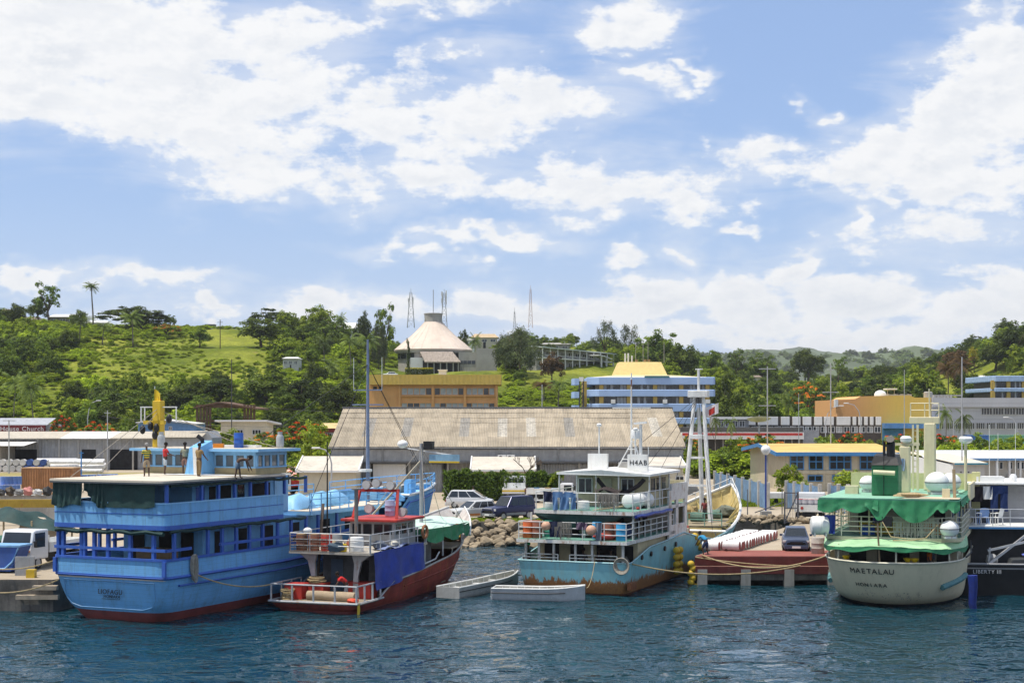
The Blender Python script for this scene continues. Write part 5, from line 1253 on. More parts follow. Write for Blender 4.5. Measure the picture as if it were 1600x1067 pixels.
def street_lamp(px,top,Y,label,dx=2.0,m=GALV):
 x = X(px,Y);h = Z(top,Y) - 1.6;t = thing('street_lamp',label,'street lamp',(x,Y,1.6));s = 1 if dx > 0 else -1
 MB().tube([(0,0,0),(0,0,h * .72),(dx * .15,0,h * .87),(dx * .5,0,h * .97),(dx,0,h)],.09,7,.05).build('post',m,t,True)
 MB().cbox((dx + .3 * s,0,h + .02),(.8,.3,.16)).build('lamp_head',WHITEW,t,bevel=.04)
street_lamp(518,700,148,'street lamp leaning over the pink-flowered shrub',-1.2)
street_lamp(137,626,268,'curved street lamp above the flame trees on the left',1.6)
street_lamp(1290,634,262,'curved street lamp below the orange store corner',2.4)
street_lamp(1345,630,262,'curved street lamp before the orange store wall',-2.2)
street_lamp(1490,632,255,'curved street lamp before the grey office palms',-2.6)
street_lamp(1590,652,250,'street lamp above the pale green container',-1.6)
def globe_lamp():
 p = gnd(1196.5,812);t = thing('globe_lamp','blue lamp post with a white dome standing in a concrete block','lamp post',p);h = Z(700,p.y) - 1.6
 MB().tube([(0,0,.5),(0,0,h - .5)],.075,8).build('post',mat('deep_blue_paint',(.025,.06,.26),.5),t,True)
 MB().lathe([(.08,h - .55),(.2,h - .5),(.38,h - .25),(.4,h - .1),(.33,h + .1),(.18,h + .22),(.03,h + .26)],16).build('dome',mat('lamp_white',(.82,.82,.80),.3),t,True)
 MB().box(-.42,.42,-.42,.42,0,.75).build('block',CONC,t,bevel=.05)
globe_lamp()
def dish():
 Y = 215;x = X(1186,Y);z = Z(658,Y);t = thing('satellite_dish','big white satellite dish on a pole over the orange-flecked tree','satellite dish',(x,Y,1.6))
 MB().tube([(0,0,0),(0,0,z - 2.2)],.12,7).build('pole',GALV,t)
 q = MB(Matrix.Translation((0,0,z - 1.6)) @ Matrix.Rotation(R(-12),4,'X'));n = 28
 q.lathe([(.05,0),(.7,.06),(1.3,.2),(1.62,.34),(1.68,.36),(1.62,.30),(1.3,.16),(.7,.02),(.05,-.05)],n)
 q.build('reflector',mat('dish_white',(.80,.80,.78),.5),t,True)
 MB().tube([(0,0,z - 1.6),(0,-.15,z - .7)],.04,5).build('feed_arm',GALV,t)
dish()
# ================================================================== boats: tool kit
def outline(P,nb=10,na=7,ns=6):
 """half plan of a hull level, from the stern centre to the stem"""
 y0,y1,B,a,n,b,m = P;pts = [(0,y0)]
 for i in range(1,na + 1):
  th = math.pi / 2 * i / na;pts.append((B * math.sin(th) ** (2 / n),y0 + a * (1 - max(0,math.cos(th)) ** (2 / n))))
 for i in range(1,ns): pts.append((B,y0 + a + (y1 - b - y0 - a) * i / ns))
 for i in range(nb + 1):
  s = i / nb;pts.append((max(.02,B * (1 - s ** m)),y1 - b + b * s))
 return pts
def lerpP(p,q,f): return tuple(a + (b - a) * f for a,b in zip(p,q))
def hull_skin(top,bot,z0,zfun,nf=8,flare=1.0,thick=0,f0=0,f1=1):
 q = MB();rows = []
 for k in range(nf + 1):
  f = f0 + (f1 - f0) * k / nf;o = outline(lerpP(bot,top,f ** flare))
  rows.append([(x,y,z0 + (zfun(y) - z0) * f) for x,y in o])
 n = len(rows[0])
 for s in (1,-1):
  vs = [(x * s,y,z) for r in rows for x,y,z in r]
  fs = [(k * n + i,k * n + i + 1,(k + 1) * n + i + 1,(k + 1) * n + i) for k in range(nf) for i in range(n - 1)]
  q.add(vs,fs)
 return q
def weld(o,d=.002):
 bm = bmesh.new();bm.from_mesh(o.data);bmesh.ops.remove_doubles(bm,verts=bm.verts,dist=d);bmesh.ops.recalc_face_normals(bm,faces=bm.faces);bm.to_mesh(o.data);bm.free();return o
def hull_level(top,bot,f,zf,flare=1,y0=None,y1=None,off=0):
 o = outline(lerpP(bot,top,f ** flare));r = [(x + (off if x > .05 else 0),y,zf(y)) for x,y in o if (y0 is None or y >= y0) and (y1 is None or y <= y1)]
 return r
def strake(pts,r,both=True,n=5):
 q = MB();L = [(-x,y,z) for x,y,z in reversed(pts)] + pts
 if both: q.tube(L,r,n)
 else: q.tube(pts,r,n)
 return q
def deck_plate(pts,z0,z1):
 P = [(x,y) for x,y,*_ in pts];full = P + [(-x,y) for x,y in reversed(P) if x > .03]
 return MB().prism(full,'z',z0,z1)
def rail(pts,h,r=.025,step=1.0,nr=3,n=5,closed=False,lean=0):
 """a welded railing along points on the deck"""
 q = MB();pts = [Vector(p) for p in pts];U = Vector((0,0,1))
 for k in range(nr):
  zz = h * (k + 1) / nr;q.tube([p + U * zz for p in pts],r,n)
 for i in range(len(pts) - 1):
  d = pts[i + 1] - pts[i];m = max(1,round(d.length / step))
  for j in range(m + (1 if i == len(pts) - 2 else 0)):
   p = pts[i] + d * j / m;q.tube([p,p + U * h],r * 1.15,n)
 return q
def drape(top,drop,folds=6,amp=.08,nv=7,out=(0,-1,0),seed=0,sub=6):
 """a cloth hung from a polyline; drop(u) is its length there"""
 P = [];top = [Vector(p) for p in top];rd = random.Random(seed);ph = [rd.uniform(0,6) for _ in range(3)]
 ln = [0]
 for a,b in zip(top,top[1:]): ln.append(ln[-1] + (b - a).length)
 N = max(8,folds * sub)
 def at(u):
  d = u * ln[-1]
  for i in range(len(top) - 1):
   if d <= ln[i + 1] + 1e-9: return top[i].lerp(top[i + 1],(d - ln[i]) / max(1e-6,ln[i + 1] - ln[i]))
  return top[-1]
 o = Vector(out)
 def fn(u,v):
  p = at(u);w = math.sin(u * folds * 6.283 + ph[0] + v * 1.1) * .6 + math.sin(u * folds * 2.3 * 6.283 + ph[1]) * .25 + math.sin(v * 9 + u * 14 + ph[2]) * .2
  return tuple(p + o * (amp * w * (.25 + .75 * v) + amp * .9 * v * v) - Vector((0,0,drop(u) * v)))
 return MB().grid(fn,N + 1,nv)
def rope(a,b,sag,r=.03,n=12,kink=0):
 a = Vector(a);b = Vector(b)
 return MB().tube([a.lerp(b,i / n) - Vector((0,0,sag * 4 * (i / n) * (1 - i / n))) for i in range(n + 1)],r,5)
def boat(name,label,stern,heading,cat='boat'):
 return thing(name,label,cat,(stern[0],stern[1],0),-heading)
def tyre(name,label,loc,r=.32,axis='x'):
 t = MB().ring((0,0,0),r,r * .33,axis,18,8).build(name,mat('rubber',(.022,.022,.024),.85),None,True);t.location = loc
 return tag(t,label,'tyre')
ROPE = mat('manila_rope',(.40,.31,.17),.95,var=.25,vscale=8,bump=.6,bscale=30)
GREYROPE = mat('grey_rope',(.33,.30,.25),.95,var=.25,vscale=8,bump=.6,bscale=30)
WHITEM = mat('white_marine_paint',(.76,.76,.73),.45,var=.07,streak=.3,streak_col=(.40,.27,.16))
RUSTW = mat('rusty_white_paint',(.66,.66,.63),.55,var=.08,streak=.5,streak_col=(.35,.20,.10),rust=.75,grime=.5)
PLY = mat('bleached_plywood',(.60,.53,.43),.85,var=.10,vscale=.6,planks=1.2,planks_axis=1,grime=.3)
FB = mat('ferry_light_blue',(.16,.42,.74),.68,var=.09,vscale=.5,streak=.6,streak_col=(.11,.18,.25),planks=.20,bump=.35,grime=.38)
FBP = mat('ferry_panel_blue',(.18,.44,.75),.68,var=.09,vscale=.6,streak=.6,streak_col=(.12,.18,.24),grime=.35)
FT = mat('ferry_trim_blue',(.04,.12,.46),.5,var=.12,streak=.2)
FW = mat('ferry_pale_blue',(.26,.53,.80),.5,var=.08,streak=.25,streak_col=(.2,.26,.33))
TARPG = mat('dark_green_tarpaulin',(.012,.045,.042),.7,var=.25,vscale=2,bump=.8,bscale=3,grime=.3)
GREENT = mat('green_tarpaulin',(.03,.215,.09),.6,var=.2,vscale=1.2,bump=.7,bscale=3.5,grime=.3)  # dark green: shade on the hanging cloths is put into the colour
MINT = mat('sunlit_green_tarpaulin',(.36,.60,.34),.6,var=.18,vscale=.8,bump=.6,bscale=3.5,grime=.25)  # sunlit paleness of the stern canopy painted into its colour
BLUET = mat('blue_tarpaulin',(.018,.045,.31),.45,var=.3,vscale=1.5,bump=.9,bscale=3,grime=.3)  # wide colour noise paints in darker wrinkles that the relief barely shows
RED = mat('red_marine_paint',(.45,.04,.03),.5,var=.15,vscale=1,streak=.3,streak_col=(.1,.03,.02))
BOTRED = mat('antifouling_red',(.26,.065,.06),.7,var=.25,vscale=.8,streak=.4,streak_col=(.05,.04,.035))
BLACKP = mat('black_paint',(.012,.012,.014),.5,var=.3)
DRUMB = mat('blue_plastic',(.02,.10,.42),.4,var=.1)
WHITEP = mat('white_plastic',(.78,.78,.76),.4,var=.05)
YEL = mat('yellow_paint',(.62,.42,.03),.5,var=.12,streak=.25,streak_col=(.3,.18,.05))
# ================================================================== the blue ferry
FERRY = (-19.7,75.0)
def ferry():
 t = boat('ferry','three-deck light blue wooden ferry moored stern-out at the left quay',FERRY,HA)
 Lb = 34
 top = (0,Lb,3.45,1.1,9,15,2.2);bot = (.35,Lb - 3,2.95,1.6,4,16,1.8)
 kel = (1.5,Lb - 5,1.6,2.2,2.5,16,1.6)
 def sh(y):
  if y < 9: return 2.2
  if y < 22: return 2.2 + .8 * ((y - 9) / 13) ** 1.6
  if y < 24.5: return 3.0 + 2.0 * (lambda s: s * s * (3 - 2 * s))((y - 22) / 2.5)
  return 5.0 + .35 * ((y - 24.5) / 9.5)
 weld(hull_skin(top,bot,.45,sh,8,.7).build('hull',FB,t,True,35))
 weld(hull_skin(bot,kel,-1.0,lambda y: .45,4,.6).build('hull_bottom',BOTRED,t,True,40))
 strake(hull_level(top,bot,1,lambda y: sh(y) + .0,.7,off=.05,y1=22),.075).build('rubbing_strake',FT,t)
 strake(hull_level(top,bot,1,lambda y: sh(y) - .42,.7,off=.02,y0=.5),.05).build('side_strake',FT,t)
 # transom moulding and name
 pts = [(-2.75,1.95),(2.75,1.95),(2.75,1.1),(2.45,.75),(1.9,.6),(-1.9,.6),(-2.45,.75),(-2.75,1.1),(-2.75,1.95)]
 yy = lambda x,z: -.035 + .35 * (1 - ((z - .45) / 1.75) ** .7)
 MB().tube([(x,yy(x,z),z) for x,z in pts],.022,4).build('transom_moulding',mat('ferry_moulding',(.10,.25,.46),.5),t)
 blk = mat('black_lettering',(.012,.012,.014),.6)
 text_part('name_lettering','LIOFAGU',.34,blk,t,(.08,yy(0,1.42) - .07,1.42),(R(88),0,0))
 text_part('port_lettering','HONIARA',.21,blk,t,(.16,yy(0,1.2) - .07,1.19),(R(88),0,0))
 MB().tube([(-.5,yy(0,1.07) - .06,1.07),(.62,yy(0,1.07) - .06,1.07),(.62,yy(0,1.55) - .05,1.6)],.012,4).build('name_underline',blk,t)
 # main deck, bulwark band, rails
 dk = hull_level(top,bot,1,lambda y: 0,.7,off=-.06,y1=23.5);dk.append((0,23.5,0))
 deck_plate(dk,2.06,2.16).build('main_deck',PLY,t)
 def band(z0,z1,y1,name,m,off=0,th=.09,yy0=None):
  o = hull_level(top,bot,1,lambda y: 0,.7,off=off,y1=y1);q = MB()
  for s in (1,-1):
   vs = [];
   for x,y,_ in o:
    a = sh(y) - 2.2 if z0 < 4 else 0
    vs += [(s * x,y - off,z0 + a),(s * x,y - off,z1 + a),(s * max(0,x - th),y - off + (th if y < .9 else 0),z1 + a),(s * max(0,x - th),y - off + (th if y < .9 else 0),z0 + a)]
   n = len(o);fs = []
   for i in range(n - 1):
    for k in range(4): fs.append((i * 4 + k,i * 4 + (k + 1) % 4,(i + 1) * 4 + (k + 1) % 4,(i + 1) * 4 + k))
   q.add(vs,fs)
  ob = q.build(name,m,t);weld(ob);return ob
 band(2.28,3.0,22.2,'bulwark',FB,.02);band(3.0,3.12,22.2,'cap_rail',FT,.07,.2);band(2.2,2.28,22.2,'bulwark_foot',FT,.06,.16)
 # corner boards
 for s in (-1,1): MB().box(s * 3.35 - .09,s * 3.35 + .09,-.06,.06,2.28,3.0).build('corner_board',FT,t)
 # stern and side stanchions of the main deck
 o = [p for p in hull_level(top,bot,1,lambda y: 0,.7,off=-.08)]
 for x in (-3.2,-2.9,-1.75,-1.55,-.95,-.1,1.25,2.65): MB().box(x - .08,x + .08,.02,.2,3.1,4.5).build('stanchion',FT,t)
 for y in (.7,3.4,4.6,5.8,7.0,8.2,9.6,10.9,12.4):
  for s in (-1,1): MB().box(s * 3.4 - .07,s * 3.4 + .07,y - .08,y + .08,3.1,4.5).build('stanchion',FT,t)
 MB().box(-3.4,3.4,.0,.12,3.46,3.6).build('stern_rail',FT,t)
 for s in (-1,1):
  MB().box(s * 3.42 - .06,s * 3.42 + .06,.1,2.0,3.46,3.6).build('side_rail',FT,t);MB().box(s * 3.42 - .06,s * 3.42 + .06,4.4,12.5,3.46,3.6).build('side_rail',FT,t)
 # cabin on the main deck
 MB().box(-2.5,2.5,4.2,22,2.16,4.5).build('main_cabin',FBP,t)
 for s in (-1,1):
  for y,w in ((5.2,.8),(7.3,.75),(9.3,1.2),(12.2,.9),(15,1.3),(18,1.0)):
   MB().box(s * 2.5 - .03,s * 2.5 + .03,y,y + w,2.3,4.1).build('doorway',DARKIN,t)
 for x in (-1.9,-.2,1.2): MB().box(x,x + .75,4.15,4.23,2.3,4.1).build('doorway',DARKIN,t)
 MB().box(-.9,1.2,3.2,3.9,2.16,3.3).build('bench_locker',mat('locker_ply',(.30,.21,.12),.8),t)
 # upper deck slab and bulwark
 band(4.52,4.74,12.8,'upper_deck_edge',FT,.1,.5)
 deck_plate([p for p in hull_level(top,bot,1,lambda y: 0,.7,off=-.1,y1=12.8)] + [(0,12.8,0)],4.54,4.7).build('upper_deck',PLY,t)
 band(4.74,5.76,12.6,'upper_bulwark',FBP,.09);band(5.25,5.29,12.6,'bulwark_line',FT,.105,.12)
 band(5.76,5.83,12.6,'upper_cap_rail',FW,.12,.16)
 o = [(x,y) for x,y,_ in hull_level(top,bot,1,lambda y: 0,.7,off=-.02,y1=12.9)]
 for y in (.15,2.9,4.3,5.7,7.1,8.6,10.3,12.4):
  for s in (-1,1): MB().box(s * 3.38 - .07,s * 3.38 + .07,y - .07,y + .07,5.8,6.72).build('roof_post',FT,t)
 for x in (-2.2,-1.1,0,1.1,2.2): MB().box(x - .06,x + .06,.1,.22,5.8,6.72).build('roof_post',FT,t)
 MB().box(-2.3,2.3,3.6,12.3,4.7,6.72).build('upper_cabin',FBP,t)
 for s in (-1,1):
  for y,w,z0,m in ((3.9,.7,4.75,FT),(5.0,.55,5.5,DARKIN),(6.0,.9,4.75,DARKIN),(7.5,.6,5.5,GLASS),(8.6,1.9,4.75,DARKIN)): MB().box(s * 2.3 - .03,s * 2.3 + .03,y,y + w,z0,6.4).build('cabin_opening',m,t)
 MB().box(2.28,2.36,10.9,12.2,4.8,6.5).build('side_screen',FW,t)
 # roof
 ro = [p for p in hull_level(top,bot,1,lambda y: 0,.7,off=.18,y1=13.0)] + [(0,13.0,0)];ro = [(x,y - (.35 if y < 1 else 0),z) for x,y,z in ro]
 deck_plate(ro,6.72,6.80).build('roof_edge',mat('roof_edge_dark',(.06,.075,.09),.8),t);deck_plate(ro,6.802,6.90).build('roof',PLY,t)
 # cloths
 drape([(-3.4,-.12,6.72),(-1.5,-.16,6.72)],lambda u: 1.05 + .12 * math.sin(u * 3.1) + .1 * math.sin(u * 7) ,5,.09,seed=2).build('tarpaulin',TARPG,t,True)
 drape([(-1.45,-.13,6.72),(-.1,-.13,6.72)],lambda u: .35 + .85 * min(1,abs(u - .12) * 1.6),5,.11,seed=5).build('tarpaulin',TARPG,t,True)
 drape([(-.12,-.12,6.72),(2.9,-.12,6.72)],lambda u: 1.16 - .1 * max(0,u - .85) * 6,3,.05,seed=9).build('tarpaulin',TARPG,t,True)
 for z,x0,x1,y in ((4.5,-3.3,3.3,.0),): MB().tube([(x0 + (x1 - x0) * i / 14,y + .04 * math.sin(i * 2),z - .12 + .05 * math.sin(i * 1.7)) for i in range(15)],.12,6).build('rolled_tarpaulin',TARPG,t,True)
 MB().tube([(3.46 + .03 * math.sin(i * 2),.3 + 12 * i / 18,4.42 + .04 * math.sin(i * 2.1)) for i in range(19)],.09,6).build('rolled_tarpaulin',TARPG,t,True)
 MB().tube([(3.46,.3 + 12 * i / 18,6.63 + .04 * math.sin(i * 2.1)) for i in range(19)],.08,6).build('rolled_tarpaulin',TARPG,t,True)
 # wheelhouse
 wx0,wx1,wy0,wy1 = -4.2,3.1,8.0,10.9
 MB().box(wx0,wx1,wy0,wy1,6.91,7.25).build('wheelhouse_base',mat('tan_base',(.46,.37,.20),.8,grime=.3),t)
 MB().box(wx0 + .08,wx1 - .08,wy0 + .5,wy1 - .08,7.25,8.1).build('wheelhouse_inner',mat('pale_interior',(.20,.22,.23),.8),t)
 MB().box(wx0 - .03,wx1 + .03,wy0 - .03,wy1 + .03,7.25,7.33).build('wheelhouse_sill',FW,t);MB().box(wx0 - .02,wx1 + .02,wy0 - .02,wy1 + .02,7.92,8.12).build('wheelhouse_head',FW,t)
 nw = 11
 for i in range(nw + 1):
  x = wx0 + (wx1 - wx0) * i / nw;MB().box(x - .09,x + .09,wy0,wy0 + .12,7.33,7.94).build('window_post',FW,t)
  if i < nw: unit_part('pane',glass_mat('clear_glass',(.12,.14,.15),.05),t,x + .1,x + (wx1 - wx0) / nw - .1,wy0 + .04,wy0 + .07,7.35,7.91)
 for i in range(5):
  y = wy0 + .06 + (wy1 - wy0 - .12) * i / 4;MB().box(wx1 - .12,wx1,y - .08,y + .08,7.33,7.94).build('window_post',FW,t)
  if i < 4: unit_part('pane',MATS['clear_glass'],t,wx1 - .08,wx1 - .05,y + .1,y + (wy1 - wy0) / 4 - .1,7.35,7.91)
 MB().prism([(wx0 - .6,wy0 - .5),(wx1 + .5,wy0 - .5),(wx1 + .6,wy1 + .5),(wx0 - .6,wy1 + .5)],'z',8.12,8.26).build('wheelhouse_roof',FW,t)
 MB().prism([(wx0 - .4,wy0 - .3),(wx1 + .35,wy0 - .3),(wx1 + .45,wy1 + .35),(wx0 - .4,wy1 + .35)],'z',8.262,8.28).build('wheelhouse_roof_top',PLY,t)
 # funnel casing
 MB().add([(-.42,6.6,6.9),(.5,6.6,6.9),(.5,8.0,6.9),(-.42,8.0,6.9),(-.26,6.8,8.35),(.4,6.8,8.35),(.4,7.9,8.7),(-.26,7.9,8.7)],[(0,3,2,1),(4,5,6,7),(0,1,5,4),(1,2,6,5),(2,3,7,6),(3,0,4,7)]).build('funnel_casing',FBP,t)
 MB().tube([(.05,7.5,8.4),(.05,7.5,8.75),(-.2,7.4,8.95)],.12,8).build('exhaust_pipe',BLACKP,t)
 # yellow mast
 mx,my = -4.0,9.0
 MB().box(mx - .28,mx + .28,my - .2,my + .2,8.28,10.85).build('mast',YEL,t,bevel=.04)
 MB().bar((mx - 1.25,my,10.50),(mx + 1.25,my,10.50),.06).build('mast_yard',WHITEM,t)
 for s in (-1.2,-.95,1.2): MB().bar((mx + s,my,10.50),(mx + s,my,9.65),.05).build('yard_drop',WHITEM,t)
 MB().bar((mx - .9,my - .1,9.65),(mx + .5,my - .1,9.65),.2).build('mast_arm',YEL,t)
 for dx,z in ((-.9,9.25),(-.35,9.45),(.05,9.35),(.9,9.85),(-.05,8.95)): MB().sphere((mx + dx,my - .25,z),.17,8,1.5).build('deck_lamp',BLACKP,t,True)
 fl = MB().grid(lambda u,v: (mx - .25 + .45 * u,my - .05 + .07 * math.sin(u * 5),11.50 - .75 * v - .25 * u),6,4);fl.build('flag',mat('red_yellow_flag',(.70,.50,.03),.8),t);MB().grid(lambda u,v: (mx + .02 + .25 * u,my - .06 + .07 * math.sin(u * 5),11.10 - .4 * v - .2 * u),5,3).build('flag_corner',RED,t)
 MB().tube([(mx - .26,my,10.75),(mx - .26,my,11.65)],.02,5).build('flag_staff',WHITEM,t)
 for a,b in (((mx,my,10.35),(3.2,12.5,6.9)),((mx,my,10.45),(-3.3,1.0,6.9)),((mx,my,10.25),(-3.2,2.8,6.9)),((mx,my,10.05),(2.6,10.9,8.28))): MB().tube([a,b],.018,4).build('mast_stay',GREYROPE,t)
 # foredeck
 fo = [p for p in hull_level(top,bot,1,lambda y: 0,.7,off=.02,y0=12.9,y1=24.2)];fo = [(0,12.85,0)] + [(fo[0][0],12.85,0)] + fo + [(0,fo[-1][1],0)]
 deck_plate(fo,4.5,4.7).build('fore_upper_deck',FW,t)
 deck_plate([(x * .97,y,z) for x,y,z in fo],4.702,4.73).build('fore_deck_boards',PLY,t)
 edge = [(x - .1,y,4.7) for x,y,_ in fo[1:-1]]
 rail(edge,1.0,.03,1.1,3).build('fore_railing',FBP,t);rail([(-x,y,z) for x,y,z in edge],1.0,.03,1.1,3).build('fore_railing',FBP,t)
 for y in (14,16,18.2,20.4,22.5): MB().box(3.1,3.25,y - .07,y + .07,3.1,4.5).build('stanchion',FT,t)
 for y,x,sx,m in ((14.5,1.5,.7,FW),(17.4,1.2,.9,mat('blue_canvas',(.20,.45,.66),.7)),(19.3,.9,.7,FW)):
  MB().grid(lambda u,v: (x + sx * (2 * u - 1),y + 1.1 * (2 * v - 1) * 1.1,4.75 + .85 * math.sin(math.pi * u) ** .6 * math.sin(math.pi * v) ** .5 + .03 * math.sin(u * 17 + v * 9)),14,12).build('covered_boat',m,t,True)
 # forecastle
 fc = [p for p in hull_level(top,bot,1,lambda y: 0,.7,off=-.05,y0=24.6)];fc = [(0,24.6,0)] + fc
 deck_plate(fc,4.92,5.0).build('forecastle_deck',FW,t)
 pr = [(-2.9,4.7),(-2.9,4.95)] + [(-2.9 + 5.8 * i / 12,4.95 + .5 * math.sin(math.pi * i / 12) ** .6) for i in range(1,12)] + [(2.9,4.95),(2.9,4.7)]
 MB().prism(pr,'y',24.4,24.58).build('forecastle_bulkhead',FBP,t)
 MB().tube([(x * .8,24.38,4.75 + (z - 4.7) * .86) for x,z in pr],.035,4).build('bulkhead_moulding',FT,t)
 MB().box(.4,1.0,24.34,24.41,4.75,5.3).build('forecastle_door',FW,t)
 tr = hull_level(top,bot,1,lambda y: sh(y) + .03,.7,y0=24.6);strake(tr,.09).build('bow_cap',WHITEM,t)
 rr = [(x * .96,y,sh(y)) for x,y,z in tr]
 rail(rr,.75,.03,1.3,2).build('bow_railing',FBP,t);rail([(-x,y,z) for x,y,z in rr],.75,.03,1.3,2).build('bow_railing',FBP,t)
 MB().cyl((-.7,28.3,5.25),(.7,28.3,5.25),.25,10).build('anchor_winch',mat('winch_grey',(.16,.15,.13),.7),t);MB().box(1.2,1.7,27.5,28.1,5.0,5.9).build('ventilator',FBP,t)
 # tall mast
 MB().tube([(1.6,22.2,4.7),(1.6,22.2,10.5),(1.6,22.2,14.7)],.13,8,.07).build('tall_mast',mat('mast_blue_grey',(.16,.21,.32),.5,streak=.3),t,True)
 for z,w in ((11.6,1.0),(10.7,1.1)): MB().bar((1.6 - w,22.2,z),(1.6 + w,22.2,z),.08).build('mast_yard',MATS['mast_blue_grey'],t)
 for dx in (-1,1): MB().tube([(1.6 + dx,22.2,11.6),(1.6 + dx,22.2,13.6)],.02,4).build('whip_aerial',WHITEM,t)
 MB().cyl((1.6,21.9,6.6),(1.6,21.9,6.75),.42,12).build('mast_platform',WHITEM,t)
 for b in ((-2.8,12.8,6.9),(3.0,13.2,4.8),(-2.2,28,5.6),(2.2,29,5.7),(.2,32,5.9)): MB().tube([(1.6,22.2,13.2),b],.02,4).build('mast_stay',BLACKP,t)
 # hanging rope coil
 cx,cy = 3.55,1.9
 q = MB()
 for k in range(9): q.tube([(cx + .06 * (k % 3),cy + .15 * math.sin(a) * (.6 + .08 * k) + .02 * k,2.7 + (.45 + .03 * k) * math.cos(a) - .02 * k) for a in [2 * math.pi * i / 14 for i in range(15)]],.035,4)
 q.build('rope_coil',GREYROPE,t)
 return t
ferry()
def loc(stern,h,x,y,z=0):
 """boat coordinates -> world"""
 return Vector((stern[0] + x * math.cos(h) + y * math.sin(h),stern[1] - x * math.sin(h) + y * math.cos(h),z))
def drum(name,label,p,m,r=.29,h=.88,cat='drum',group=None,lid=None,axis=None,rz=0):
 t = thing(name,label,cat,p,rz,group)
 q = MB();pr = [(r * .97,0),(r,.02),(r,h * .32),(r * 1.03,h * .335),(r,h * .35),(r,h * .65),(r * 1.03,h * .665),(r,h * .68),(r,h - .02),(r * .97,h)]
 q.lathe(pr,14);q.build('shell',m,t,True);MB().cyl((0,0,h),(0,0,h + .012),r * .9,12).build('lid',lid or m,t)
 return t
P = loc(FERRY,HA,.9,9.6,8.28);drum('plastic_drum','blue plastic drum on the ferry wheelhouse roof',P,DRUMB,.26,.8)
def gas_bottle(name,label,p,m):
 t = thing(name,label,'gas bottle',p);MB().lathe([(.16,0),(.2,.05),(.21,.12),(.21,.55),(.18,.66),(.09,.72),(.06,.74)],12).build('bottle',m,t,True);MB().lathe([(.13,.7),(.13,.86),(.11,.86),(.11,.7)],10).build('collar',m,t)
gas_bottle('gas_bottle','grey gas bottle at the forward corner of the ferry wheelhouse roof',loc(FERRY,HA,2.9,10.6,8.28),mat('bottle_grey',(.40,.42,.43),.5));gas_bottle('gas_bottle','grey gas bottle beside the yellow mast',loc(FERRY,HA,-3.2,8.2,8.28),MATS['bottle_grey'])
t = MB().cbox((0,0,0),(4.2,.5,.12)).build('white_plank',WHITEP);t.location = loc(FERRY,HA,-.3,10.2,8.36);t.rotation_euler = (0,0,-HA);tag(t,'long white plank lying on the ferry wheelhouse roof','plank')
t = MB().cbox((0,0,0),(.55,.4,.22)).build('orange_crate',mat('orange_plastic',(.65,.22,.02),.5));t.location = loc(FERRY,HA,-.2,9.3,8.40);tag(t,'flat orange crate on the ferry wheelhouse roof','crate')
t = MB().grid(lambda u,v: (4.5 * u + .5 * math.sin(v * 3) * u,1.2 * (v - .5) * (1 - .3 * u),.012 * math.sin(u * 20) * math.sin(v * 9)),20,6).build('white_sheet',WHITEP);t.location = loc(FERRY,HA,-1.5,6.6,6.93);t.rotation_euler = (0,0,-HA);tag(t,'white cloth spread along the ferry roof by the wheelhouse','cloth')
t = MB().cbox((0,0,.72),(.45,.06,1.45),Euler((R(4),0,0))).build('white_board',WHITEP);t.location = loc(FERRY,HA,.55,6.35,6.91);t.rotation_euler = (0,0,-HA);tag(t,'white board stood upright against the blue funnel casing','board')
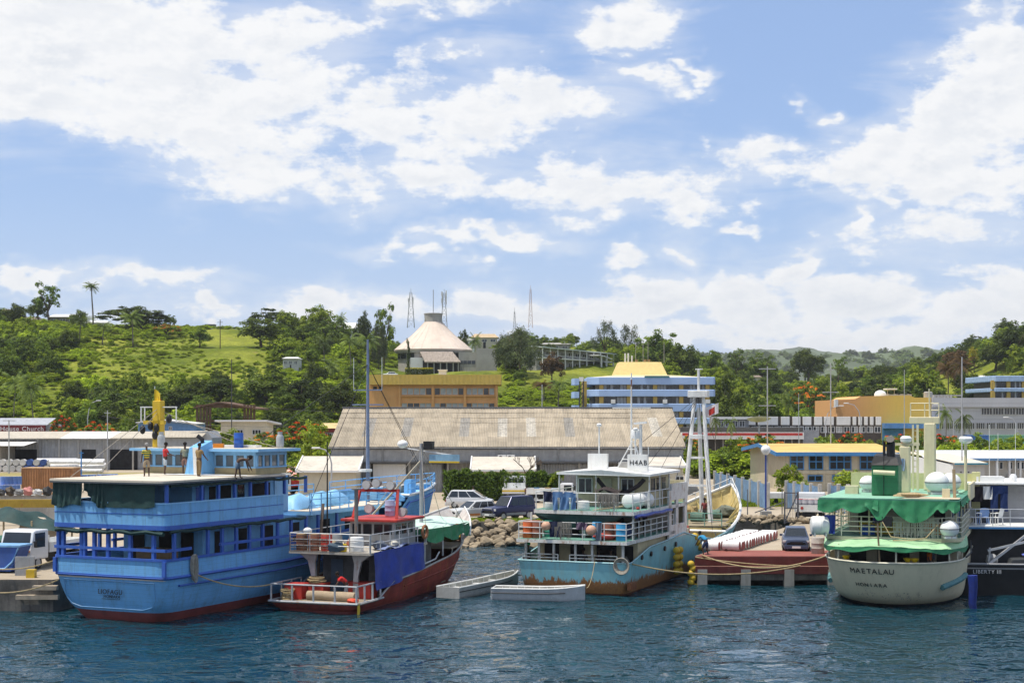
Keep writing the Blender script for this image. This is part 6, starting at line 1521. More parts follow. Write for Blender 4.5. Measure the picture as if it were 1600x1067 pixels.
# ================================================================== the red boat
REDB = (-10.16,78.2)
def red_boat():
 t = boat('fishing_boat','weathered red fishing boat with a blue tarpaulin on its side',REDB,HB)
 Lb = 19.8;top = (0,Lb,2.5,.5,8,7.5,2.1);bot = (.3,Lb - 1.6,2.2,.6,5,8,1.8);kel = (1,Lb - 3,1.2,1,3,8,1.6)
 hullm = mat('worn_red_hull',(.29,.048,.034),.75,var=.35,vscale=.9,streak=.8,streak_col=(.10,.03,.025),rust=.6,grime=.6,planks=.3)
 def sh(y):
  if y < 3.6: return .5
  if y < 4.4: return .5 + .75 * (y - 3.6) / .8
  if y < 11: return 1.25 + .55 * ((y - 4.4) / 6.6) ** 1.4
  return 1.8 + 1.75 * ((y - 11) / 8.8) ** 1.5
 weld(hull_skin(top,bot,.08,sh,6,.7).build('hull',hullm,t,True,35))
 weld(hull_skin(bot,kel,-1.0,lambda y: .08,3,.6).build('hull_bottom',BOTRED,t,True))
 strake(hull_level(top,bot,1,lambda y: sh(y),.7,off=.03),.06).build('gunwale',mat('worn_grey_rail',(.33,.32,.30),.7,rust=.5),t)
 strake(hull_level(top,bot,.6,lambda y: .08 + (sh(y) - .08) * .6,.7,off=.03,y0=4.5),.05).build('rubbing_strake',hullm,t)
 # bow: white inside and outside lip
 bw = [p for p in hull_level(top,bot,1,lambda y: sh(y),.7,y0=15.6)]
 q = MB()
 for s in (1,-1):
  vs = [(s * x,y,z - .02) for x,y,z in bw] + [(s * (x + .12 + .02 * y),y + .08,z + .75 * min(1,(y - 15.4) / 1.6)) for x,y,z in bw];n = len(bw)
  q.add(vs,[(i,i + 1,n + i + 1,n + i) for i in range(n - 1)])
 weld(q.build('bow_bulwark',mat('bow_white',(.62,.58,.54),.6,streak=.5,streak_col=(.3,.12,.08),grime=.3),t,True,40))
 for s in (1,-1): MB().tube([(s * (x + .12 + .02 * y),y + .08,z + .75 * min(1,(y - 15.4) / 1.6)) for x,y,z in bw],.05,5).build('bow_rail',WHITEM,t)
 # decks
 lo = hull_level(top,bot,.3,lambda y: 0,.7,off=-.05,y1=13);lo.append((0,13,0))
 deck_plate(lo,.40,.48).build('stern_deck',mat('deck_planks',(.30,.25,.18),.9,planks=.22,planks_axis=0,grime=.5),t)
 deck_plate([(0,12.9,0)] + hull_level(top,bot,1,lambda y: 0,.7,off=-.1,y0=12.9),2.25,2.33).build('fore_deck',MATS['deck_planks'],t)
 rail([(-2.4,3.4,.5),(-2.42,.1,.5),(2.42,.1,.5),(2.42,3.0,.5)],.88,.045,1.15,1,6).build('stern_railing',mat('galvanised_rail',(.50,.51,.52),.5,.2,rust=.3),t)
 MB().tube([(-2.5,3.2,.52),(-2.5,.0,.52),(2.5,.0,.52),(2.5,3.2,.52)],.06,6).build('stern_fender_pipe',MATS['galvanised_rail'],t)
 # cabin below the upper deck
 MB().box(-1.7,1.75,4.6,11.5,.48,2.8).build('cabin',mat('grimy_cabin',(.16,.16,.16),.85,var=.3,grime=.5),t)
 MB().box(-1.2,-.5,4.55,4.62,.5,2.3).build('cabin_door',mat('grey_blue_door',(.15,.20,.26),.7),t);MB().box(.3,1.0,4.55,4.62,.5,2.3).build('cabin_door',DARKIN,t)
 for s in (-1,1):
  q = MB();q.prism([(s * 1.05,.5),(s * 1.45,.5),(s * 1.35,1.6),(s * 1.55,2.4),(s * 2.1,2.8),(s * 1.0,2.8),(s * 1.15,2.3),(s * 1.1,1.6)],'y',2.5,2.66);q.build('deck_bracket',mat('dirty_white_bracket',(.48,.48,.46),.6,rust=.5,grime=.4),t)
 up = [(0,1.9,0),(2.35,1.9,0),(2.4,9.4,0),(0,9.4,0)]
 deck_plate(up,2.8,2.92).build('upper_deck',mat('upper_deck_boards',(.42,.38,.32),.9,grime=.5,planks=.2,planks_axis=0),t)
 for s in (1,-1): rail([(s * 2.32,2.0,2.92),(s * 2.36,9.3,2.92)],.95,.028,1.3,2).build('upper_railing',MATS['galvanised_rail'],t)
 rail([(-2.3,1.95,2.92),(2.3,1.95,2.92)],.95,.028,1.15,3).build('upper_railing',MATS['galvanised_rail'],t)
 # rack in the port quarter
 q = MB()
 for i in range(9): q.tube([(-2.3 + .27 * i,1.9,2.92),(-2.3 + .27 * i,1.9,3.8)],.012,4)
 for i in range(6): q.tube([(-2.3,1.9,2.95 + .16 * i),(-.1,1.9,2.95 + .16 * i)],.012,4)
 q.build('wire_rack',mat('rusty_wire',(.16,.12,.09),.8),t)
 # wheelhouse
 wh = mat('wheelhouse_grey',(.42,.43,.42),.6,streak=.5,streak_col=(.25,.14,.08),grime=.35)
 MB().box(-.9,1.75,6.3,9.2,2.93,4.26).build('wheelhouse',wh,t)
 for (x,w) in ((-.75,.5),(-.1,.5),(.55,.5),(1.15,.45)): unit_part('pane',GLASS,t,x,x + w,6.26,6.32,3.55,4.1)
 for y in (6.5,7.3,8.2): unit_part('pane',GLASS,t,1.72,1.78,y,y + .6,3.55,4.1)
 MB().prism([(-1.25,5.8),(2.1,5.8),(2.15,9.6),(-1.25,9.6)],'z',4.26,4.40).build('wheelhouse_roof',RED,t,bevel=.03)
 # gantry with lamps
 q = MB();q.bar((-.85,6.6,4.4),(-.75,7.2,5.9),.16);q.bar((1.75,6.6,4.4),(1.55,7.2,5.9),.16);q.bar((-.85,7.2,5.9),(1.65,7.2,5.9),.16);q.build('gantry',RED,t)
 lm = mat('lamp_grey_brown',(.28,.24,.21),.6);fc = mat('lamp_face',(.55,.55,.53),.2)
 for x,z in ((-.25,6.2),(.35,6.3),(1.2,6.2),(-.1,4.9),(1.9,4.75)):
  o = MB().cyl((x,6.95,z),(x,7.35,z),.27,12,.2).build('flood_lamp',lm,t,True);MB().cyl((x,6.93,z),(x,6.95,z),.24,12).build('lens',fc,o)
 # foredeck canopy
 MB().grid(lambda u,v: (-2.1 + 4.3 * u,9.5 + 7.2 * v,3.62 + .28 * math.sin(math.pi * u) - .1 * math.sin(v * 9.4) ** 2 + .03 * math.sin(u * 19 + v * 12)),20,16).build('canopy',mat('bleached_mint_canvas',(.50,.66,.56),.7,var=.12,grime=.2),t,True)
 drape([(2.2,9.5,3.62),(2.25,13,3.58),(2.1,16.6,3.62)],lambda u: .55 + .3 * abs(math.sin(u * 8)),6,.12,out=(1,0,0),seed=3).build('canopy_skirt',GREENT,t,True)
 drape([(-2.1,9.48,3.62),(2.2,9.48,3.62)],lambda u: .3 + .2 * abs(math.sin(u * 7)),6,.08,out=(0,-1,0),seed=4).build('canopy_skirt',GREENT,t,True)
 for y in (9.7,12.4,15.4):
  for s in (-1,1): MB().tube([(s * 2.1,y,sh(y)),(s * 2.1,y,3.62)],.05,6).build('canopy_post',MATS['galvanised_rail'],t)
 MB().box(-1.2,1.2,10,12.8,2.0,3.0).build('hatch_house',DARKIN,t)
 MB().tube([(2.45,8.5,1.75),(2.47,10.4,1.9),(2.45,11.0,2.25)],.045,6).build('side_rail',MATS['galvanised_rail'],t)
 # blue tarpaulin
 drape([(2.46,2.1,2.95),(2.5,8.6,3.0)],lambda u: 1.95 - .45 * u + .10 * math.sin(u * 5),2,.12,nv=12,sub=14,out=(1,0,0),seed=7).build('side_tarpaulin',BLUET,t,True)
 MB().grid(lambda u,v: (2.46 - .8 * v,3.6 + 4.5 * u,2.97 + .12 * math.sin(u * 13) * math.sin(v * 3 + 1) + .02),20,5).build('tarpaulin_fold',mat('silver_blue_fold',(.20,.25,.42),.5),t,True)
 # masts
 ms = mat('steel_mast',(.20,.19,.18),.6,rust=.5)
 MB().tube([(.5,13.0,2.3),(.5,13.0,8.4)],.13,8,.11).build('foremast',mat('mast_grey',(.36,.37,.38),.5,rust=.3),t,True)
 MB().bar((-.4,13,8.1),(2.6,13,7.7),.07).build('mast_yard',WHITEM,t);MB().sphere((-.7,13,8.35),.32,12,.75).build('radome',WHITEP,t,True)
 MB().cbox((1.0,12.95,8.3),(.55,.4,.45)).build('flood_lamp',BLACKP,t);MB().cbox((2.0,12.9,7.55),(1.9,.05,.42)).build('signal_board',mat('signal_board_blue',(.22,.38,.50),.4),t);MB().cbox((2.0,12.88,7.32),(1.9,.06,.1)).build('signal_board_edge',YEL,t)
 MB().bar((.5,13,7.4),(-1.6,9.8,3.9),.1).build('derrick_boom',mat('boom_tan',(.42,.37,.28),.7),t)
 for b in ((2.3,15.5,3.4),(2.2,9.6,3.6),(-1.9,9.6,3.6),(.1,17,3.8)): MB().tube([(.5,13,8.2),b],.018,4).build('mast_stay',GREYROPE,t)
 MB().tube([(.75,3.6,2.9),(.75,3.6,6.1)],.11,8).build('aft_post',ms,t,True)
 MB().cyl((.75,3.6,6.1),(.75,3.6,6.18),.25,10).build('post_cap',ms,t)
 MB().tube([(-1.75,5.2,2.9),(-1.75,5.2,8.6)],.05,6,.03).build('whip_aerial',BLACKP,t)
 MB().tube([(-1.9,4.2,.5),(-2.2,5.6,5.2)],.08,6).build('leaning_spar',mat('spar_brown',(.15,.11,.08),.8),t)
 # lifebuoy on the rail
 MB().ring((2.45,8.9,3.55),.33,.085,'x',18,7).build('lifebuoy',mat('rusty_orange_ring',(.30,.13,.06),.7),t,True)
 return t
red_boat()
def lump(name,label,cat,p,s,m,rz=0,seed=1,rough=.18,n=14):
 rd = random.Random(seed);ph = [rd.uniform(0,6) for _ in range(4)]
 def fn(u,v):
  a = u * 6.2832;b = (v - .5) * math.pi;k = 1 + rough * (math.sin(3 * a + ph[0]) * math.cos(b) + math.sin(5 * b + ph[1] + 2 * a) * .6)
  return (s[0] * k * math.cos(a) * math.cos(b),s[1] * k * math.sin(a) * math.cos(b),s[2] * (k * math.sin(b) + 1))
 o = MB().grid(fn,n,9,True).build(name,m,None,True);o.location = p;o.rotation_euler = (0,0,rz)
 return tag(o,label,cat)
RBX = lambda x,y,z=.49: loc(REDB,HB,x,y,z)
def crate(name,label,cat,p,d,m,rz=0):
 t = thing(name,label,cat,p,rz);w,l,h = d
 q = MB();q.box(-w / 2,w / 2,-l / 2,l / 2,0,.04);
 for a,b,c,e in ((-w / 2,-w / 2 + .03,-l / 2,l / 2),(w / 2 - .03,w / 2,-l / 2,l / 2),(-w / 2 + .03,w / 2 - .03,-l / 2,-l / 2 + .03),(-w / 2 + .03,w / 2 - .03,l / 2 - .03,l / 2)): q.box(a,b,c,e,.04,h)
 q.build('tub',m,t);MB().box(-w / 2 - .03,w / 2 + .03,-l / 2 - .03,l / 2 + .03,h,h + .05).build('lid',m,t,bevel=.015)
 return t
crate('fish_box','red fish box at the port side of the red boat stern','box',RBX(-1.75,1.6),(1.0,.8,.75),RED,-HB);crate('fish_box','second red fish box beside the cabin of the red boat','box',RBX(-.75,2.2),(.9,.8,.75),RED,-HB);crate('fish_box','wide red fish box behind the person on the red boat stern','box',RBX(1.35,2.9),(1.5,.8,.8),RED,-HB)
t = MB().tube([(-1.35,0,.2),(-.7,.04,.22),(0,0,.2),(.7,-.03,.22),(1.35,0,.2)],.26,12).build('rolled_mattress',mat('dirty_canvas',(.40,.31,.21),.95,var=.2,grime=.4,bump=.5),None,True);t.location = RBX(.4,1.35);t.rotation_euler = (0,0,-HB);tag(t,'rolled tan mattress lying on the red boat stern','mattress')
lump('lifejacket','orange lifejacket dropped in the stern corner of the red boat','lifejacket',RBX(2.0,.5),(.3,.2,.13),mat('lifejacket_orange',(.75,.09,.04),.7))
def coil(name,label,p,r,m,n=5,h=.3):
 q = MB();rd = random.Random(n)
 for k in range(n): q.ring((rd.uniform(-.05,.05),rd.uniform(-.05,.05),.05 + h * k / n),r * rd.uniform(.75,1.05),.035,'z',16,5)
 o = q.build(name,m);o.location = p;return tag(o,label,'rope')
coil('rope_coil','pale rope coiled on the red fish box',RBX(-.8,2.1,1.28),.42,ROPE);coil('rope_coil','rope tangle on the stern rail of the red boat',RBX(-1.9,.9,.5),.34,ROPE,7,.55)
for i,(x,y,m,lb) in enumerate(((-1.9,2.5,'brown','brown rusty drum in the rack of the red boat'),(-1.2,2.5,'tan','tan-topped drum in the rack of the red boat'),(-.5,2.6,'red','red drum in the rack of the red boat'))):
 drum('oil_drum',lb,RBX(x,y,2.93),{'brown': mat('drum_rust',(.16,.06,.04),.7,rust=.6),'tan': mat('drum_maroon',(.28,.10,.06),.6,rust=.4),'red': RED}[m],.3,.85,lid=mat('drum_lid_tan',(.48,.34,.16),.8))
lump('buoy','white mooring buoy on top of the red boat rack','buoy',RBX(-1.5,2.4,3.8),(.24,.17,.17),WHITEP,0,2,.02)
for x,y,lb in ((.2,2.3,'yellow jerrycan lying near the aft post of the red boat'),(.65,2.25,'yellow jerrycan standing near the aft post of the red boat')):
 t = thing('jerrycan',lb,'jerrycan',RBX(x,y,2.93),.4);MB().box(-.17,.17,-.12,.12,0,.42).build('can',mat('yellow_plastic',(.70,.48,.02),.4),t,bevel=.05);MB().cyl((.08,0,.42),(.08,0,.5),.035,8).build('cap',BLACKP,t)
drum('water_tub','round white tub by the aft post of the red boat',RBX(1.25,2.6,2.93),WHITEP,.36,.75,'tub')
drum('water_tub','grey metal tub aft of the red boat wheelhouse',RBX(-1.6,6.0,2.93),mat('bottle_grey',(.40,.42,.43),.5),.33,.6,'tub')
drum('plastic_drum','pale lilac drum on the roof between the red gantry posts',RBX(.45,8.6,4.42),mat('lilac_plastic',(.40,.43,.62),.5),.28,.85)
lump('rag_bundle','blue-grey net bundle on the aft deck edge of the red boat','net',RBX(.35,2.05,2.93),(.42,.2,.25),mat('net_bluegrey',(.08,.12,.16),.95,bump=.9,bscale=30),0,5,.25)
lump('rag_bundle','ochre net heap on the red boat foredeck','net',RBX(.6,17.2,2.34),(.9,.5,.3),mat('net_ochre',(.36,.27,.06),.95,bump=.9,bscale=30),0,6,.25)
t = MB().tube([(0,0,0),(.02,0,-.35),(-.02,0,-.8)],.075,7).build('yellow_fender',YEL,None,True);t.location = RBX(2.5,.15,.55);tag(t,'yellow fender rope hanging from the red boat stern corner','fender')
# ================================================================== the rusty turquoise vessel
TEAL = (3.35,86.2)
def teal_boat():
 t = boat('fishing_vessel','turquoise fishing vessel with heavy rust along its transom',TEAL,HC)
 Lb = 37;top = (0,Lb,3.3,.6,8,15,2.1);bot = (.25,Lb - 4.5,3.0,.8,5,17,1.7);kel = (1.5,Lb - 7,1.5,1,3,17,1.5)
 def sm(a): a = min(1,max(0,a));return a * a * (3 - 2 * a)
 def sh(y): return 1.83 + .62 * sm((y - .8) / .8) + .35 * sm((y - 5) / 7) - .95 * sm((y - 14.0) / 1.6) + 2.75 * max(0,(y - 19) / 18) ** 1.5
 hm = mat('rusted_turquoise_hull',(.25,.55,.61),.55,var=.14,vscale=.6,streak=.5,streak_col=(.30,.27,.18),rust=.97,rust_z=(.3,1.6),bump=.25,grime=.25)
 weld(hull_skin(top,bot,.1,sh,10,.75).build('hull',hm,t,True,35))
 weld(hull_skin(bot,kel,-1.2,lambda y: .1,3,.6).build('hull_bottom',mat('rust_antifouling',(.14,.05,.035),.85,rust=.7),t,True))
 strake(hull_level(top,bot,1,lambda y: sh(y),.75,off=.02),.05).build('gunwale',mat('turquoise_rail',(.30,.52,.56),.6,rust=.5),t)
 # stern deck, cabin, columns
 dk = hull_level(top,bot,.4,lambda y: 0,.75,off=-.10,y1=22);deck_plate(dk + [(0,22,0)],.95,1.03).build('main_deck',mat('rusty_deck',(.25,.17,.11),.9,rust=.6),t)
 cream = mat('cream_cabin',(.60,.52,.33),.7,var=.1,streak=.45,streak_col=(.3,.2,.1),grime=.3)
 MB().box(-3.0,3.05,2.6,13.5,1.03,2.9).build('main_cabin',cream,t)
 for x,w in ((-2.6,.9),(-1.0,.8),(.6,1.2),(2.2,.6)): MB().box(x,x + w,2.55,2.62,1.1,2.6).build('doorway',DARKIN,t)
 for x in (-2.9,-2.1,-1.2,.1,1.1,2.9): MB().box(x - .06,x + .06,.3,.42,1.6,2.85).build('column',RUSTW,t)
 rail([(-3.05,.2,1.82),(-.9,.2,1.82)],.38,.03,1.1,2).build('stern_rail',RUSTW,t);rail([(-.2,.2,1.82),(2.6,.2,1.82)],.38,.03,1.2,2).build('stern_rail',RUSTW,t)
 # deck two
 gdk = mat('green_deck_paint',(.13,.29,.23),.7,var=.2,grime=.45)
 d2 = [(0,-.15,0),(3.3,-.15,0),(3.3,9.5,0),(0,9.5,0)]
 deck_plate(d2,2.86,3.04).build('second_deck_edge',RUSTW,t);deck_plate([(x * .98,y + (.05 if y < 0 else -.05),z) for x,y,z in d2],3.041,3.06).build('second_deck',gdk,t)
 r2 = mat('white_rail',(.66,.66,.64),.5,rust=.35)
 rail([(-3.2,9,3.05),(-3.2,0,3.05),(3.2,0,3.05),(3.2,9.4,3.05)],.98,.028,1.25,3).build('second_railing',r2,t)
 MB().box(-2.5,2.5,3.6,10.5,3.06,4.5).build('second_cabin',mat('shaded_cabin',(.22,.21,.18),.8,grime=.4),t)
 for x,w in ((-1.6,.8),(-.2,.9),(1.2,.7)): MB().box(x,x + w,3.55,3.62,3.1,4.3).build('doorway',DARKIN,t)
 for x in (-3.05,-2.0,.2,3.1): MB().box(x - .05,x + .05,1.55,1.65,3.06,4.45).build('column',RUSTW,t)
 # deck three
 d3 = [(0,1.4,0),(2.2,1.15,0),(3.3,1.2,0),(3.3,12.2,0),(0,12.2,0)]
 poly = [(-2.9,1.6),(-1.2,1.25),(1.0,1.1),(3.3,1.1),(3.3,12.2),(-2.9,12.2)]
 MB().prism(poly,'z',4.42,4.62).build('third_deck_edge',RUSTW,t);MB().prism([(x * .985,y + (.06 if y < 3 else -.06)) for x,y in poly],'z',4.621,4.64).build('third_deck',gdk,t)
 drape([(-2.8,1.5,4.42),(3.2,1.05,4.42)],lambda u: .10 + .75 * math.sin(math.pi * min(1,max(0,u * 1.12))) ** .7,3,.12,out=(0,1,0),seed=11).build('awning',TARPG,t,True)
 MB().grid(lambda u,v: (-2.7 + 5.5 * u,1.4 + 2.6 * v,4.38 - .55 * math.sin(math.pi * u) * math.cos(v * 1.57)),14,6).build('awning_belly',TARPG,t,True)
 MB().tube([(3.35,1.3 + i * .9,4.35 + .03 * math.sin(i * 2)) for i in range(9)],.1,6).build('rolled_awning',BLUET,t,True)
 rail([(-2.8,8,4.63),(-2.8,1.7,4.63),(-1.2,1.35,4.63),(1,1.2,4.63),(3.2,1.2,4.63),(3.2,8.5,4.63)],1.0,.028,1.4,2).build('third_railing',r2,t)
 # wheelhouse and white roof
 MB().box(-1.9,2.7,6.0,10.2,4.64,6.55).build('wheelhouse',cream,t)
 for x,w,z0 in ((-1.7,.9,5.4),(1.0,.8,5.5)): window(t,x,x + w,z0,6.3,5.99,WHITEM,GLASS,2,1,.05)
 MB().box(-.3,.4,5.95,6.02,4.7,6.3).build('wheelhouse_door',mat('cream_door',(.52,.47,.34),.7),t)
 for y in (6.4,7.5,8.6): unit_part('pane',GLASS,t,2.68,2.73,y,y + .8,5.5,6.3)
 MB().add([(-2.5,4.3,6.55),(3.3,4.2,6.5),(3.3,10.6,6.55),(-2.5,10.6,6.6),(-2.5,4.3,6.68),(3.3,4.2,6.63),(3.3,10.6,6.7),(-2.5,10.6,6.72),(.3,4.2,6.86),(.3,10.6,6.9)],
    [(0,3,2,1),(4,8,9,7),(8,5,6,9),(0,1,5,8,4),(1,2,6,5),(2,3,7,9,6),(3,0,4,7)]).build('white_roof',WHITEM,t)
 for x,y in ((-2.4,4.5),(-1.3,4.5),(-.1,4.5),(1.3,4.5),(3.2,4.4),(3.2,6.5),(3.2,8.5)): MB().tube([(x,y,4.63),(x,y,6.55)],.045,6).build('roof_post',RUSTW,t)
 # starboard side panel with cut-outs
 q = MB();xx0,xx1 = 3.18,3.3
 for (y0,y1,z0,z1) in ((8.2,8.7,2.6,5.5),(8.7,12.2,4.9,5.9),(8.7,12.2,2.6,3.4),(9.7,10.2,3.4,4.9),(11.6,12.2,3.4,4.9)): q.box(xx0,xx1,y0,y1,z0,z1)
 q.build('side_panel',RUSTW,t)
 q = MB()
 for (y0,y1,z0,z1) in ((11.2,12.2,2.6,5.5),): q.box(-3.3,-3.18,y0,y1,z0,z1)
 q.build('side_panel',RUSTW,t)
 MB().box(-3.1,3.15,12.0,12.2,2.0,6.0).build('fore_bulkhead',cream,t)
 # roof gear
 def signbox(x,y,txt):
  MB().box(x - .62,x + .62,y - .1,y + .1,6.75,7.75).build('name_box',WHITEM,t)
  if txt: text_part('call_sign',txt,.42,MATS['black_lettering'],t,(x + .05,y - .115,7.25),(R(90),0,0))
 signbox(-.55,6.2,None);signbox(2.2,5.4,'H4AB')
 for x,y,h in ((-.55,6.4,9.35),(1.95,5.7,9.1)): MB().tube([(x,y,7.0),(x,y,h)],.045,6).build('light_pole',WHITEM,t);MB().lathe([(.05,0),(.15,.05),(.16,.15),(.08,.22)],10,(x,y,h)).build('mast_light',WHITEP,t,True)
 MB().tube([(1.1,7.6,6.8),(1.1,7.6,12.6)],.075,7,.04).build('radio_mast',WHITEM,t,True);MB().bar((-.1,7.6,10.5),(2.3,7.6,10.5),.06).build('mast_yard',WHITEM,t);MB().tube([(1.1,7.6,10.5),(1.1,7.6,12.2)],.05,5).build('mast_top',mat('drum_rust',(.16,.06,.04),.7),t)
 q = MB();q.bar((.3,7.3,6.85),(1.2,7.5,8.5),.07);q.bar((1.9,7.3,6.85),(1.3,7.5,8.5),.07);q.bar((.6,7.3,7.4),(1.75,7.3,7.4),.05);q.bar((.9,7.4,8.0),(1.5,7.4,8.0),.05);q.build('radar_tripod',WHITEM,t)
 MB().lathe([(.05,0),(.28,.05),(.33,.3),(.28,.55),(.1,.65)],12,(1.45,7.4,8.6)).build('radome',WHITEP,t,True)
 MB().tube([(1.75,7.4,6.8),(1.75,7.4,9.5)],.1,7).build('radar_post',WHITEM,t);MB().bar((1.35,7.3,9.55),(2.15,7.3,9.62),.12).build('radar_scanner',WHITEP,t)
 MB().box(.2,1.3,7.8,8.6,6.86,7.2).build('roof_box',mat('roof_box_grey',(.35,.34,.32),.7),t);MB().tube([(2.9,5.2,7.75),(2.9,5.2,8.2)],.03,5).build('small_aerial',WHITEM,t)
 # hammock
 MB().tube([(-.2,5.0,6.3),(.3,4.95,5.75),(.9,4.9,5.45),(1.6,4.9,5.5),(2.3,5.0,5.9),(2.7,5.0,6.3)],.13,7).build('hammock',mat('dark_hammock',(.03,.025,.03),.95),t,True)
 # portholes
 for y in (2.6,4.4,7.2,9.6):
  k = MB().cyl((3.28,y,1.9 + .03 * y),(3.36,y,1.9 + .03 * y),.15,12).build('porthole',BLACKP,t)
 MB().box(3.2,3.42,.2,1.2,.35,.75).build('scupper_plate',mat('scupper_rust',(.22,.08,.03),.8),t)
 # well deck and holds
 MB().box(-2.4,2.2,14.5,21,1.03,1.7).build('hatch_coaming',mat('grimy_coaming',(.34,.31,.25),.8,rust=.4),t)
 for k in range(5): MB().box(-2.3,2.1,14.7 + k * 1.25,15.7 + k * 1.25,1.7,1.8).build('hatch_board',mat('hatch_planks',(.42,.36,.27),.9,planks=.3,planks_axis=0),t)
 # foremast platform and forecastle
 tan = mat('bow_inside_tan',(.48,.38,.16),.75,rust=.4,grime=.3)
 fo = [(0,22,0)] + hull_level(top,bot,.62,lambda y: 0,.75,off=-.12,y0=22);deck_plate(fo,2.3,2.4).build('forecastle_deck',mat('stained_tan_deck',(.30,.25,.16),.9,var=.3,grime=.6,rust=.3),t)
 MB().box(-3.0,3.0,22,22.15,1.03,2.3).build('forecastle_bulkhead',tan,t)
 rail([(-3.0,22.1,2.4),(3.0,22.1,2.4)],.9,.03,1.2,2).build('forecastle_railing',gdk,t)
 bw = [p for p in hull_level(top,bot,1,lambda y: sh(y),.75,y0=22)]
 q = MB();rows = []
 for k in range(6):
  z_ = lambda y,k=k: 2.4 + (sh(y) - 2.42) * k / 5
  row = []
  for i,(x,y) in enumerate(outline(top)):
   if y < 21.5: continue
   zz = z_(y);f = max(.02,(zz - .1) / (sh(y) - .1)) ** .75;bx,by = outline(bot)[i];row.append((max(.0,bx + (x - bx) * f - .07),by + (y - by) * f - .05,zz))
  rows.append(row)
 n = len(rows[0])
 for s in (1,-1): q.add([(s * x,y,z) for r in rows for x,y,z in r],[(k * n + i,k * n + i + 1,(k + 1) * n + i + 1,(k + 1) * n + i) for k in range(5) for i in range(n - 1)])
 weld(q.build('bow_lining',tan,t,True))
 for s in (1,-1):
  for i in range(1,len(bw) - 1):
   x,y,z = bw[i];MB().bar((s * (x - .12),y,z - .05),(s * max(.1,x - .75),y - .3,2.42),.10,.12).build('bow_frame',mat('bow_frame_yellow',(.62,.50,.20),.7,rust=.3),t)
 strake([(x,y,z + .06) for x,y,z in bw],.10).build('bow_cap',WHITEM,t)
 rr = [(max(.05,x - .08),y,z + .1) for x,y,z in bw[6:]]
 rail(rr,.45,.03,1.2,1).build('bow_rail',WHITEM,t);rail([(-x,y,z) for x,y,z in rr],.45,.03,1.2,1).build('bow_rail',WHITEM,t)
 # A-frame mast
 w = mat('white_derrick_paint',(.74,.74,.72),.5,rust=.35)
 for a,b in (((-.95,26.4,2.4),(-.3,27.2,11.4)),((1.15,26.2,2.4),(.35,27.2,11.4)),((-.1,28.6,2.4),(0,27.3,10.6))):
  MB().tube([a,b],.19,8,.13).build('mast_leg',w,t,True)
 for z in (5.0,7.0,8.6):
  f = (z - 2.4) / 9;MB().bar((-.95 + .65 * f,26.4 + .8 * f,z),(1.15 - .8 * f,26.2 + f,z),.16).build('mast_brace',w,t)
 MB().cbox((0,27.2,11.6),(1.5,.6,.5)).build('mast_head',w,t,bevel=.04);MB().tube([(0,27.2,11.8),(0,27.2,13.4)],.1,7).build('topmast',w,t);MB().bar((-.25,27.2,13.4),(.3,27.2,13.4),.08).build('topmast_bar',w,t)
 MB().cbox((-.1,26.8,8.5),(.9,.3,.28)).build('mast_lamp',WHITEP,t)
 MB().tube([(-.9,25.5,3.2),(-3.3,17.6,3.6)],.13,7,.1).build('derrick_boom',mat('boom_cream',(.60,.52,.36),.6,rust=.3),t,True)
 for b in ((-3.2,17.7,3.7),(2.9,20,2.3),(-2.9,20,2.3),(0,36.5,5.0),(2.6,12.1,6.0),(-2.6,12.1,6.0)): MB().tube([(0,27.1,11.4),b],.02,4).build('mast_stay',BLACKP,t)
 fg = MB().grid(lambda u,v: (.55 + .95 * u,27.1 + .08 * math.sin(u * 6),10.6 - .75 * v + .35 * u),7,5);fg.build('ensign',mat('white_ensign',(.74,.68,.68),.8),t);MB().grid(lambda u,v: (.8 + .45 * u,27.06 + .08 * math.sin(u * 6),10.45 - .45 * v + .25 * u),5,4).build('ensign_disc',RED,t)
 MB().cyl((-.8,30,2.75),(.9,30,2.75),.33,12).build('anchor_winch',mat('winch_green',(.10,.17,.13),.8,rust=.5),t)
 MB().box(-1.2,-.6,24.6,25.3,2.4,3.4).build('winch_motor',mat('winch_dark',(.06,.06,.05),.8),t);MB().cyl((.1,24.8,2.85),(1.0,24.8,2.85),.35,12).build('cargo_winch',MATS['winch_green'],t)
 # fenders on the side
 for i in range(8): MB().sphere((3.52 + .06 * (i % 2),9.0 + .55 * (i % 2),1.85 - .42 * (i // 2)),.23,10,.95).build('float_fender',mat('yellow_float',(.58,.38,.03),.6,grime=.3),t,True)
 for i,y in enumerate(np.arange(14.4,21.5,.5)): MB().sphere((3.2,y,sh(y) - .35),.24,8).build('rail_float',MATS['yellow_float'],t,True)
 # ropes hung on the rails
 def hank(cx,cy,cz,w,h,m,name,ax='x',n=13):
  q = MB();rd = random.Random(int(cx * 10 + cy))
  for k in range(n):
   u = -w / 2 + w * k / (n - 1);hh = h * rd.uniform(.75,1.1);p = [(u,.04),(u + rd.uniform(-.06,.06),-hh * .5),(u + .03,-hh),(u + .06,-hh * .5),(u + .05,.04)]
   q.tube([(cx + a,cy - .03 * (k % 2),cz + b) if ax == 'x' else (cx + .03 * (k % 2),cy + a,cz + b) for a,b in p],.022,4)
  q.build(name,m,t)
 hank(-.55,-.05,4.0,.95,1.05,GREYROPE,'hung_net');hank(1.75,1.1,5.6,1.2,1.05,GREYROPE,'hung_rope')
 q = MB();
 for k in range(6): q.ring((2.95,.05 - .03 * k,1.7),.3 + .03 * k,.035,'y',16,5)
 q.build('rope_coil',GREYROPE,t)
 return t
teal_boat()
TB = lambda x,y,z: loc(TEAL,HC,x,y,z)
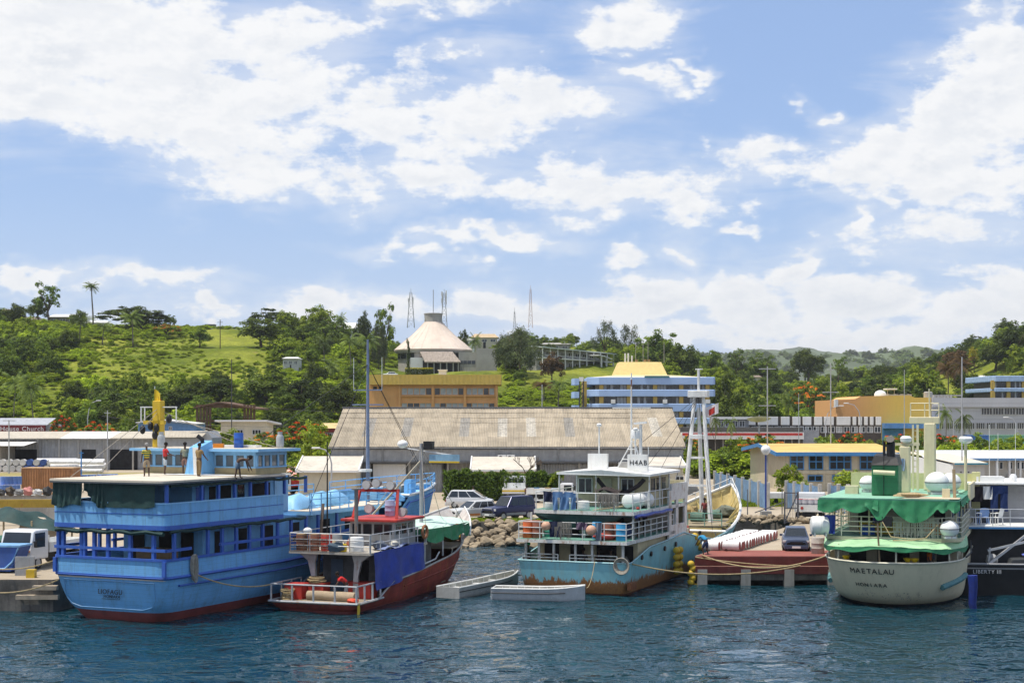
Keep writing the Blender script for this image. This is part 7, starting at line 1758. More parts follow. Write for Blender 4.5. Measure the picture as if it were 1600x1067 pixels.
def raft(name,label,p,rz,L=1.6,r=.38,m=WHITEP,cat='life raft'):
 t = thing(name,label,cat,p,rz);q = MB(Matrix.Rotation(R(90),4,'Y') @ Matrix.Translation((0,0,-L / 2)))
 q.lathe([(r * .55,0),(r * .93,.06),(r,.14),(r,L * .48),(r * 1.04,L * .49),(r * 1.04,L * .51),(r,L * .52),(r,L - .14),(r * .93,L - .06),(r * .55,L)],16);q.M = Matrix.Translation((0,0,r)) @ q.M
 o = MB();o.v = [tuple(Vector(v) + Vector((0,0,r))) for v in q.v];o.f = q.f;o.build('canister',m,t,True)
 for s in (-.3,.3): MB().box(s * L - .04,s * L + .04,-r * .8,r * .8,-.06,.12).build('cradle',RUSTW,t)
 return t
raft('life_raft','white life raft canister on the top deck of the turquoise vessel',TB(2.55,4.3,4.7),-HC + R(70),2.2,.42)
for (x,y,z,m,lb) in ((-2.85,.55,3.06,'orange','orange drum in the corner of the turquoise vessel second deck'),(-2.3,.6,3.06,'maroon','maroon drum beside the orange drum on the turquoise vessel'),(-2.6,1.3,3.06,'maroon','maroon drum behind the orange one on the turquoise vessel'),(-1.95,1.6,3.06,'green','green plastic drum near the aft rail of the turquoise vessel'),
       (1.95,.6,3.06,'maroon','rust-red drum by the right aft rail of the turquoise vessel'),(2.35,.9,3.06,'maroon','second rust-red drum by the right aft rail of the turquoise vessel'),(2.75,.5,3.06,'blue','sky blue plastic drum at the right aft corner of the turquoise vessel'),(1.1,1.2,3.06,'blue','sky blue drum in the middle of the turquoise vessel aft deck')):
 drum('deck_drum',lb,TB(x,y,z),{'orange': mat('drum_orange',(.62,.13,.03),.6,rust=.3),'maroon': mat('drum_maroon',(.28,.10,.06),.6,rust=.4),'green': mat('drum_green',(.05,.30,.22),.5),'blue': mat('drum_sky',(.05,.32,.60),.45)}[m],.29,.95)
lump('float_buoy','peach round float hanging on the left aft rail of the turquoise vessel','float',TB(-1.5,-.12,3.55),(.27,.27,.26),mat('peach_float',(.62,.36,.24),.5),0,3,.02);lump('float_buoy','peach round float hanging on the right aft rail of the turquoise vessel','float',TB(1.2,-.15,3.35),(.30,.30,.29),MATS['peach_float'],0,3,.02)
lump('red_dinghy','small red inflatable on the turquoise vessel aft deck','dinghy',TB(1.7,.45,3.06),(.65,.3,.2),RED,-HC,4,.08)
def laundry(label,p,rz,w,h,m,legs=True,name='trousers'):
 q = MB()
 if legs:
  for s in (-1,1): q.grid(lambda u,v: (s * (w * .26 + .02) + w * .42 * (u - .5),.05 * math.sin(u * 6 + v * 3 + s),-h * (.3 + .7 * v)),6,7)
  q.grid(lambda u,v: (w * (u - .5),.05 * math.sin(u * 9),-h * .32 * v),10,3)
 else: q.grid(lambda u,v: (w * (u - .5) * (1 - .1 * v),.06 * math.sin(u * 9 + v * 3),-h * v),12,7)
 o = q.build(name,m,None,True);o.location = p;o.rotation_euler = (0,0,rz);return tag(o,label,'clothes')
den = mat('washed_denim',(.10,.20,.38),.9,var=.15);nav = mat('navy_cloth',(.012,.018,.05),.9);gry = mat('grey_cloth',(.16,.18,.22),.9)
laundry('blue jeans drying on the top rail of the turquoise vessel',TB(-1.25,1.28,5.68),-HC,.75,1.05,den);laundry('second pair of blue jeans drying beside the first',TB(-.55,1.24,5.68),-HC,.7,1.0,den);laundry('dark shirt drying at the left of the top rail jeans',TB(-1.95,1.4,5.68),-HC,.6,.6,nav,False,'shirt')
laundry('navy trousers drying on the second deck rail',TB(-.95,-.06,4.08),-HC,.75,.9,nav);laundry('grey-blue shirt drying on the second deck rail',TB(1.62,-.08,4.08),-HC,.4,1.0,gry,False,'shirt');laundry('dark shirts drying in the middle of the second deck rail',TB(.6,-.06,4.06),-HC,.7,.4,mat('plum_cloth',(.09,.06,.10),.9),False,'shirt')
drum('plastic_tub','white tub standing on the top deck of the turquoise vessel',TB(.05,1.9,4.65),WHITEP,.33,.5,'tub');drum('plastic_tub','white barrel at the left of the top deck of the turquoise vessel',TB(-2.0,2.2,4.65),WHITEP,.42,.95,'barrel');drum('plastic_tub','white barrel behind the jeans on the turquoise vessel',TB(-1.1,2.3,4.65),WHITEP,.40,.95,'barrel')
def outboard():
 t = thing('deck_engine','dark covered engine on a frame on the top deck of the turquoise vessel','engine',TB(.9,4.0,4.65),-HC)
 MB().box(-.6,.6,-.3,.3,.35,.75).build('block',mat('engine_dark',(.035,.025,.022),.8),t,bevel=.06);MB().grid(lambda u,v: (-.75 + 1.5 * u,-.45 + .9 * v,1.15 + .15 * math.sin(u * 5) - .35 * abs(v - .5) + .2 * (u - .5)),8,6).build('cover',mat('engine_cover',(.03,.02,.02),.8),t)
 for x in (-.5,.5):
  for y in (-.25,.25): MB().bar((x,y,0),(x * .8,y,.5),.05).build('leg',RUSTW,t)
outboard()
t = MB().cbox((0,0,.05),(2.2,.16,.07),Euler((0,R(-4),R(35)))).build('loose_plank',mat('raw_timber',(.45,.34,.2),.9));t.location = TB(1.3,2.6,4.66);tag(t,'loose plank on the green top deck of the turquoise vessel','plank')
for i,(x,y,s,c,lb) in enumerate(((-.6,15.6,(.5,.45,.28),(.10,.16,.45),'blue sack in the hold of the turquoise vessel'),(.2,16.3,(.6,.5,.3),(.28,.33,.14),'green-grey sack in the hold of the turquoise vessel'),(-1.6,16.8,(.6,.5,.4),(.45,.44,.44),'white sack pile in the hold of the turquoise vessel'),(-.6,18.2,(.8,.6,.55),(.40,.38,.40),'heap of pale sacks under the mast of the turquoise vessel'),(1.2,18.6,(.7,.5,.5),(.38,.07,.05),'red sack by the bow of the turquoise vessel'),(1.4,15.4,(.35,.3,.2),(.60,.60,.58),'white foam box on the hatch of the turquoise vessel'))):
 lump('cargo_sack',lb,'sack',TB(x,y,1.78),s,mat('sack_%s' % 'abcdef'[i],c,.9,var=.2,vscale=3),i,i + 20,.12)
# ================================================================== the cream ship
MAE = (19.3,79.2)
def cream_ship():
 t = boat('passenger_ship','cream passenger ship with green canopies and a rounded lettered stern',MAE,HD,'ship')
 Lb = 39;top = (0,Lb,3.65,5.0,2.35,15,2.1);bot = (1.7,Lb - 3,3.3,6.0,2.0,17,1.8);kel = (4.5,Lb - 6,1.6,6,2,17,1.5)
 def sh(y): return 2.42 - .0 * y + .35 * max(0,(y - 3) / 20) ** 1.5 + 1.6 * max(0,(y - 24) / 15) ** 2
 hm = mat('cream_hull',(.72,.64,.45),.62,var=.06,vscale=.4,streak=.32,streak_col=(.38,.31,.20),bump=.2,bscale=2.2,grime=.10,rust=.8,rust_z=(-2.6,-1.0))
 weld(hull_skin(top,bot,.12,sh,9,.55).build('hull',hm,t,True,40))
 weld(hull_skin(bot,kel,-1.2,lambda y: .12,4,.6).build('hull_bottom',mat('black_boot',(.03,.025,.025),.7),t,True))
 strake(hull_level(top,bot,1,lambda y: sh(y),.55,off=.03),.055).build('gunwale',mat('cream_rail',(.66,.62,.48),.5),t)
 # chips of lost paint on the stern
 sp = MB();rd = random.Random(3)
 def stern_pt(u,z,off=.006):
  f = (z - .12) / (2.42 - .12);P = lerpP(bot,top,f ** .55);y0,y1,B,a,n,b,m = P;s = 1 if u > 0 else -1;th = abs(u) * math.pi / 2
  x = B * math.sin(th) ** (2 / n);y = y0 + a * (1 - math.cos(th) ** (2 / n));return Vector((s * (x + off * math.sin(th)),y - off * math.cos(th),z))
 def stern_frame(u,z):
  p = stern_pt(u,z);tx = (stern_pt(u + .01,z) - stern_pt(u - .01,z)).normalized();up = (stern_pt(u,z + .02) - stern_pt(u,z - .02)).normalized();nn = tx.cross(up).normalized();return p,tx,up,nn
 for k in range(110):
  u = rd.uniform(-.30,.34) + rd.gauss(0,.03);z = .62 + rd.gauss(0,.13) + .06 * math.sin(u * 30);
  if z < .25: continue
  p,tx,up,nn = stern_frame(u,z);w = rd.uniform(.008,.035);h = w * rd.uniform(.5,1.2);p = p + nn * .012
  sp.add([p - tx * w,p - up * h,p + tx * w * rd.uniform(.6,1.2),p + up * h],[(0,1,2,3)])
 o = sp.build('paint_chips',mat('chip_grey',(.16,.15,.17),.7),t);o['kind'] = 'stuff'
 blk = MATS['black_lettering']
 def curved(txt,z,size,u0,u1,name):
  for i,ch in enumerate(txt):
   if ch == ' ': continue
   xx = u0 + (u1 - u0) * i / (len(txt) - 1);f = ((z - .12) / 2.3) ** .55;Bz = bot[2] + (top[2] - bot[2]) * f;nz = bot[4] + (top[4] - bot[4]) * f
   u = math.copysign(math.asin((abs(xx) / Bz) ** (nz / 2)) * 2 / math.pi,xx) if abs(xx) > .03 else .005;p,tx,up,nn = stern_frame(u,z)
   o = text_part(name,ch,size,blk,t,(0,0,0),(0,0,0),.006,sx=1.0)
   o.matrix_local = Matrix.Translation(p + nn * .025) @ Matrix((tx,up,nn)).transposed().to_4x4()
 curved('MAETALAU',1.95,.42,-1.78,.24,'name_letter');curved('HONIARA',1.2,.31,-1.56,-.12,'port_letter')
 # fender bars
 tl = mat('teal_fender_bar',(.10,.24,.25),.6,var=.2)
 q = MB();q.tube([tuple(stern_pt(u,1.05 + .1 * i,.08)) for i,u in enumerate((.5,.58,.68,.8,.95))],.16,8);q.build('fender_bar',tl,t,True)
 q = MB();q.tube([tuple(stern_pt(-u,1.0 + .1 * i,.08)) for i,u in enumerate((.80,.88,.97))],.14,8);q.build('fender_bar',tl,t,True)
 # stern well under the green canopy
 deck_plate(hull_level(top,bot,.45,lambda y: 0,.55,off=-.15,y1=24) + [(0,24,0)],1.35,1.43).build('main_deck',mat('brown_deck',(.25,.20,.14),.8,grime=.4),t)
 inn = mat('cream_interior',(.55,.50,.36),.7,var=.1,streak=.3)
 MB().box(-3.2,3.3,4.2,20,1.43,3.3).build('main_cabin',inn,t)
 for x,w in ((-2.4,.9),(-.9,1.7),(1.3,.5),(2.2,.7)): MB().box(x,x + w,4.15,4.22,1.5,3.1).build('doorway',DARKIN,t)
 for u in (-.92,-.78,-.5,.06,.62,.78,.93):
  p = stern_pt(u,2.4,-.12);MB().tube([(p.x,p.y,2.4),(p.x * .99,p.y,3.25)],.05,6).build('canopy_post',mat('cream_rail',(.66,.62,.48),.5),t)
 cb = [tuple(stern_pt(-1 + 2 * i / 24,2.4,.14)) for i in range(25)]
 zc = 3.18
 def can(u,v):
  i = u * 24;k = min(23,int(i));a = Vector(cb[k]).lerp(Vector(cb[k + 1]),i - k);x = a.x * (1 - .02 * v);y = a.y + (4.9 - a.y) * v
  return (x,y,zc + .40 * (1 - (1 - v) ** 2) + .10 * math.cos(x * .8) * (1 - v) + .025 * math.sin(u * 60) * (1 - v))
 MB().grid(can,61,10).build('stern_canopy',MINT,t,True)
 drape([(x,y - .01,zc + .1 * math.cos(x * .8)) for x,y,z in cb],lambda u: .20 + .07 * math.sin(u * 37),14,.035,out=(0,-1,0),seed=2,nv=5).build('canopy_valance',GREENT,t,True)
 MB().tube([(-.35,.2,2.3),(-.45,.0,4.55)],.05,7).build('stern_staff',mat('wood_staff',(.28,.2,.12),.8),t);MB().bar((-.7,.0,4.5),(-.2,.0,4.6),.1).build('staff_lamp',BLACKP,t)
 # upper deck
 cr = mat('cream_paint',(.68,.61,.40),.55,var=.06,streak=.3,streak_col=(.4,.32,.18))
 up = [(0,2.2,0),(2.6,2.35,0),(3.5,3.0,0),(3.65,4.5,0),(3.65,22,0),(0,22,0)]
 deck_plate(up,3.38,3.58).build('upper_deck_edge',cr,t);deck_plate([(x * .985,y + .04,z) for x,y,z in up],3.582,3.60).build('upper_deck',mat('green_deck',(.16,.30,.22),.7,grime=.4),t)
 rail([(-3.55,14,3.6),(-3.55,3.4,3.6),(-2.6,2.45,3.6),(2.6,2.45,3.6),(3.55,3.4,3.6),(3.55,14,3.6)],1.05,.032,1.15,4).build('upper_railing',mat('cream_rail',(.66,.62,.48),.5),t)
 MB().box(-2.7,2.8,6.5,18,3.6,5.45).build('upper_cabin',inn,t)
 for x,w in ((-2.2,.8),(.7,.9),(1.9,.6)): MB().box(x,x + w,6.45,6.52,3.7,5.3).build('doorway',DARKIN,t)
 for y in (7.3,9.1,10.9,12.7): window(t,0,0,0,0,0,cr,GLASS,1,1) if False else unit_part('pane',GLASS,t,2.78,2.83,y,y + 1.1,4.4,5.2)
 MB().box(-1.9,.4,4.3,4.9,3.6,4.25).build('yellow_bench',mat('bench_yellow',(.55,.38,.04),.6),t);MB().box(1.5,2.4,4.8,5.2,3.6,4.2).build('orange_seat',mat('seat_orange',(.62,.20,.03),.6),t)
 for x in (-3.3,-1.2,1.2,3.3): MB().tube([(x,2.9,3.6),(x,2.9,5.5)],.055,6).build('awning_post',cr,t)
 for y in (5.5,8.5,11.5):
  for s in (-1,1): MB().tube([(s * 3.4,y,3.6),(s * 3.4,y,5.5)],.055,6).build('awning_post',cr,t)
 # boat deck with its hanging green cloth
 bd = [(-3.75,1.9),(3.55,1.9),(3.6,18),(-3.6,18)]
 MB().prism(bd,'z',5.55,5.62).build('boat_deck_edge',mat('green_edge',(.06,.22,.15),.6),t)
 MB().prism([(-3.7,1.95),(3.0,1.95),(3.4,17.9),(-3.5,17.9)],'z',5.622,5.66).build('boat_deck',mat('boat_deck_green',(.24,.46,.33),.7,var=.15,grime=.3),t)
 MB().prism([(.6,1.98),(3.5,1.98),(3.5,3.6),(.9,4.2)],'z',5.662,5.69).build('deck_mat',mat('tan_canvas',(.56,.47,.33),.85,grime=.3),t)
 drape([(-3.78,1.86,5.55),(-.6,1.84,5.58)],lambda u: .42 + .28 * abs(math.sin(u * 6.5 + .5)),4,.09,seed=21).build('hanging_cloth',GREENT,t,True)
 drape([(-1.3,1.84,5.58),(.2,1.84,5.56)],lambda u: .35 + .75 * math.sin(u * 3.1) ** 2,2,.10,seed=22).build('hanging_cloth',GREENT,t,True)
 drape([(.1,1.84,5.57),(2.5,1.84,5.55)],lambda u: .35 + .80 * math.sin(min(1,u * 1.05) * 3.1) ** .8,3,.10,seed=23).build('hanging_cloth',GREENT,t,True)
 drape([(2.4,1.84,5.55),(3.55,1.84,5.55)],lambda u: .35 + .25 * abs(math.sin(u * 6)),2,.10,seed=24).build('hanging_cloth',GREENT,t,True)
 drape([(3.58,1.9,5.6),(3.62,12,5.62)],lambda u: .22 + .15 * abs(math.sin(u * 17)),16,.08,out=(1,0,0),seed=25).build('hanging_cloth',GREENT,t,True)
 # funnel
 gm = mat('funnel_green',(.025,.16,.07),.5,var=.1,planks=.22,bump=.2)
 fx,fy = -.55,4.6
 MB().box(fx - .72,fx + .72,fy,fy + 1.9,5.66,7.35).build('funnel',gm,t,bevel=.08)
 MB().add([(fx - .75,fy - .05,7.33),(fx + .75,fy - .05,7.33),(fx + .75,fy + 1.95,7.33),(fx - .75,fy + 1.95,7.33),(fx - .6,fy + .2,7.85),(fx + .62,fy + .2,7.75),(fx + .62,fy + 1.7,7.9),(fx - .6,fy + 1.7,7.95)],[(0,3,2,1),(4,5,6,7),(0,1,5,4),(1,2,6,5),(2,3,7,6),(3,0,4,7)]).build('funnel_cap',BLACKP,t)
 MB().tube([(fx + .25,fy + .6,7.7),(fx + .25,fy + .6,8.5),(fx + .25,fy + .3,8.75)],.24,10).build('exhaust_pipe',BLACKP,t,True);MB().tube([(fx - .1,fy + .6,7.7),(fx - .1,fy + .6,8.6)],.08,8).build('exhaust_pipe',BLACKP,t)
 raftm = MB().cyl((fx - .6,fy - .18,6.95),(fx + .55,fy - .18,6.9),.13,10).build('stowed_roll',cr,t,True)
 MB().tube([(fx - .05,fy - .1,5.7),(fx - .05,fy - .1,8.7)],.02,5).build('whip_aerial',BLACKP,t)
 # king posts
 kx,ky = .15,8.6
 MB().box(kx - .3,kx + .3,ky - .25,ky + .25,5.66,8.3).build('king_post',cr,t,bevel=.08);MB().bar((kx - .8,ky,8.4),(kx + .8,ky,8.4),.15).build('king_post_head',cr,t);MB().bar((kx - .6,ky - .3,8.2),(kx - .75,ky - .35,8.9),.12).build('king_post_arm',cr,t)
 MB().lathe([(.1,0),(.3,.1),(.33,.3),(.22,.42)],12,(kx + .05,ky,8.45)).build('radome',WHITEP,t,True)
 kx,ky = 1.3,11.5
 MB().box(kx - .33,kx + .33,ky - .3,ky + .3,5.66,9.6).build('main_post',cr,t,bevel=.08);MB().cbox((kx - .3,ky,9.75),(1.7,.5,.4)).build('main_post_head',cr,t,bevel=.04)
 MB().box(kx - .75,kx - .62,ky - .25,ky - .1,5.66,9.5).build('ladder_rail',cr,t);MB().box(kx - 1.0,kx - .9,ky - .25,ky - .1,5.66,9.5).build('ladder_rail',cr,t)
 for z in np.arange(6.0,9.5,.35): MB().bar((kx - .95,ky - .18,z),(kx - .68,ky - .18,z),.05).build('ladder_rung',cr,t)
 rail([(kx - 1.1,ky,9.95),(kx + .5,ky,9.95)],.8,.03,.8,2).build('mast_head_rail',cr,t);MB().tube([(kx,ky,9.95),(kx - .05,ky,11.6)],.07,6,.04).build('top_mast',cr,t)
 MB().lathe([(.12,0),(.36,.12),(.40,.3),(.3,.42)],12,(kx + 2.0,ky,8.4)).build('radome',WHITEP,t,True);MB().tube([(kx + 2.0,ky,5.7),(kx + 2.0,ky,8.4)],.09,7).build('radome_post',cr,t)
 # parapet forward
 MB().box(-3.5,3.7,13.6,13.75,5.66,6.6).build('bridge_parapet',mat('pale_lime_paint',(.58,.56,.28),.6,var=.08,grime=.2),t);MB().box(3.6,3.75,8.0,13.6,5.3,6.2).build('bridge_wing_side',cr,t)
 MB().box(3.55,4.0,13.2,14.0,3.6,6.7).build('wing_pillar',MATS['pale_lime_paint'],t)
 for x in (-1.9,1.6,2.6): MB().cyl((x,9.5,5.66),(x,9.5,6.15),.3,12).build('vent_drum',cr,t)
 MB().bar((3.2,3.2,5.66),(3.15,3.2,7.2),.16).build('davit_post',mat('raw_timber',(.45,.34,.2),.9),t);MB().cbox((2.75,3.4,5.9),(.4,.3,.5)).build('winch_block',cr,t)
 MB().box(-2.9,-2.2,6.2,6.9,5.66,6.1).build('deck_locker',cr,t)
 # net on the aft rail
 q = MB();rd = random.Random(8)
 for i in range(46):
  x = .15 + 2.3 * i / 45;q.tube([(x,2.4,4.62),(x + rd.uniform(-.04,.04),2.37,4.1),(x + rd.uniform(-.05,.05),2.36,3.55 + rd.uniform(-.1,.2))],.016,4)
 for i in range(6): q.tube([(.1,2.38,4.6 - .17 * i),(2.5,2.38,4.6 - .17 * i)],.012,4)
 q.build('hung_net',mat('white_net',(.55,.54,.47),.9),t)
 MB().tube([(3.7,9,3.0),(3.9,6,2.6),(3.75,4.2,2.5)],.05,5).build('side_hose',BLACKP,t)
 MB().tube([(.2,1.3,3.5),(1.2,1.0,3.55),(1.9,1.2,3.7),(2.4,2.2,4.3)],.03,5).build('stern_rope',ROPE,t)
 MB().tube([(-.4,1.6,4.5),(.1,1.3,3.7),(.9,1.1,3.62)],.03,5).build('stern_rope',ROPE,t)
 MB().cbox((-.15,1.9,4.45),(.5,.35,.5)).build('stern_flood_lamp',BLACKP,t)
 return t
cream_ship()
MB_ = lambda x,y,z: loc(MAE,HD,x,y,z)
def globe_raft(label,p,r):
 t = thing('life_raft',label,'life raft',p);MB().sphere((0,0,r),r,16,.88).build('canister',WHITEP,t,True);MB().ring((0,0,r),r * 1.0,.02,'z',20,5).build('seam_band',BLACKP,t);MB().box(-r * .6,r * .6,-r * .6,r * .6,0,.12).build('cradle',RUSTW,t)
globe_raft('round white life raft beside the green funnel of the cream ship',MB_(-1.9,8.5,5.67),.5);globe_raft('large round white life raft before the cream king posts',MB_(2.0,7.2,5.67),.66);globe_raft('round white life raft behind the large one on the cream ship',MB_(2.6,9.0,5.67),.6)
globe_raft('white ball float on the upper aft rail of the cream ship',MB_(3.0,2.1,3.62),.5)
raft('life_raft','white cylindrical raft at the port quarter of the cream ship',MB_(-3.75,2.4,3.62),-HD + R(15),1.0,.5)
for x,lb in ((-2.2,'yellow bowl pair on the stern rail of the cream ship near the name'),(1.0,'yellow bowl beside the person on the cream ship stern'),(1.35,'second yellow bowl beside the person on the cream ship stern')):
 o = MB().lathe([(.1,0),(.2,.12),(.23,.2),(.2,.2),(.1,.04)],12).build('plastic_bowl',mat('yellow_plastic',(.70,.48,.02),.4),None,True);o.location = MB_(x,.75 if x > 0 else 1.3,2.45);tag(o,lb,'bowl')
laundry('blue cloth hanging at the port quarter of the cream ship',MB_(-3.2,2.3,4.7),-HD,.6,1.0,BLUET,False,'cloth');laundry('pale blue shirt hanging on the king post of the cream ship',MB_(.0,8.3,7.6),-HD,.35,.7,mat('pale_shirt',(.25,.34,.50),.9),False,'shirt')
laundry('grey-blue towel in the stern window of the cream ship',MB_(2.05,3.2,3.0),-HD,.3,.6,mat('towel_blue',(.22,.30,.42),.9),False,'towel')
drum('plastic_drum','blue tub on the upper deck of the cream ship',MB_(-1.35,3.6,3.61),DRUMB,.38,.5,'tub')
t = MB().tube([(0,0,0),(.05,0,-.6),(0,0,-1.5),(.1,0,-1.9)],.26,9,.17).build('side_fender',mat('navy_fender',(.012,.03,.20),.7,var=.3),None,True);t.location = MB_(4.15,2.0,1.75);tag(t,'deep blue fender bag between the cream ship and the black launch','fender')
lump('orange_net','cream rope heap on the boat deck of the cream ship','rope',MB_(.9,2.9,5.7),(.8,.35,.12),ROPE,0,9,.3)
# ================================================================== black launch at the right border
LIB = (27.9,85.2)
def black_launch():
 t = boat('launch','black-hulled launch with white upper deck cut by the right border',LIB,R(8))
 Lb = 20;top = (0,Lb,3.0,.4,8,8,2.1);bot = (.2,Lb - 1.5,2.8,.5,6,8,1.8)
 weld(hull_skin(top,bot,-.6,lambda y: 1.75 + .5 * max(0,(y - 8) / 12) ** 2,5,.8).build('hull',BLACKP,t,True,35))
 strake(hull_level(top,bot,1,lambda y: 1.78,.8,off=.02,y1=12),.06).build('gunwale',mat('grey_rail',(.30,.30,.31),.6),t)
 text_part('name_lettering','LIBERTY III',.30,mat('pale_lettering',(.55,.56,.58),.5),t,(-1.5,-.03,1.35),(R(88),0,0))
 deck_plate(hull_level(top,bot,1,lambda y: 0,.8,off=-.05,y1=12) + [(0,12,0)],1.5,1.58).build('deck',mat('grey_deck',(.25,.25,.25),.8),t)
 MB().box(-2.5,2.7,3.2,11,1.58,3.5).build('cabin',mat('dark_cabin',(.05,.05,.055),.7),t)
 MB().box(-2.9,3.0,1.6,11.5,3.62,3.72).build('upper_deck_edge',BLUEP,t);MB().box(-2.88,2.98,1.62,11.48,3.722,3.78).build('upper_deck',WHITEM,t)
 rail([(-2.8,8,3.78),(-2.8,1.75,3.78),(2.9,1.75,3.78)],.95,.022,1.0,2).build('upper_railing',mat('steel_rail',(.62,.63,.64),.3,.5),t)
 MB().box(-1.6,2.4,5.5,10,3.78,5.9).build('deckhouse',mat('grey_deckhouse',(.34,.34,.35),.7),t);MB().box(-1.3,.2,5.45,5.52,4.3,5.5).build('deckhouse_opening',DARKIN,t);MB().box(-1.5,-.2,4.2,5.0,3.78,4.45).build('console',mat('console_dark',(.04,.045,.06),.6),t)
 MB().prism([(-1.9,4.3),(3.0,4.3),(3.0,11),(-1.9,11)],'z',6.0,6.14).build('hardtop',WHITEM,t,bevel=.04)
 for x,y in ((-1.75,4.5),(2.85,4.5),(-1.75,8)): MB().tube([(x,y,3.78),(x,y,6.0)],.07,7).build('hardtop_post',mat('steel_rail',(.62,.63,.64),.3,.5),t)
 for x,z in ((-.4,9.5),(.1,9.0),(1.1,9.6)): MB().tube([(x,6,6.1),(x,6,z)],.015,4).build('whip_aerial',WHITEM,t)
 MB().lathe([(.2,0),(.22,.3),(.12,.45)],10,(.9,5.6,6.14)).build('search_light',WHITEP,t,True);MB().box(-1.3,.3,5,6,6.14,6.45).build('roof_box',WHITEP,t)
 q = MB();q.bar((-1.4,.9,1.6),(.9,1.6,3.3),.13);q.bar((-1.2,1.2,1.7),(-1.15,1.2,2.6),.1);q.bar((-1.3,1.0,2.45),(2.9,.9,3.5),.15,.12);q.build('boarding_ladder',mat('alloy_grey',(.50,.51,.53),.4,.4),t)
 q = MB();q.prism([(-.3,1.6),(2.95,1.6),(2.95,2.2),(-.1,2.05)],'y',.25,1.4);q.build('tender',mat('tender_dark',(.045,.05,.055),.6),t,bevel=.06)
 return t
black_launch()
LB = lambda x,y,z: loc(LIB,R(8),x,y,z)
def chair(label,p,rz,m):
 t = thing('plastic_chair',label,'chair',p,rz)
 MB().box(-.25,.25,-.24,.24,.40,.44).build('seat',m,t,bevel=.015)
 MB().grid(lambda u,v: (-.26 + .52 * u,.23 + .12 * v - .09 * math.sin(math.pi * u),.46 + .45 * v + .04 * math.sin(math.pi * u) * v),8,5).build('backrest',m,t,True)
 for s in (-1,1):
  MB().tube([(s * .27,-.22,.44),(s * .29,-.22,.66),(s * .29,.25,.68)],.025,6).build('armrest',m,t,True)
  for y in (-.22,.22): MB().bar((s * .25,y,.42),(s * .28,y * 1.1,0),.045).build('leg',m,t)
for i,(x,y,r,m,lb) in enumerate(((-2.45,2.3,2.6,mat('pale_blue_plastic',(.22,.36,.66),.4),'pale blue plastic chair nearest the black launch rail'),(-1.75,2.7,2.2,WHITEP,'white plastic chair in the middle of the launch upper deck'),(-.55,2.6,3.9,WHITEP,'white plastic chair turned inwards on the launch upper deck'),(-1.2,3.2,3.1,MATS['pale_blue_plastic'],'pale blue plastic chair behind the white ones on the launch'))): chair(lb,LB(x,y,3.79),r,m)
laundry('navy overalls hanging under the launch hardtop',LB(-.1,4.4,5.95),-R(8),1.0,1.5,mat('navy_blue_cloth',(.012,.03,.11),.9));laundry('black shirt hanging under the launch hardtop corner',LB(-1.35,4.4,5.9),-R(8),.7,.9,mat('black_cloth',(.015,.012,.018),.9),False,'shirt');laundry('white shirt hanging between dark clothes on the launch',LB(-.75,4.42,5.9),-R(8),.55,.75,WHITEP,False,'shirt')
lump('cloth_heap','blue cloth heap on the tender of the black launch','cloth',LB(.9,.8,2.12),(.35,.25,.12),mat('heap_blue',(.12,.16,.55),.8),0,31,.2);lump('cloth_heap','white cloth heap on the tender of the black launch','cloth',LB(2.2,.8,2.15),(.6,.3,.13),WHITEP,0,32,.2)
lump('deck_engine','pale outboard engine beside the launch ladder','engine',LB(-1.0,1.7,1.6),(.3,.4,.3),mat('engine_grey',(.40,.41,.42),.5),0,33,.2)
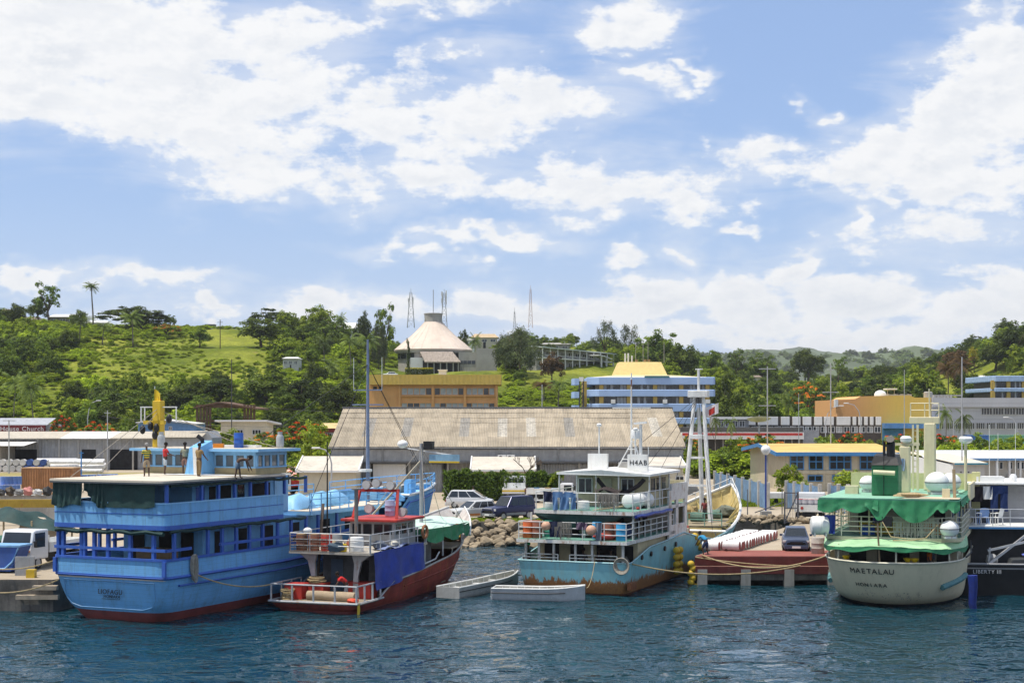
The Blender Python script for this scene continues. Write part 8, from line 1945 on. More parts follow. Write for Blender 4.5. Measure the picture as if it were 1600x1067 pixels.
# ================================================================== two white dinghies
def dinghy(label,p0,p1,w,h,m):
 a = Vector(p0);b = Vector(p1);d = b - a;L = d.length;ang = math.atan2(-d.x,d.y)
 t = thing('dinghy',label,'dinghy',(a.x,a.y,0),ang,None)
 def sec(v,ins): return w / 2 * (1 - max(0,(v - .62) / .38) ** 2.0 * .78) - ins
 def rise(v): return h * (1 + .30 * max(0,(v - .5) / .5) ** 2)
 def hullf(u,v):
  x = sec(v,0);prof = [(-1,1),(-.86,.02),(-.75,-.18),(0,-.25),(.75,-.18),(.86,.02),(1,1)];k = u * 6;i = min(5,int(k));f = k - i
  px = prof[i][0] + (prof[i + 1][0] - prof[i][0]) * f;pz = prof[i][1] + (prof[i + 1][1] - prof[i][1]) * f
  return (x * px,L * v,pz * (rise(v) if pz > 0 else h) + (.12 * max(0,(v - .7) / .3) ** 2 if pz < .5 else 0))
 MB().grid(hullf,25,14).build('hull',m,t,True,40)
 def inn(u,v):
  x = sec(v,.05);prof = [(-1,1),(-.92,.2),(.92,.2),(1,1)];k = u * 3;i = min(2,int(k));f = k - i;px = prof[i][0] + (prof[i + 1][0] - prof[i][0]) * f;pz = prof[i][1] + (prof[i + 1][1] - prof[i][1]) * f
  return (x * px,.05 + (L - .12) * v,pz * rise(v))
 MB().grid(inn,13,14).build('lining',mat('dinghy_lining',(.44,.43,.38),.7,grime=.4),t,True,40)
 for s in (-1,1): MB().tube([(s * sec(v,.02),L * v,rise(v)) for v in np.linspace(0,1,12)],.045,6).build('gunwale',WHITEM,t)
 for s in (-1,1): MB().tube([(s * (sec(v,.05) + .05),L * v,rise(v) * .62) for v in np.linspace(0,.8,10)],.025,5).build('rub_line',BLACKP,t)
 MB().box(-w / 2 * .97,w / 2 * .97,-.03,.05,0,h).build('transom',m,t);MB().box(-sec(1,0),sec(1,0),L - .06,L,.1,h * 1.3).build('bow_board',m,t)
 for v in (.22,.5,.72): MB().box(-sec(v,.08),sec(v,.08),L * v - .13,L * v + .13,rise(v) * .62,rise(v) * .70).build('thwart',WHITEM,t)
 for v in np.linspace(.08,.9,11):
  for s in (-1,1): MB().bar((s * sec(v,.06),L * v,rise(v) * .95),(s * sec(v,.10),L * v,rise(v) * .22),.04).build('rib',WHITEM,t)
dw = mat('scuffed_white_fibreglass',(.42,.42,.40),.6,var=.15,streak=.4,streak_col=(.25,.24,.22),grime=.35)
A = Vector((X(700,84.4),84.4,0));B_ = Vector((X(806,92.5),91.5,0));dinghy('narrow white dinghy pointing in between the red boat and the turquoise vessel',A,B_,1.5,.62,dw)
A = Vector((X(771,84.6),84.4,0));B_ = Vector((X(914,83.6),83.6,0));dinghy('broadside white dinghy lying off the rusty transom',A,B_,1.4,.62,mat('pale_grey_fibreglass',(.45,.46,.47),.6,var=.15,streak=.4,streak_col=(.25,.24,.22),grime=.35))
# ================================================================== wharf head, rocks, fences
def wharf_head():
 t = thing('wharf_platform','red-painted wharf platform on concrete piles between the moored ships','wharf',(0,0,0))
 rt = mat('faded_red_deck',(.27,.085,.065),.85,var=.15,vscale=.7,grime=.4);rd_ = mat('dark_red_beam',(.13,.028,.026),.7,var=.25,grime=.3,streak=.3)
 x0,x1,yf = 10.95,19.25,91.6
 MB().add([(x0,yf,1.66),(x1,yf,1.66),(x1 + 1.4,95.6,1.66),(x0 + 1.5,95.6,1.66),(x0,yf,1.56),(x1,yf,1.56),(x1 + 1.4,95.6,1.605),(x0 + 1.5,95.6,1.605)],[(0,1,2,3),(0,4,5,1),(3,2,6,7),(0,3,7,4),(1,5,6,2)]).build('deck',rt,t)
 MB().box(x0 - .05,x1 + .05,yf - .15,yf - .003,1.12,1.64).build('upper_beam',rd_,t);MB().box(x0 - .1,x1 + .2,yf - .75,yf + .1,1.0,1.10).build('ledge',mat('ledge_timber',(.22,.12,.09),.9,grime=.4),t)
 MB().box(x0 - .1,x1 + .2,yf - .85,yf - .755,.68,1.12).build('lower_beam',rd_,t);MB().box(x0,x1,yf - .7,yf + .7,.30,.67).build('pile_cap',mat('old_quay_concrete',(.17,.155,.135),.9),t)
 for x in np.linspace(x0 + .3,x1 - .3,4): MB().box(x - .28,x + .28,yf - .9,yf - .3,-2,.95).build('pile',CONC,t)
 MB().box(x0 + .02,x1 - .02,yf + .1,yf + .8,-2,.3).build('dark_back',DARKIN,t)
ORD = 'first second third fourth fifth sixth seventh eighth ninth tenth eleventh twelfth thirteenth fourteenth fifteenth sixteenth seventeenth'.split()
wharf_head()
def rock_mesh(seed):
 bm = bmesh.new();bmesh.ops.create_icosphere(bm,subdivisions=2,radius=1);rd = random.Random(seed);ph = [Vector((rd.gauss(0,1),rd.gauss(0,1),rd.gauss(0,1))).normalized() for _ in range(7)];cut = [rd.uniform(.55,.85) for _ in ph]
 for v in bm.verts:
  n = v.co.normalized();r = 1.0
  for p,c in zip(ph,cut):
   d = n.dot(p)
   if d > .05: r = min(r,c / d)
  v.co = n * r * (1 + .05 * math.sin(n.x * 9 + seed) * math.sin(n.y * 8));v.co.z *= .72
 me = bpy.data.meshes.new('stone');bm.to_mesh(me);bm.free();me.materials.append(ROCK);return me
ROCK = mat('shore_rock',(.27,.215,.145),.95,var=.3,vscale=1.5,grime=.6,bump=.7,bscale=5,objvar=.25,world=True)
RM = [rock_mesh(i) for i in range(7)]
def rock_bank(name,label,pts,n,smin,smax,w,zf,seed,cat='rock bank'):
 t = thing(name,label,cat,(0,0,0));rd = random.Random(seed)
 for i in range(n):
  k = rd.random() * (len(pts) - 1);a = Vector(pts[int(k)]);b = Vector(pts[min(int(k) + 1,len(pts) - 1)]);p = a.lerp(b,k - int(k));v = rd.random();s = rd.uniform(smin,smax) * (1.15 - .4 * v)
  o = bpy.data.objects.new('stone',rd.choice(RM));COL.objects.link(o);o.parent = t
  o.location = (p.x + rd.gauss(0,.2),p.y - w * (1 - v),zf(v) + rd.uniform(-.1,.15));o.scale = (s * rd.uniform(.9,1.4),s,s * rd.uniform(.75,1.1));o.rotation_euler = (rd.uniform(-.4,.4),rd.uniform(-.4,.4),rd.uniform(0,6.28))
rock_bank('rock_bank','bank of pale boulders below the car park at the water',[(-9,118.5),(-7,119.2),(-2.5,122.4),(3,121.4),(8,123.5)],300,.22,.66,4.4,lambda v: -.15 + 1.85 * v,3)
rock_bank('rubble_heap','heap of rubble and slabs beside the wharf behind the drums',[(17.2,124.8),(21,123.5),(23,122.2)],70,.15,.5,3.0,lambda v: 1.6 + .25 * (1 - abs(2 * v - 1)),5,'rubble')
rock_bank('rubble_heap','scattered lumps of spoil on the dusty ground near the globe lamp',[(16.5,128),(19,131),(22.5,129)],40,.08,.28,5.0,lambda v: 1.62,6,'rubble')
def sheet(name,m,pts,z):
 o = MB().add([(x,y,z) for x,y in pts],[tuple(range(len(pts)))]).build(name,m);struct(o)
lawn = mat('mown_lawn',(.16,.22,.045),.95,var=.3,vscale=.5,bump=.5,bscale=3,world=True);dry = mat('dry_grass',(.30,.25,.09),.95,var=.25,vscale=.4,bump=.5,bscale=3,world=True)
sheet('lawn',lawn,[(27,190),(42,190),(44,232),(27,232)],1.606);sheet('grass_verge',dry,[(-95,205),(-52,205),(-52,228),(-95,228)],1.606);sheet('grass_verge',lawn,[(-60,150),(-46,150),(-46,160),(-60,160)],1.606)
sheet('grass_patch',lawn,[(20.5,142),(30,144),(30,156),(22,156)],1.606);sheet('grass_patch',dry,[(-4,122.8),(1.5,122.2),(2.5,124.0),(-3,124.6)],1.612)
def tufts(name,label,n,area,m,h=.25):
 P = np.stack([rng.uniform(area[0],area[1],n),rng.uniform(area[2],area[3],n),np.full(n,1.6 + h * .4)],1);N = rng.normal(size=(n,3));N[:,2] *= .2
 o = link_mesh(name,np_quads(name,leaf_quads(P,N,rng.uniform(.5,1.2,n) * h,.25),m),None);tag(o,label,'grass',kind='stuff')
tufts('rough_grass','rough green grass behind the blue mesh fence',5000,(20.5,30,142,156),LM['bright'],.3);tufts('rough_grass','yellowish weeds at the top of the boulder bank',1400,(-4,2.5,122.3,124.3),LM['scrub'],.22)
def mesh_fence():
 cp = mat('fence_post_concrete',(.46,.44,.40),.9,grime=.4);bl = mat('blue_shade_mesh',(.15,.255,.40),.8,var=.25,grime=.4)
 def run(label,px0,px1,Y0,Y1,n,h,mesh=True):
  t = thing('mesh_fence',label,'fence',(0,0,0));a = Vector((X(px0,Y0),Y0,1.6));b = Vector((X(px1,Y1),Y1,1.6))
  for i in range(n + 1):
   p = a.lerp(b,i / n);MB().box(p.x - .16,p.x + .16,p.y - .14,p.y + .14,1.5,1.6 + h + .15).build('post',cp,t,bevel=.03)
   if i < n and mesh:
    q = a.lerp(b,(i + 1) / n);d = (q - p).normalized() * .17
    MB().grid(lambda u,v: ((p + d).lerp(q - d,u).x,(p + d).lerp(q - d,u).y + .06 * math.sin(u * 7 + i) * math.sin(v * 3),1.65 + (h - .05) * v - .06 * math.sin(u * 3.14) * v),8,5).build('mesh_panel',bl,t,True)
 run('blue mesh fence on concrete posts left of the round shrub',1117,1200,168,138,7,2.3);run('blue mesh fence on concrete posts right of the round shrub',1229,1281,140,132,4,2.4)
 run('bare concrete fence posts along the road beside the green funnel',1296,1340,134,131,3,2.4)
 st = mat('rusty_gate_steel',(.16,.16,.17),.6,.3,rust=.5)
 g = thing('steel_gate','leaning grey steel gate beside the parked white truck','gate',(X(1226,120),120,1.6),R(20));q = MB()
 for x in (0,1.2): q.bar((x,0,0),(x,0,2.5),.09)
 for z in (.1,1.2,2.4): q.bar((0,0,z),(1.2,0,z),.07)
 q.bar((0,0,.1),(1.2,0,2.4),.07)
 for k in range(8): q.bar((.13 + k * .14,0,.1),(.13 + k * .14,0,2.4),.02)
 q.build('gate_frame',st,g);MB().bar((-2.4,.4,.9),(0,0,1.7),.07).build('prop',st,g)
 for k,px in enumerate((1168,1222)):
  o = pole(px,762,0,124,.05,('thin steel post on the dusty ground left of the globe lamp','thin steel gate post right of the globe lamp')[k],(),st)
 f = thing('chain_fence','low chain-link fence along the road behind the lawn','fence',(0,0,0))
 for i in range(13): MB().box(28 + i * 2 - .05,28 + i * 2 + .05,235,235.1,1.6,3.4).build('post',GALV,f)
 for z in (2.0,2.7,3.4): MB().box(28,52,235.03,235.07,z,z + .05).build('wire',GALV,f)
mesh_fence()
# ================================================================== vehicles
TYRE = mat('rubber',(.022,.022,.024),.85);RIM = mat('steel_rim',(.42,.43,.44),.4,.4)
def carpaint(name,c): return mat(name,c,.28,.25,var=.04,bump=0,spec=.6)
def wheels(t,xs,ys,r,w):
 for y in ys:
  for s in (-1,1):
   o = MB().cyl((s * (xs - w),y,r),(s * xs,y,r),r,18).build('wheel',TYRE,t,True);MB().cyl((s * xs * .99,y,r),(s * (xs + .012),y,r),r * .6,12).build('rim',RIM,o)
   MB().cyl((s * (xs - w - .1),y,r + .04),(s * (xs - .06),y,r + .04),r * 1.16,18).build('wheel_arch',BLACKP,t)
def car(name,label,p,fwd,L,Wd,H_,paint,roof,bonnet,nose,tail,clear=.2,cat='car',bumper=None,lower=None):
 """roof=(rear base, rear top, front top, front base) as fractions of the length from the tail; bonnet=belt height"""
 t = thing(name,label,cat,p,math.atan2(-fwd[0],fwd[1]));w = Wd / 2;b = bonnet
 st = [(-.5,.62,.82),(-.485,.95,.9),(-.40,1,.97),(-.2,1,1),(.2,1,1),(.36,nose + (1 - nose) * .55,.97),(.46,nose,.9),(.495,nose * .92,.8),(.5,nose * .7,.7)]
 def body(u,v):
  k = u * (len(st) - 1);i = min(len(st) - 2,int(k));f = k - i;y,h,ww = [a + (c - a) * f for a,c in zip(st[i],st[i + 1])]
  if y < -.38: h = min(h,tail)
  zt = clear + (b - clear) * h;x = w * ww;pr = [(-.93,clear),(-1,clear + .18),(-1,zt * .72),(-.95,zt - .05),(-.84,zt),(0,zt + .025),(.84,zt),(.95,zt - .05),(1,zt * .72),(1,clear + .18),(.93,clear)]
  k2 = v * (len(pr) - 1);j = min(len(pr) - 2,int(k2));g = k2 - j;return (x * (pr[j][0] + (pr[j + 1][0] - pr[j][0]) * g),L * y,pr[j][1] + (pr[j + 1][1] - pr[j][1]) * g)
 MB().grid(body,33,11).build('body',paint,t,True,40)
 MB().box(-w * .68,w * .68,-L * .495,L * .492,clear + .02,b * .62).build('underbody',BLACKP,t)
 yb0,yt0,yt1,yb1 = [(-.5 + k) * L for k in roof];wb,wt = w * .9,w * .70;zb,zt = b - .02,H_
 lo = [(-wb,yb0,zb),(wb,yb0,zb),(wb,yb1,zb),(-wb,yb1,zb)];hi = [(-wt,yt0,zt),(wt,yt0,zt),(wt,yt1,zt - .02),(-wt,yt1,zt - .02)]
 MB().add(lo + hi,[(4,5,6,7),(0,1,5,4),(1,2,6,5),(2,3,7,6),(3,0,4,7)]).build('cabin',paint,t,bevel=.05)
 def pane(a,b_,c,d,m0=.10,m1=.9,z0=.1,z1=.9):
  A,B2,C,D = map(Vector,(a,b_,c,d));n = (B2 - A).cross(D - A).normalized()
  q = lambda u,v: (A.lerp(B2,u)).lerp(D.lerp(C,u),v)
  P4 = [q(m0,z0),q(m1,z0),q(m1,z1),q(m0,z1)]
  cen = sum((Vector(x) for x in lo + hi),Vector()) / 8
  if n.dot(P4[0] - cen) < 0: n = -n
  MB().add([tuple(x + n * .012) for x in P4] + [tuple(x - n * .02) for x in P4],[(0,1,2,3),(7,6,5,4),(0,4,5,1),(1,5,6,2),(2,6,7,3),(3,7,4,0)]).build('window',GLASS,t)
 pane(lo[2],lo[3],hi[3],hi[2],.05,.95,.08,.93);pane(lo[0],lo[1],hi[1],hi[0],.08,.92,.12,.9)
 for s in ((1,2,6,5),(0,3,7,4)):
  a,b2,c,d = lo[s[0]] if s[0] < 4 else hi[s[0] - 4],lo[s[1]],hi[s[2] - 4],hi[s[3] - 4]
  for m0,m1 in ((.05,.30),(.33,.62),(.65,.93)): pane(a,b2,c,d,m0,m1,.10,.88)
 for s in (-1,1):
  MB().box(s * w * .78 - .17,s * w * .78 + .17,L * .478,L * .494,b * nose * .80,b * nose * .97).build('headlight',mat('headlight_glass',(.62,.63,.62),.1),t,bevel=.02);MB().box(s * w * .80 - .12,s * w * .80 + .12,-L * .503,-L * .49,b * .62,b * .84).build('tail_light',mat('tail_lamp_red',(.35,.02,.02),.3),t)
  MB().cbox((s * (w + .07),yb1 - .35,b + .08),(.16,.1,.13)).build('wing_mirror',paint,t)
 bm = bumper or paint
 MB().box(-w * .86,w * .86,L * .47,L * .515,clear + .02,clear + .26).build('front_bumper',bm,t,bevel=.04);MB().box(-w * .86,w * .86,-L * .515,-L * .48,clear + .02,clear + .26).build('rear_bumper',bm,t,bevel=.04)
 MB().box(-w * .45,w * .45,L * .485,L * .502,b * nose * .72,b * nose * .86).build('grille',BLACKP,t);MB().box(-.26,.26,L * .514,L * .522,clear + .08,clear + .2).build('number_plate',WHITEP,t)
 r = .30 if H_ < 1.7 else .37;wheels(t,w * .985,(-.30 * L,.31 * L),r,.2)
 if lower: MB().box(-w * 1.004,w * 1.004,-L * .22,L * .24,clear + .1,clear + .28).build('side_cladding',lower,t)
 return t
silv = carpaint('silver_paint',(.58,.59,.60))
p = gnd(734,793);car('parked_car','silver people carrier parked behind the two nearer cars',p,(1,-.12),4.3,1.72,1.62,silv,(.02,.12,.60,.86),.95,.80,1,.2)
p = gnd(738,810);car('parked_car','silver estate car with an orange lower door panel',p,(-.80,-.60),4.2,1.68,1.48,carpaint('pale_silver_paint',(.62,.62,.60)),(.03,.12,.52,.72),.90,.86,1,.2,lower=mat('orange_primer',(.52,.20,.06),.6))
p = gnd(795,811.5);s_ = car('parked_suv','dark blue four-wheel-drive with grey side cladding facing the water',p,(-.72,-.69),4.7,1.85,1.92,carpaint('navy_paint',(.014,.018,.075)),(.02,.06,.56,.70),1.12,.90,1,.34,'four-wheel-drive',mat('grey_bumper',(.24,.25,.26),.5),mat('grey_cladding_plastic',(.26,.27,.29),.5))
MB().tube([(-.65,2.45,.45),(-.65,2.48,1.0),(.65,2.48,1.0),(.65,2.45,.45)],.04,6).build('bull_bar',RIM,s_,True)
o = MB().ring((0,-2.4,1.1),.26,.1,'y',16,7).build('spare_wheel',TYRE,s_,True)
p = gnd(1243,858);car('parked_car','dark blue-grey saloon facing out at the end of the wharf',p,(-.16,-1),4.3,1.70,1.42,carpaint('slate_blue_paint',(.055,.075,.13)),(.14,.26,.60,.78),.90,.84,.96,.18)
p = gnd(1190,718);p.y = 215;p.x = X(1200,215);car('parked_car','small white pickup on the road behind the lawn',p,(1,-.1),4.4,1.7,1.5,carpaint('white_paint',(.78,.78,.77)),(.45,.5,.68,.80),.92,.86,.9,.2)
yy = 452;xx = X(610,yy);car('parked_car','white car parked on the knoll left of the conical hall',(xx,yy,hz(xx,yy)),(-1,-.1),4.4,1.7,1.45,MATS['white_paint'],(.12,.24,.6,.76),.9,.86,.96,.2)
def truck(name,label,p,fwd,paint,L,bed0,bedm,Wd=1.9,cabL=1.6,cabH=2.0,cat='truck',sides=.45,cargo=None,stripe=None,text=None):
 """cab-over truck: front at +y"""
 t = thing(name,label,cat,p,math.atan2(-fwd[0],fwd[1]));w = Wd / 2;yf = L / 2;yc = yf - cabL
 MB().prism([(yc,.55),(yf - .02,.55),(yf,1.05),(yf - .06,1.18),(yf - .34,cabH - .05),(yf - .5,cabH),(yc,cabH)],'x',-w,w).build('cab',paint,t,bevel=.07)
 ws = [(yf - .055,1.2),(yf - .315,cabH - .12)];n = Vector((0,ws[1][1] - ws[0][1],-(ws[1][0] - ws[0][0]))).normalized() * .012
 MB().add([(-w * .88,ws[0][0] + n.y,ws[0][1] + n.z),(w * .88,ws[0][0] + n.y,ws[0][1] + n.z),(w * .82,ws[1][0] + n.y,ws[1][1] + n.z),(-w * .82,ws[1][0] + n.y,ws[1][1] + n.z)],[(0,1,2,3)]).build('windscreen',GLASS,t)
 for s in (-1,1):
  MB().box(s * w - .012,s * w + .012,yc + .35,yf - .42,1.2,cabH - .16).build('side_window',GLASS,t)
  MB().box(s * w * .62 - .2,s * w * .62 + .2,yf - .01,yf + .015,.74,.92).build('headlight',MATS['headlight_glass'],t);MB().box(s * w * .86 - .09,s * w * .86 + .09,yf - .02,yf + .012,.98,1.08).build('indicator',mat('amber',(.6,.22,.02),.4),t)
  MB().cbox((s * (w + .18),yf - .18,1.42),(.08,.18,.34)).build('wing_mirror',BLACKP,t);MB().bar((s * w,yf - .2,1.55),(s * (w + .18),yf - .18,1.5),.03).build('mirror_arm',BLACKP,t)
 MB().box(-w * .9,w * .9,yf,yf + .012,.70,.95).build('grille',BLACKP,t) if False else MB().box(-w * .38,w * .38,yf - .005,yf + .014,.72,.94).build('grille',BLACKP,t)
 MB().box(-w * .97,w * .97,yf - .05,yf + .08,.42,.68).build('front_bumper',paint,t,bevel=.03);MB().box(-.26,.26,yf + .08,yf + .09,.48,.6).build('number_plate',BLACKP,t)
 MB().box(-w * .45,w * .45,-yf + .1,yc,.45,.75).build('chassis',BLACKP,t)
 b1 = yc - .12;b0 = -yf;z0 = .85
 MB().box(-w,w,b0,b1,z0,z0 + .1).build('bed',bedm,t)
 if sides:
  for s in (-1,1): MB().box(s * w - (.05 if s > 0 else 0),s * w + (.05 if s < 0 else 0),b0 + .05,b1,z0 + .1,z0 + .1 + sides).build('side_board',bedm,t)
  MB().box(-w + .051,w - .051,b0,b0 + .05,z0 + .1,z0 + .1 + sides).build('tail_board',bedm,t);MB().box(-w + .051,w - .051,b1 - .05,b1,z0 + .1,z0 + .5 + sides).build('head_board',bedm,t)
 if stripe: MB().box(-w,w,b0 - .02,b0 - .003,z0 + .2,z0 + .36).build('tail_stripe',stripe,t)
 wheels(t,w * .97,(-yf + .95,yf - .75),.36,.22)
 return t
wp = MATS['white_paint']
p = gnd(804,783);t = truck('flatbed_truck','small white flatbed truck with a yellow tail stripe before the hedge',p,(.05,1),wp,4.2,0,WHITEM,2.2,1.5,2.5,stripe=YEL);
for k in range(3): MB().box(-.85 + k * .6,-.35 + k * .6,4.2 / 2 - 1.52,4.2 / 2 - 1.50,1.55,2.2).build('rear_window',GLASS,t)
p = gnd(862,785);t = truck('cargo_truck','white light truck loaded with boxes behind the turquoise vessel',p,(1,-.1),wp,4.8,0,WHITEM,1.8,1.5,1.9)
for k in range(5): crate('cardboard_box',('first','second','third','fourth','fifth')[k] + ' carton from the tail on the white light truck bed','box',(p.x - 2.0 + k * .55,p.y + .1 + .05 * k,2.56),(.45,.5,.35 + .08 * (k % 2)),mat(('carton_brown','carton_blue','carton_pale')[k % 3],((.42,.30,.16),(.12,.25,.42),(.60,.56,.48))[k % 3],.9),.1 * k)
p = gnd(1266,813);t = truck('flatbed_truck','white flatbed truck loaded with grey drums by the steel gate',p,(.25,1),wp,5.2,0,WHITEM,2.2,1.6,2.2);MB().cyl((-.5,-2.62,1.15),(-.5,-2.60,1.15),.12,12).build('red_disc',RED,t)
for k in range(5):
 a = math.atan2(-.25,1);q = Vector((-.75 + .5 * (k % 4) * .95,-2.2 + .7 * (k // 4),0));q.rotate(Euler((0,0,a)));drum('cargo_drum',('grey drum at the near left of the flatbed by the gate','grey drum second along the tail of the flatbed by the gate','grey drum third along the tail of the flatbed by the gate','grey drum at the right of the flatbed tail by the gate','grey drum in the second row on the flatbed by the gate')[k],(p.x + q.x,p.y + q.y,2.56),mat('lilac_grey_drum',(.38,.37,.40),.6),.28,.85,lid=RED)
p = gnd(1303,800);truck('box_truck','white truck cab parked past the fence posts by the green funnel',p,(.9,-.45),wp,5.0,0,WHITEM,2.0,1.6,2.3)
p = gnd(1223,790);t = thing('trailer','low white trailer bed behind the steel gate','trailer',p,R(4));MB().box(-1.7,1.7,-.8,.8,.75,1.25).build('box',WHITEM,t);wheels(t,.8,(0,),.3,.2);MB().bar((1.7,0,.8),(2.6,0,.55),.1).build('tow_bar',STEEL,t)
pz = 2.0
t = truck('delivery_truck','white cab-over truck parked on the left quay beside the ferry',(X(60,85.5),86.6,1.6),(-.30,-1),wp,5.6,0,WHITEM,2.0,1.7,2.15);
dk_ = mat('dashboard_dark',(.02,.02,.02),.8)
p = (X(452,165),165,1.6);t = truck('flatbed_truck','white truck with red load half hidden behind the ferry wheelhouse',p,(-.6,-1),wp,5.0,0,RED,2.0,1.6,2.3)
# ================================================================== drums and cargo on the wharf
WD = MB();
def cyl_proto(m1,m2):
 q = MB(Matrix.Rotation(R(90),4,'Y'));q.lathe([(.27,-.52),(.30,-.5),(.305,-.18),(.315,-.17),(.305,-.16),(.305,.16),(.315,.17),(.305,.18),(.30,.5),(.29,.53)],14);a = q.mesh('shell');a.materials.append(m1);a.polygons.foreach_set('use_smooth',[True] * len(a.polygons));a.set_sharp_from_angle(angle=R(40))
 q = MB(Matrix.Rotation(R(90),4,'Y'));q.lathe([(.27,.50),(.27,.538),(.24,.538)],14);b = q.mesh('end_cap');b.materials.append(m2);return a,b
ca,cb_ = cyl_proto(mat('white_gas_cylinder',(.70,.69,.68),.5,var=.08,grime=.3,world=True),mat('dull_red_end',(.34,.075,.065),.7,var=.2))
rd = random.Random(12)
for c in range(2):
 for i in range(17):
  x = 13.6 - 1.22 * c + .405 * i * .62 + rd.uniform(-.05,.05);y = 95.2 + .93 * i * .66 + .45 * c
  t = thing('lying_drum',(ORD[i] + ' red-ended white drum from the wharf front in the outer row') if c == 0 else (ORD[i] + ' white drum from the wharf front in the inner row by the turquoise hull'),'drum',(x,y,1.97 if y < 95.6 else 1.92),-R(22) + rd.uniform(-.03,.03),'drums lying in the outer row on the wharf' if c == 0 else 'drums lying in the inner row on the wharf')
  for n,me in (('shell',ca),('end_cap',cb_)): o = bpy.data.objects.new(n,me);COL.objects.link(o);o.parent = t
drum('refuse_drum','open grey drum at the right end of the red wharf platform',(18.6,93.4,1.665),mat('pale_drum',(.42,.38,.34),.7,rust=.3),.4,.95)
for i in range(7):
 o = MB().sphere((0,0,0),.22,10,.95).build('float_fender',MATS['yellow_float'],None,True);o.location = (10.6 + .12 * (i % 2) + .2 * (i > 4),91.0,1.05 - .27 * i + .2);tag(o,ORD[i] + ' yellow float from the top of the string at the wharf corner','float','floats hanging at the wharf corner')
# ================================================================== left quay and drum yard
def yard():
 wd = mat('drum_white_end',(.50,.49,.47),.6,var=.15,objvar=.2);bd = mat('drum_deep_blue',(.035,.085,.28),.5,var=.2,objvar=.2)
 def cm(m):
  q = MB();q.tube([(0,0,0),(0,.9,0)],.5,16);q.tube([(0,-.02,0),(0,.0,0)],.44,16);me = q.mesh('drum');me.materials.append(m);me.polygons.foreach_set('use_smooth',[True] * len(me.polygons));me.set_sharp_from_angle(angle=R(40));return me
 W_,B_2 = cm(wd),cm(bd);Y = 231
 for r in range(2):
  for i in range(9 - r):
   m = B_2 if i in (4,5,6) and not (r == 1 and i == 5) else W_;o = bpy.data.objects.new('stacked_drum',m);COL.objects.link(o);o.location = (X(-2,Y) + i * 1.03 + r * .5,Y,2.12 + r * .9)
   tag(o,('blue' if m is B_2 else 'pale') + ' drum end, ' + ORD[i] + ' from the left in the ' + ('lower','upper')[r] + ' stacked row before the metal shed','drum','blue drums stacked before the metal shed' if m is B_2 else 'pale drums stacked before the metal shed')
 q = MB();q.tube([(-1.9,0,0),(1.9,0,0)],.33,12);me = q.mesh('pipe');me.materials.append(mat('white_pipe',(.72,.72,.74),.5,grime=.2,objvar=.1));me.polygons.foreach_set('use_smooth',[True] * len(me.polygons));me.set_sharp_from_angle(angle=R(40))
 k = 0
 for g_,(px,py,n,yo) in enumerate(((75,716,3,236),(100,716,2,236),(92,722,4,232),(120,719,3,233),(142,720,3,232),(95,729,3,228),(125,727,3,228),(140,731,3,226))):
  for i in range(n):
   o = bpy.data.objects.new('white_pipe',me);COL.objects.link(o);o.location = (X(px,yo),yo + i * .68,1.95 + .62 * ((i + k) % 3));o.rotation_euler = (0,0,.05 * math.sin(k));k += 1;tag(o,ORD[i] + ' white pipe of the ' + ORD[g_] + ' pipe stack before the metal shed','pipe','white pipes stored in the yard')
 c = thing('shipping_container','open rust-orange container in the yard left of the ferry','container',(X(74,176),176,1.6),R(-6));om = mat('container_orange',(.36,.17,.07),.75,var=.2,streak=.4,corr=.35,corr_axis=0,bump=.9)
 MB().box(-3,3,0,2.4,.1,2.4).build('body',om,c);MB().box(-3.05,3.05,-.05,2.45,2.401,2.5).build('roof',mat('container_tan_roof',(.50,.32,.17),.8),c)
 for s in (-1,1): MB().box(s * 3 - .08,s * 3 + .08,-.07,.1,.1,2.4).build('corner_post',om,c)
 for i in range(20): MB().box(-2.9 + i * .29,-2.8 + i * .29,-.04,-.003,.2,2.35).build('rib',om,c)
 pd = mat('blue_white_drum',(.12,.22,.50),.5,var=.2,objvar=.3);q = MB();q.lathe([(.27,0),(.29,.02),(.29,.86),(.27,.88)],12);dm = q.mesh('drum');dm.materials.append(pd)
 for i in range(26):
  o = bpy.data.objects.new('yard_drum',dm);COL.objects.link(o);r = i // 13;o.location = (X(118 + (i % 13) * 4.3,196 + r),196 + r * .7 + (i % 13) * .3,1.6 + .9 * 0);tag(o,ORD[i % 13] + ' upright blue drum from the container in the ' + ('front','rear')[r] + ' row behind the ferry roof','drum','upright blue drums in the yard')
 for i in range(10):
  o = bpy.data.objects.new('yard_drum',dm);COL.objects.link(o);o.location = (X(2 + (i % 5) * 6,168),168 + i * .1,1.6 + .9 * (i // 5));tag(o,ORD[i % 5] + ' blue drum of the ' + ('lower','upper')[i // 5] + ' tier left of the orange container','drum','blue drums left of the orange container')
 q = MB();q.tube([(-.55,0,.3),(.55,0,.3)],.3,12);tm = q.mesh('drum');tm.materials.append(mat('orange_tan_drum',(.52,.27,.13),.6,objvar=.25))
 for i in range(6): o = bpy.data.objects.new('lying_drum',tm);COL.objects.link(o);o.location = (X(48,158) + i * .65,158,1.6);o.rotation_euler = (0,0,1.3);tag(o,ORD[i] + ' orange-tan drum lying in the row before the orange container','drum','tan drums before the container')
 # machinery on the quay
 g = thing('yellow_beam','rusty yellow crane beam lying across the left quay','beam',(X(40,118),118,1.6),R(3));MB().box(-4.5,4,-.3,.3,1.4,2.0).build('beam',mat('rusty_yellow',(.32,.22,.03),.8,rust=.8),g)
 for x in (-3,2): MB().box(x - .3,x + .3,-.3,.3,0,1.4).build('block',CONC,g)
 g = thing('grey_plinth','grey block with machine parts behind the yellow beam','plinth',(X(22,124),124,1.6));MB().box(-1.8,2.6,0,1.6,0,2.0).build('block',CONC,g)
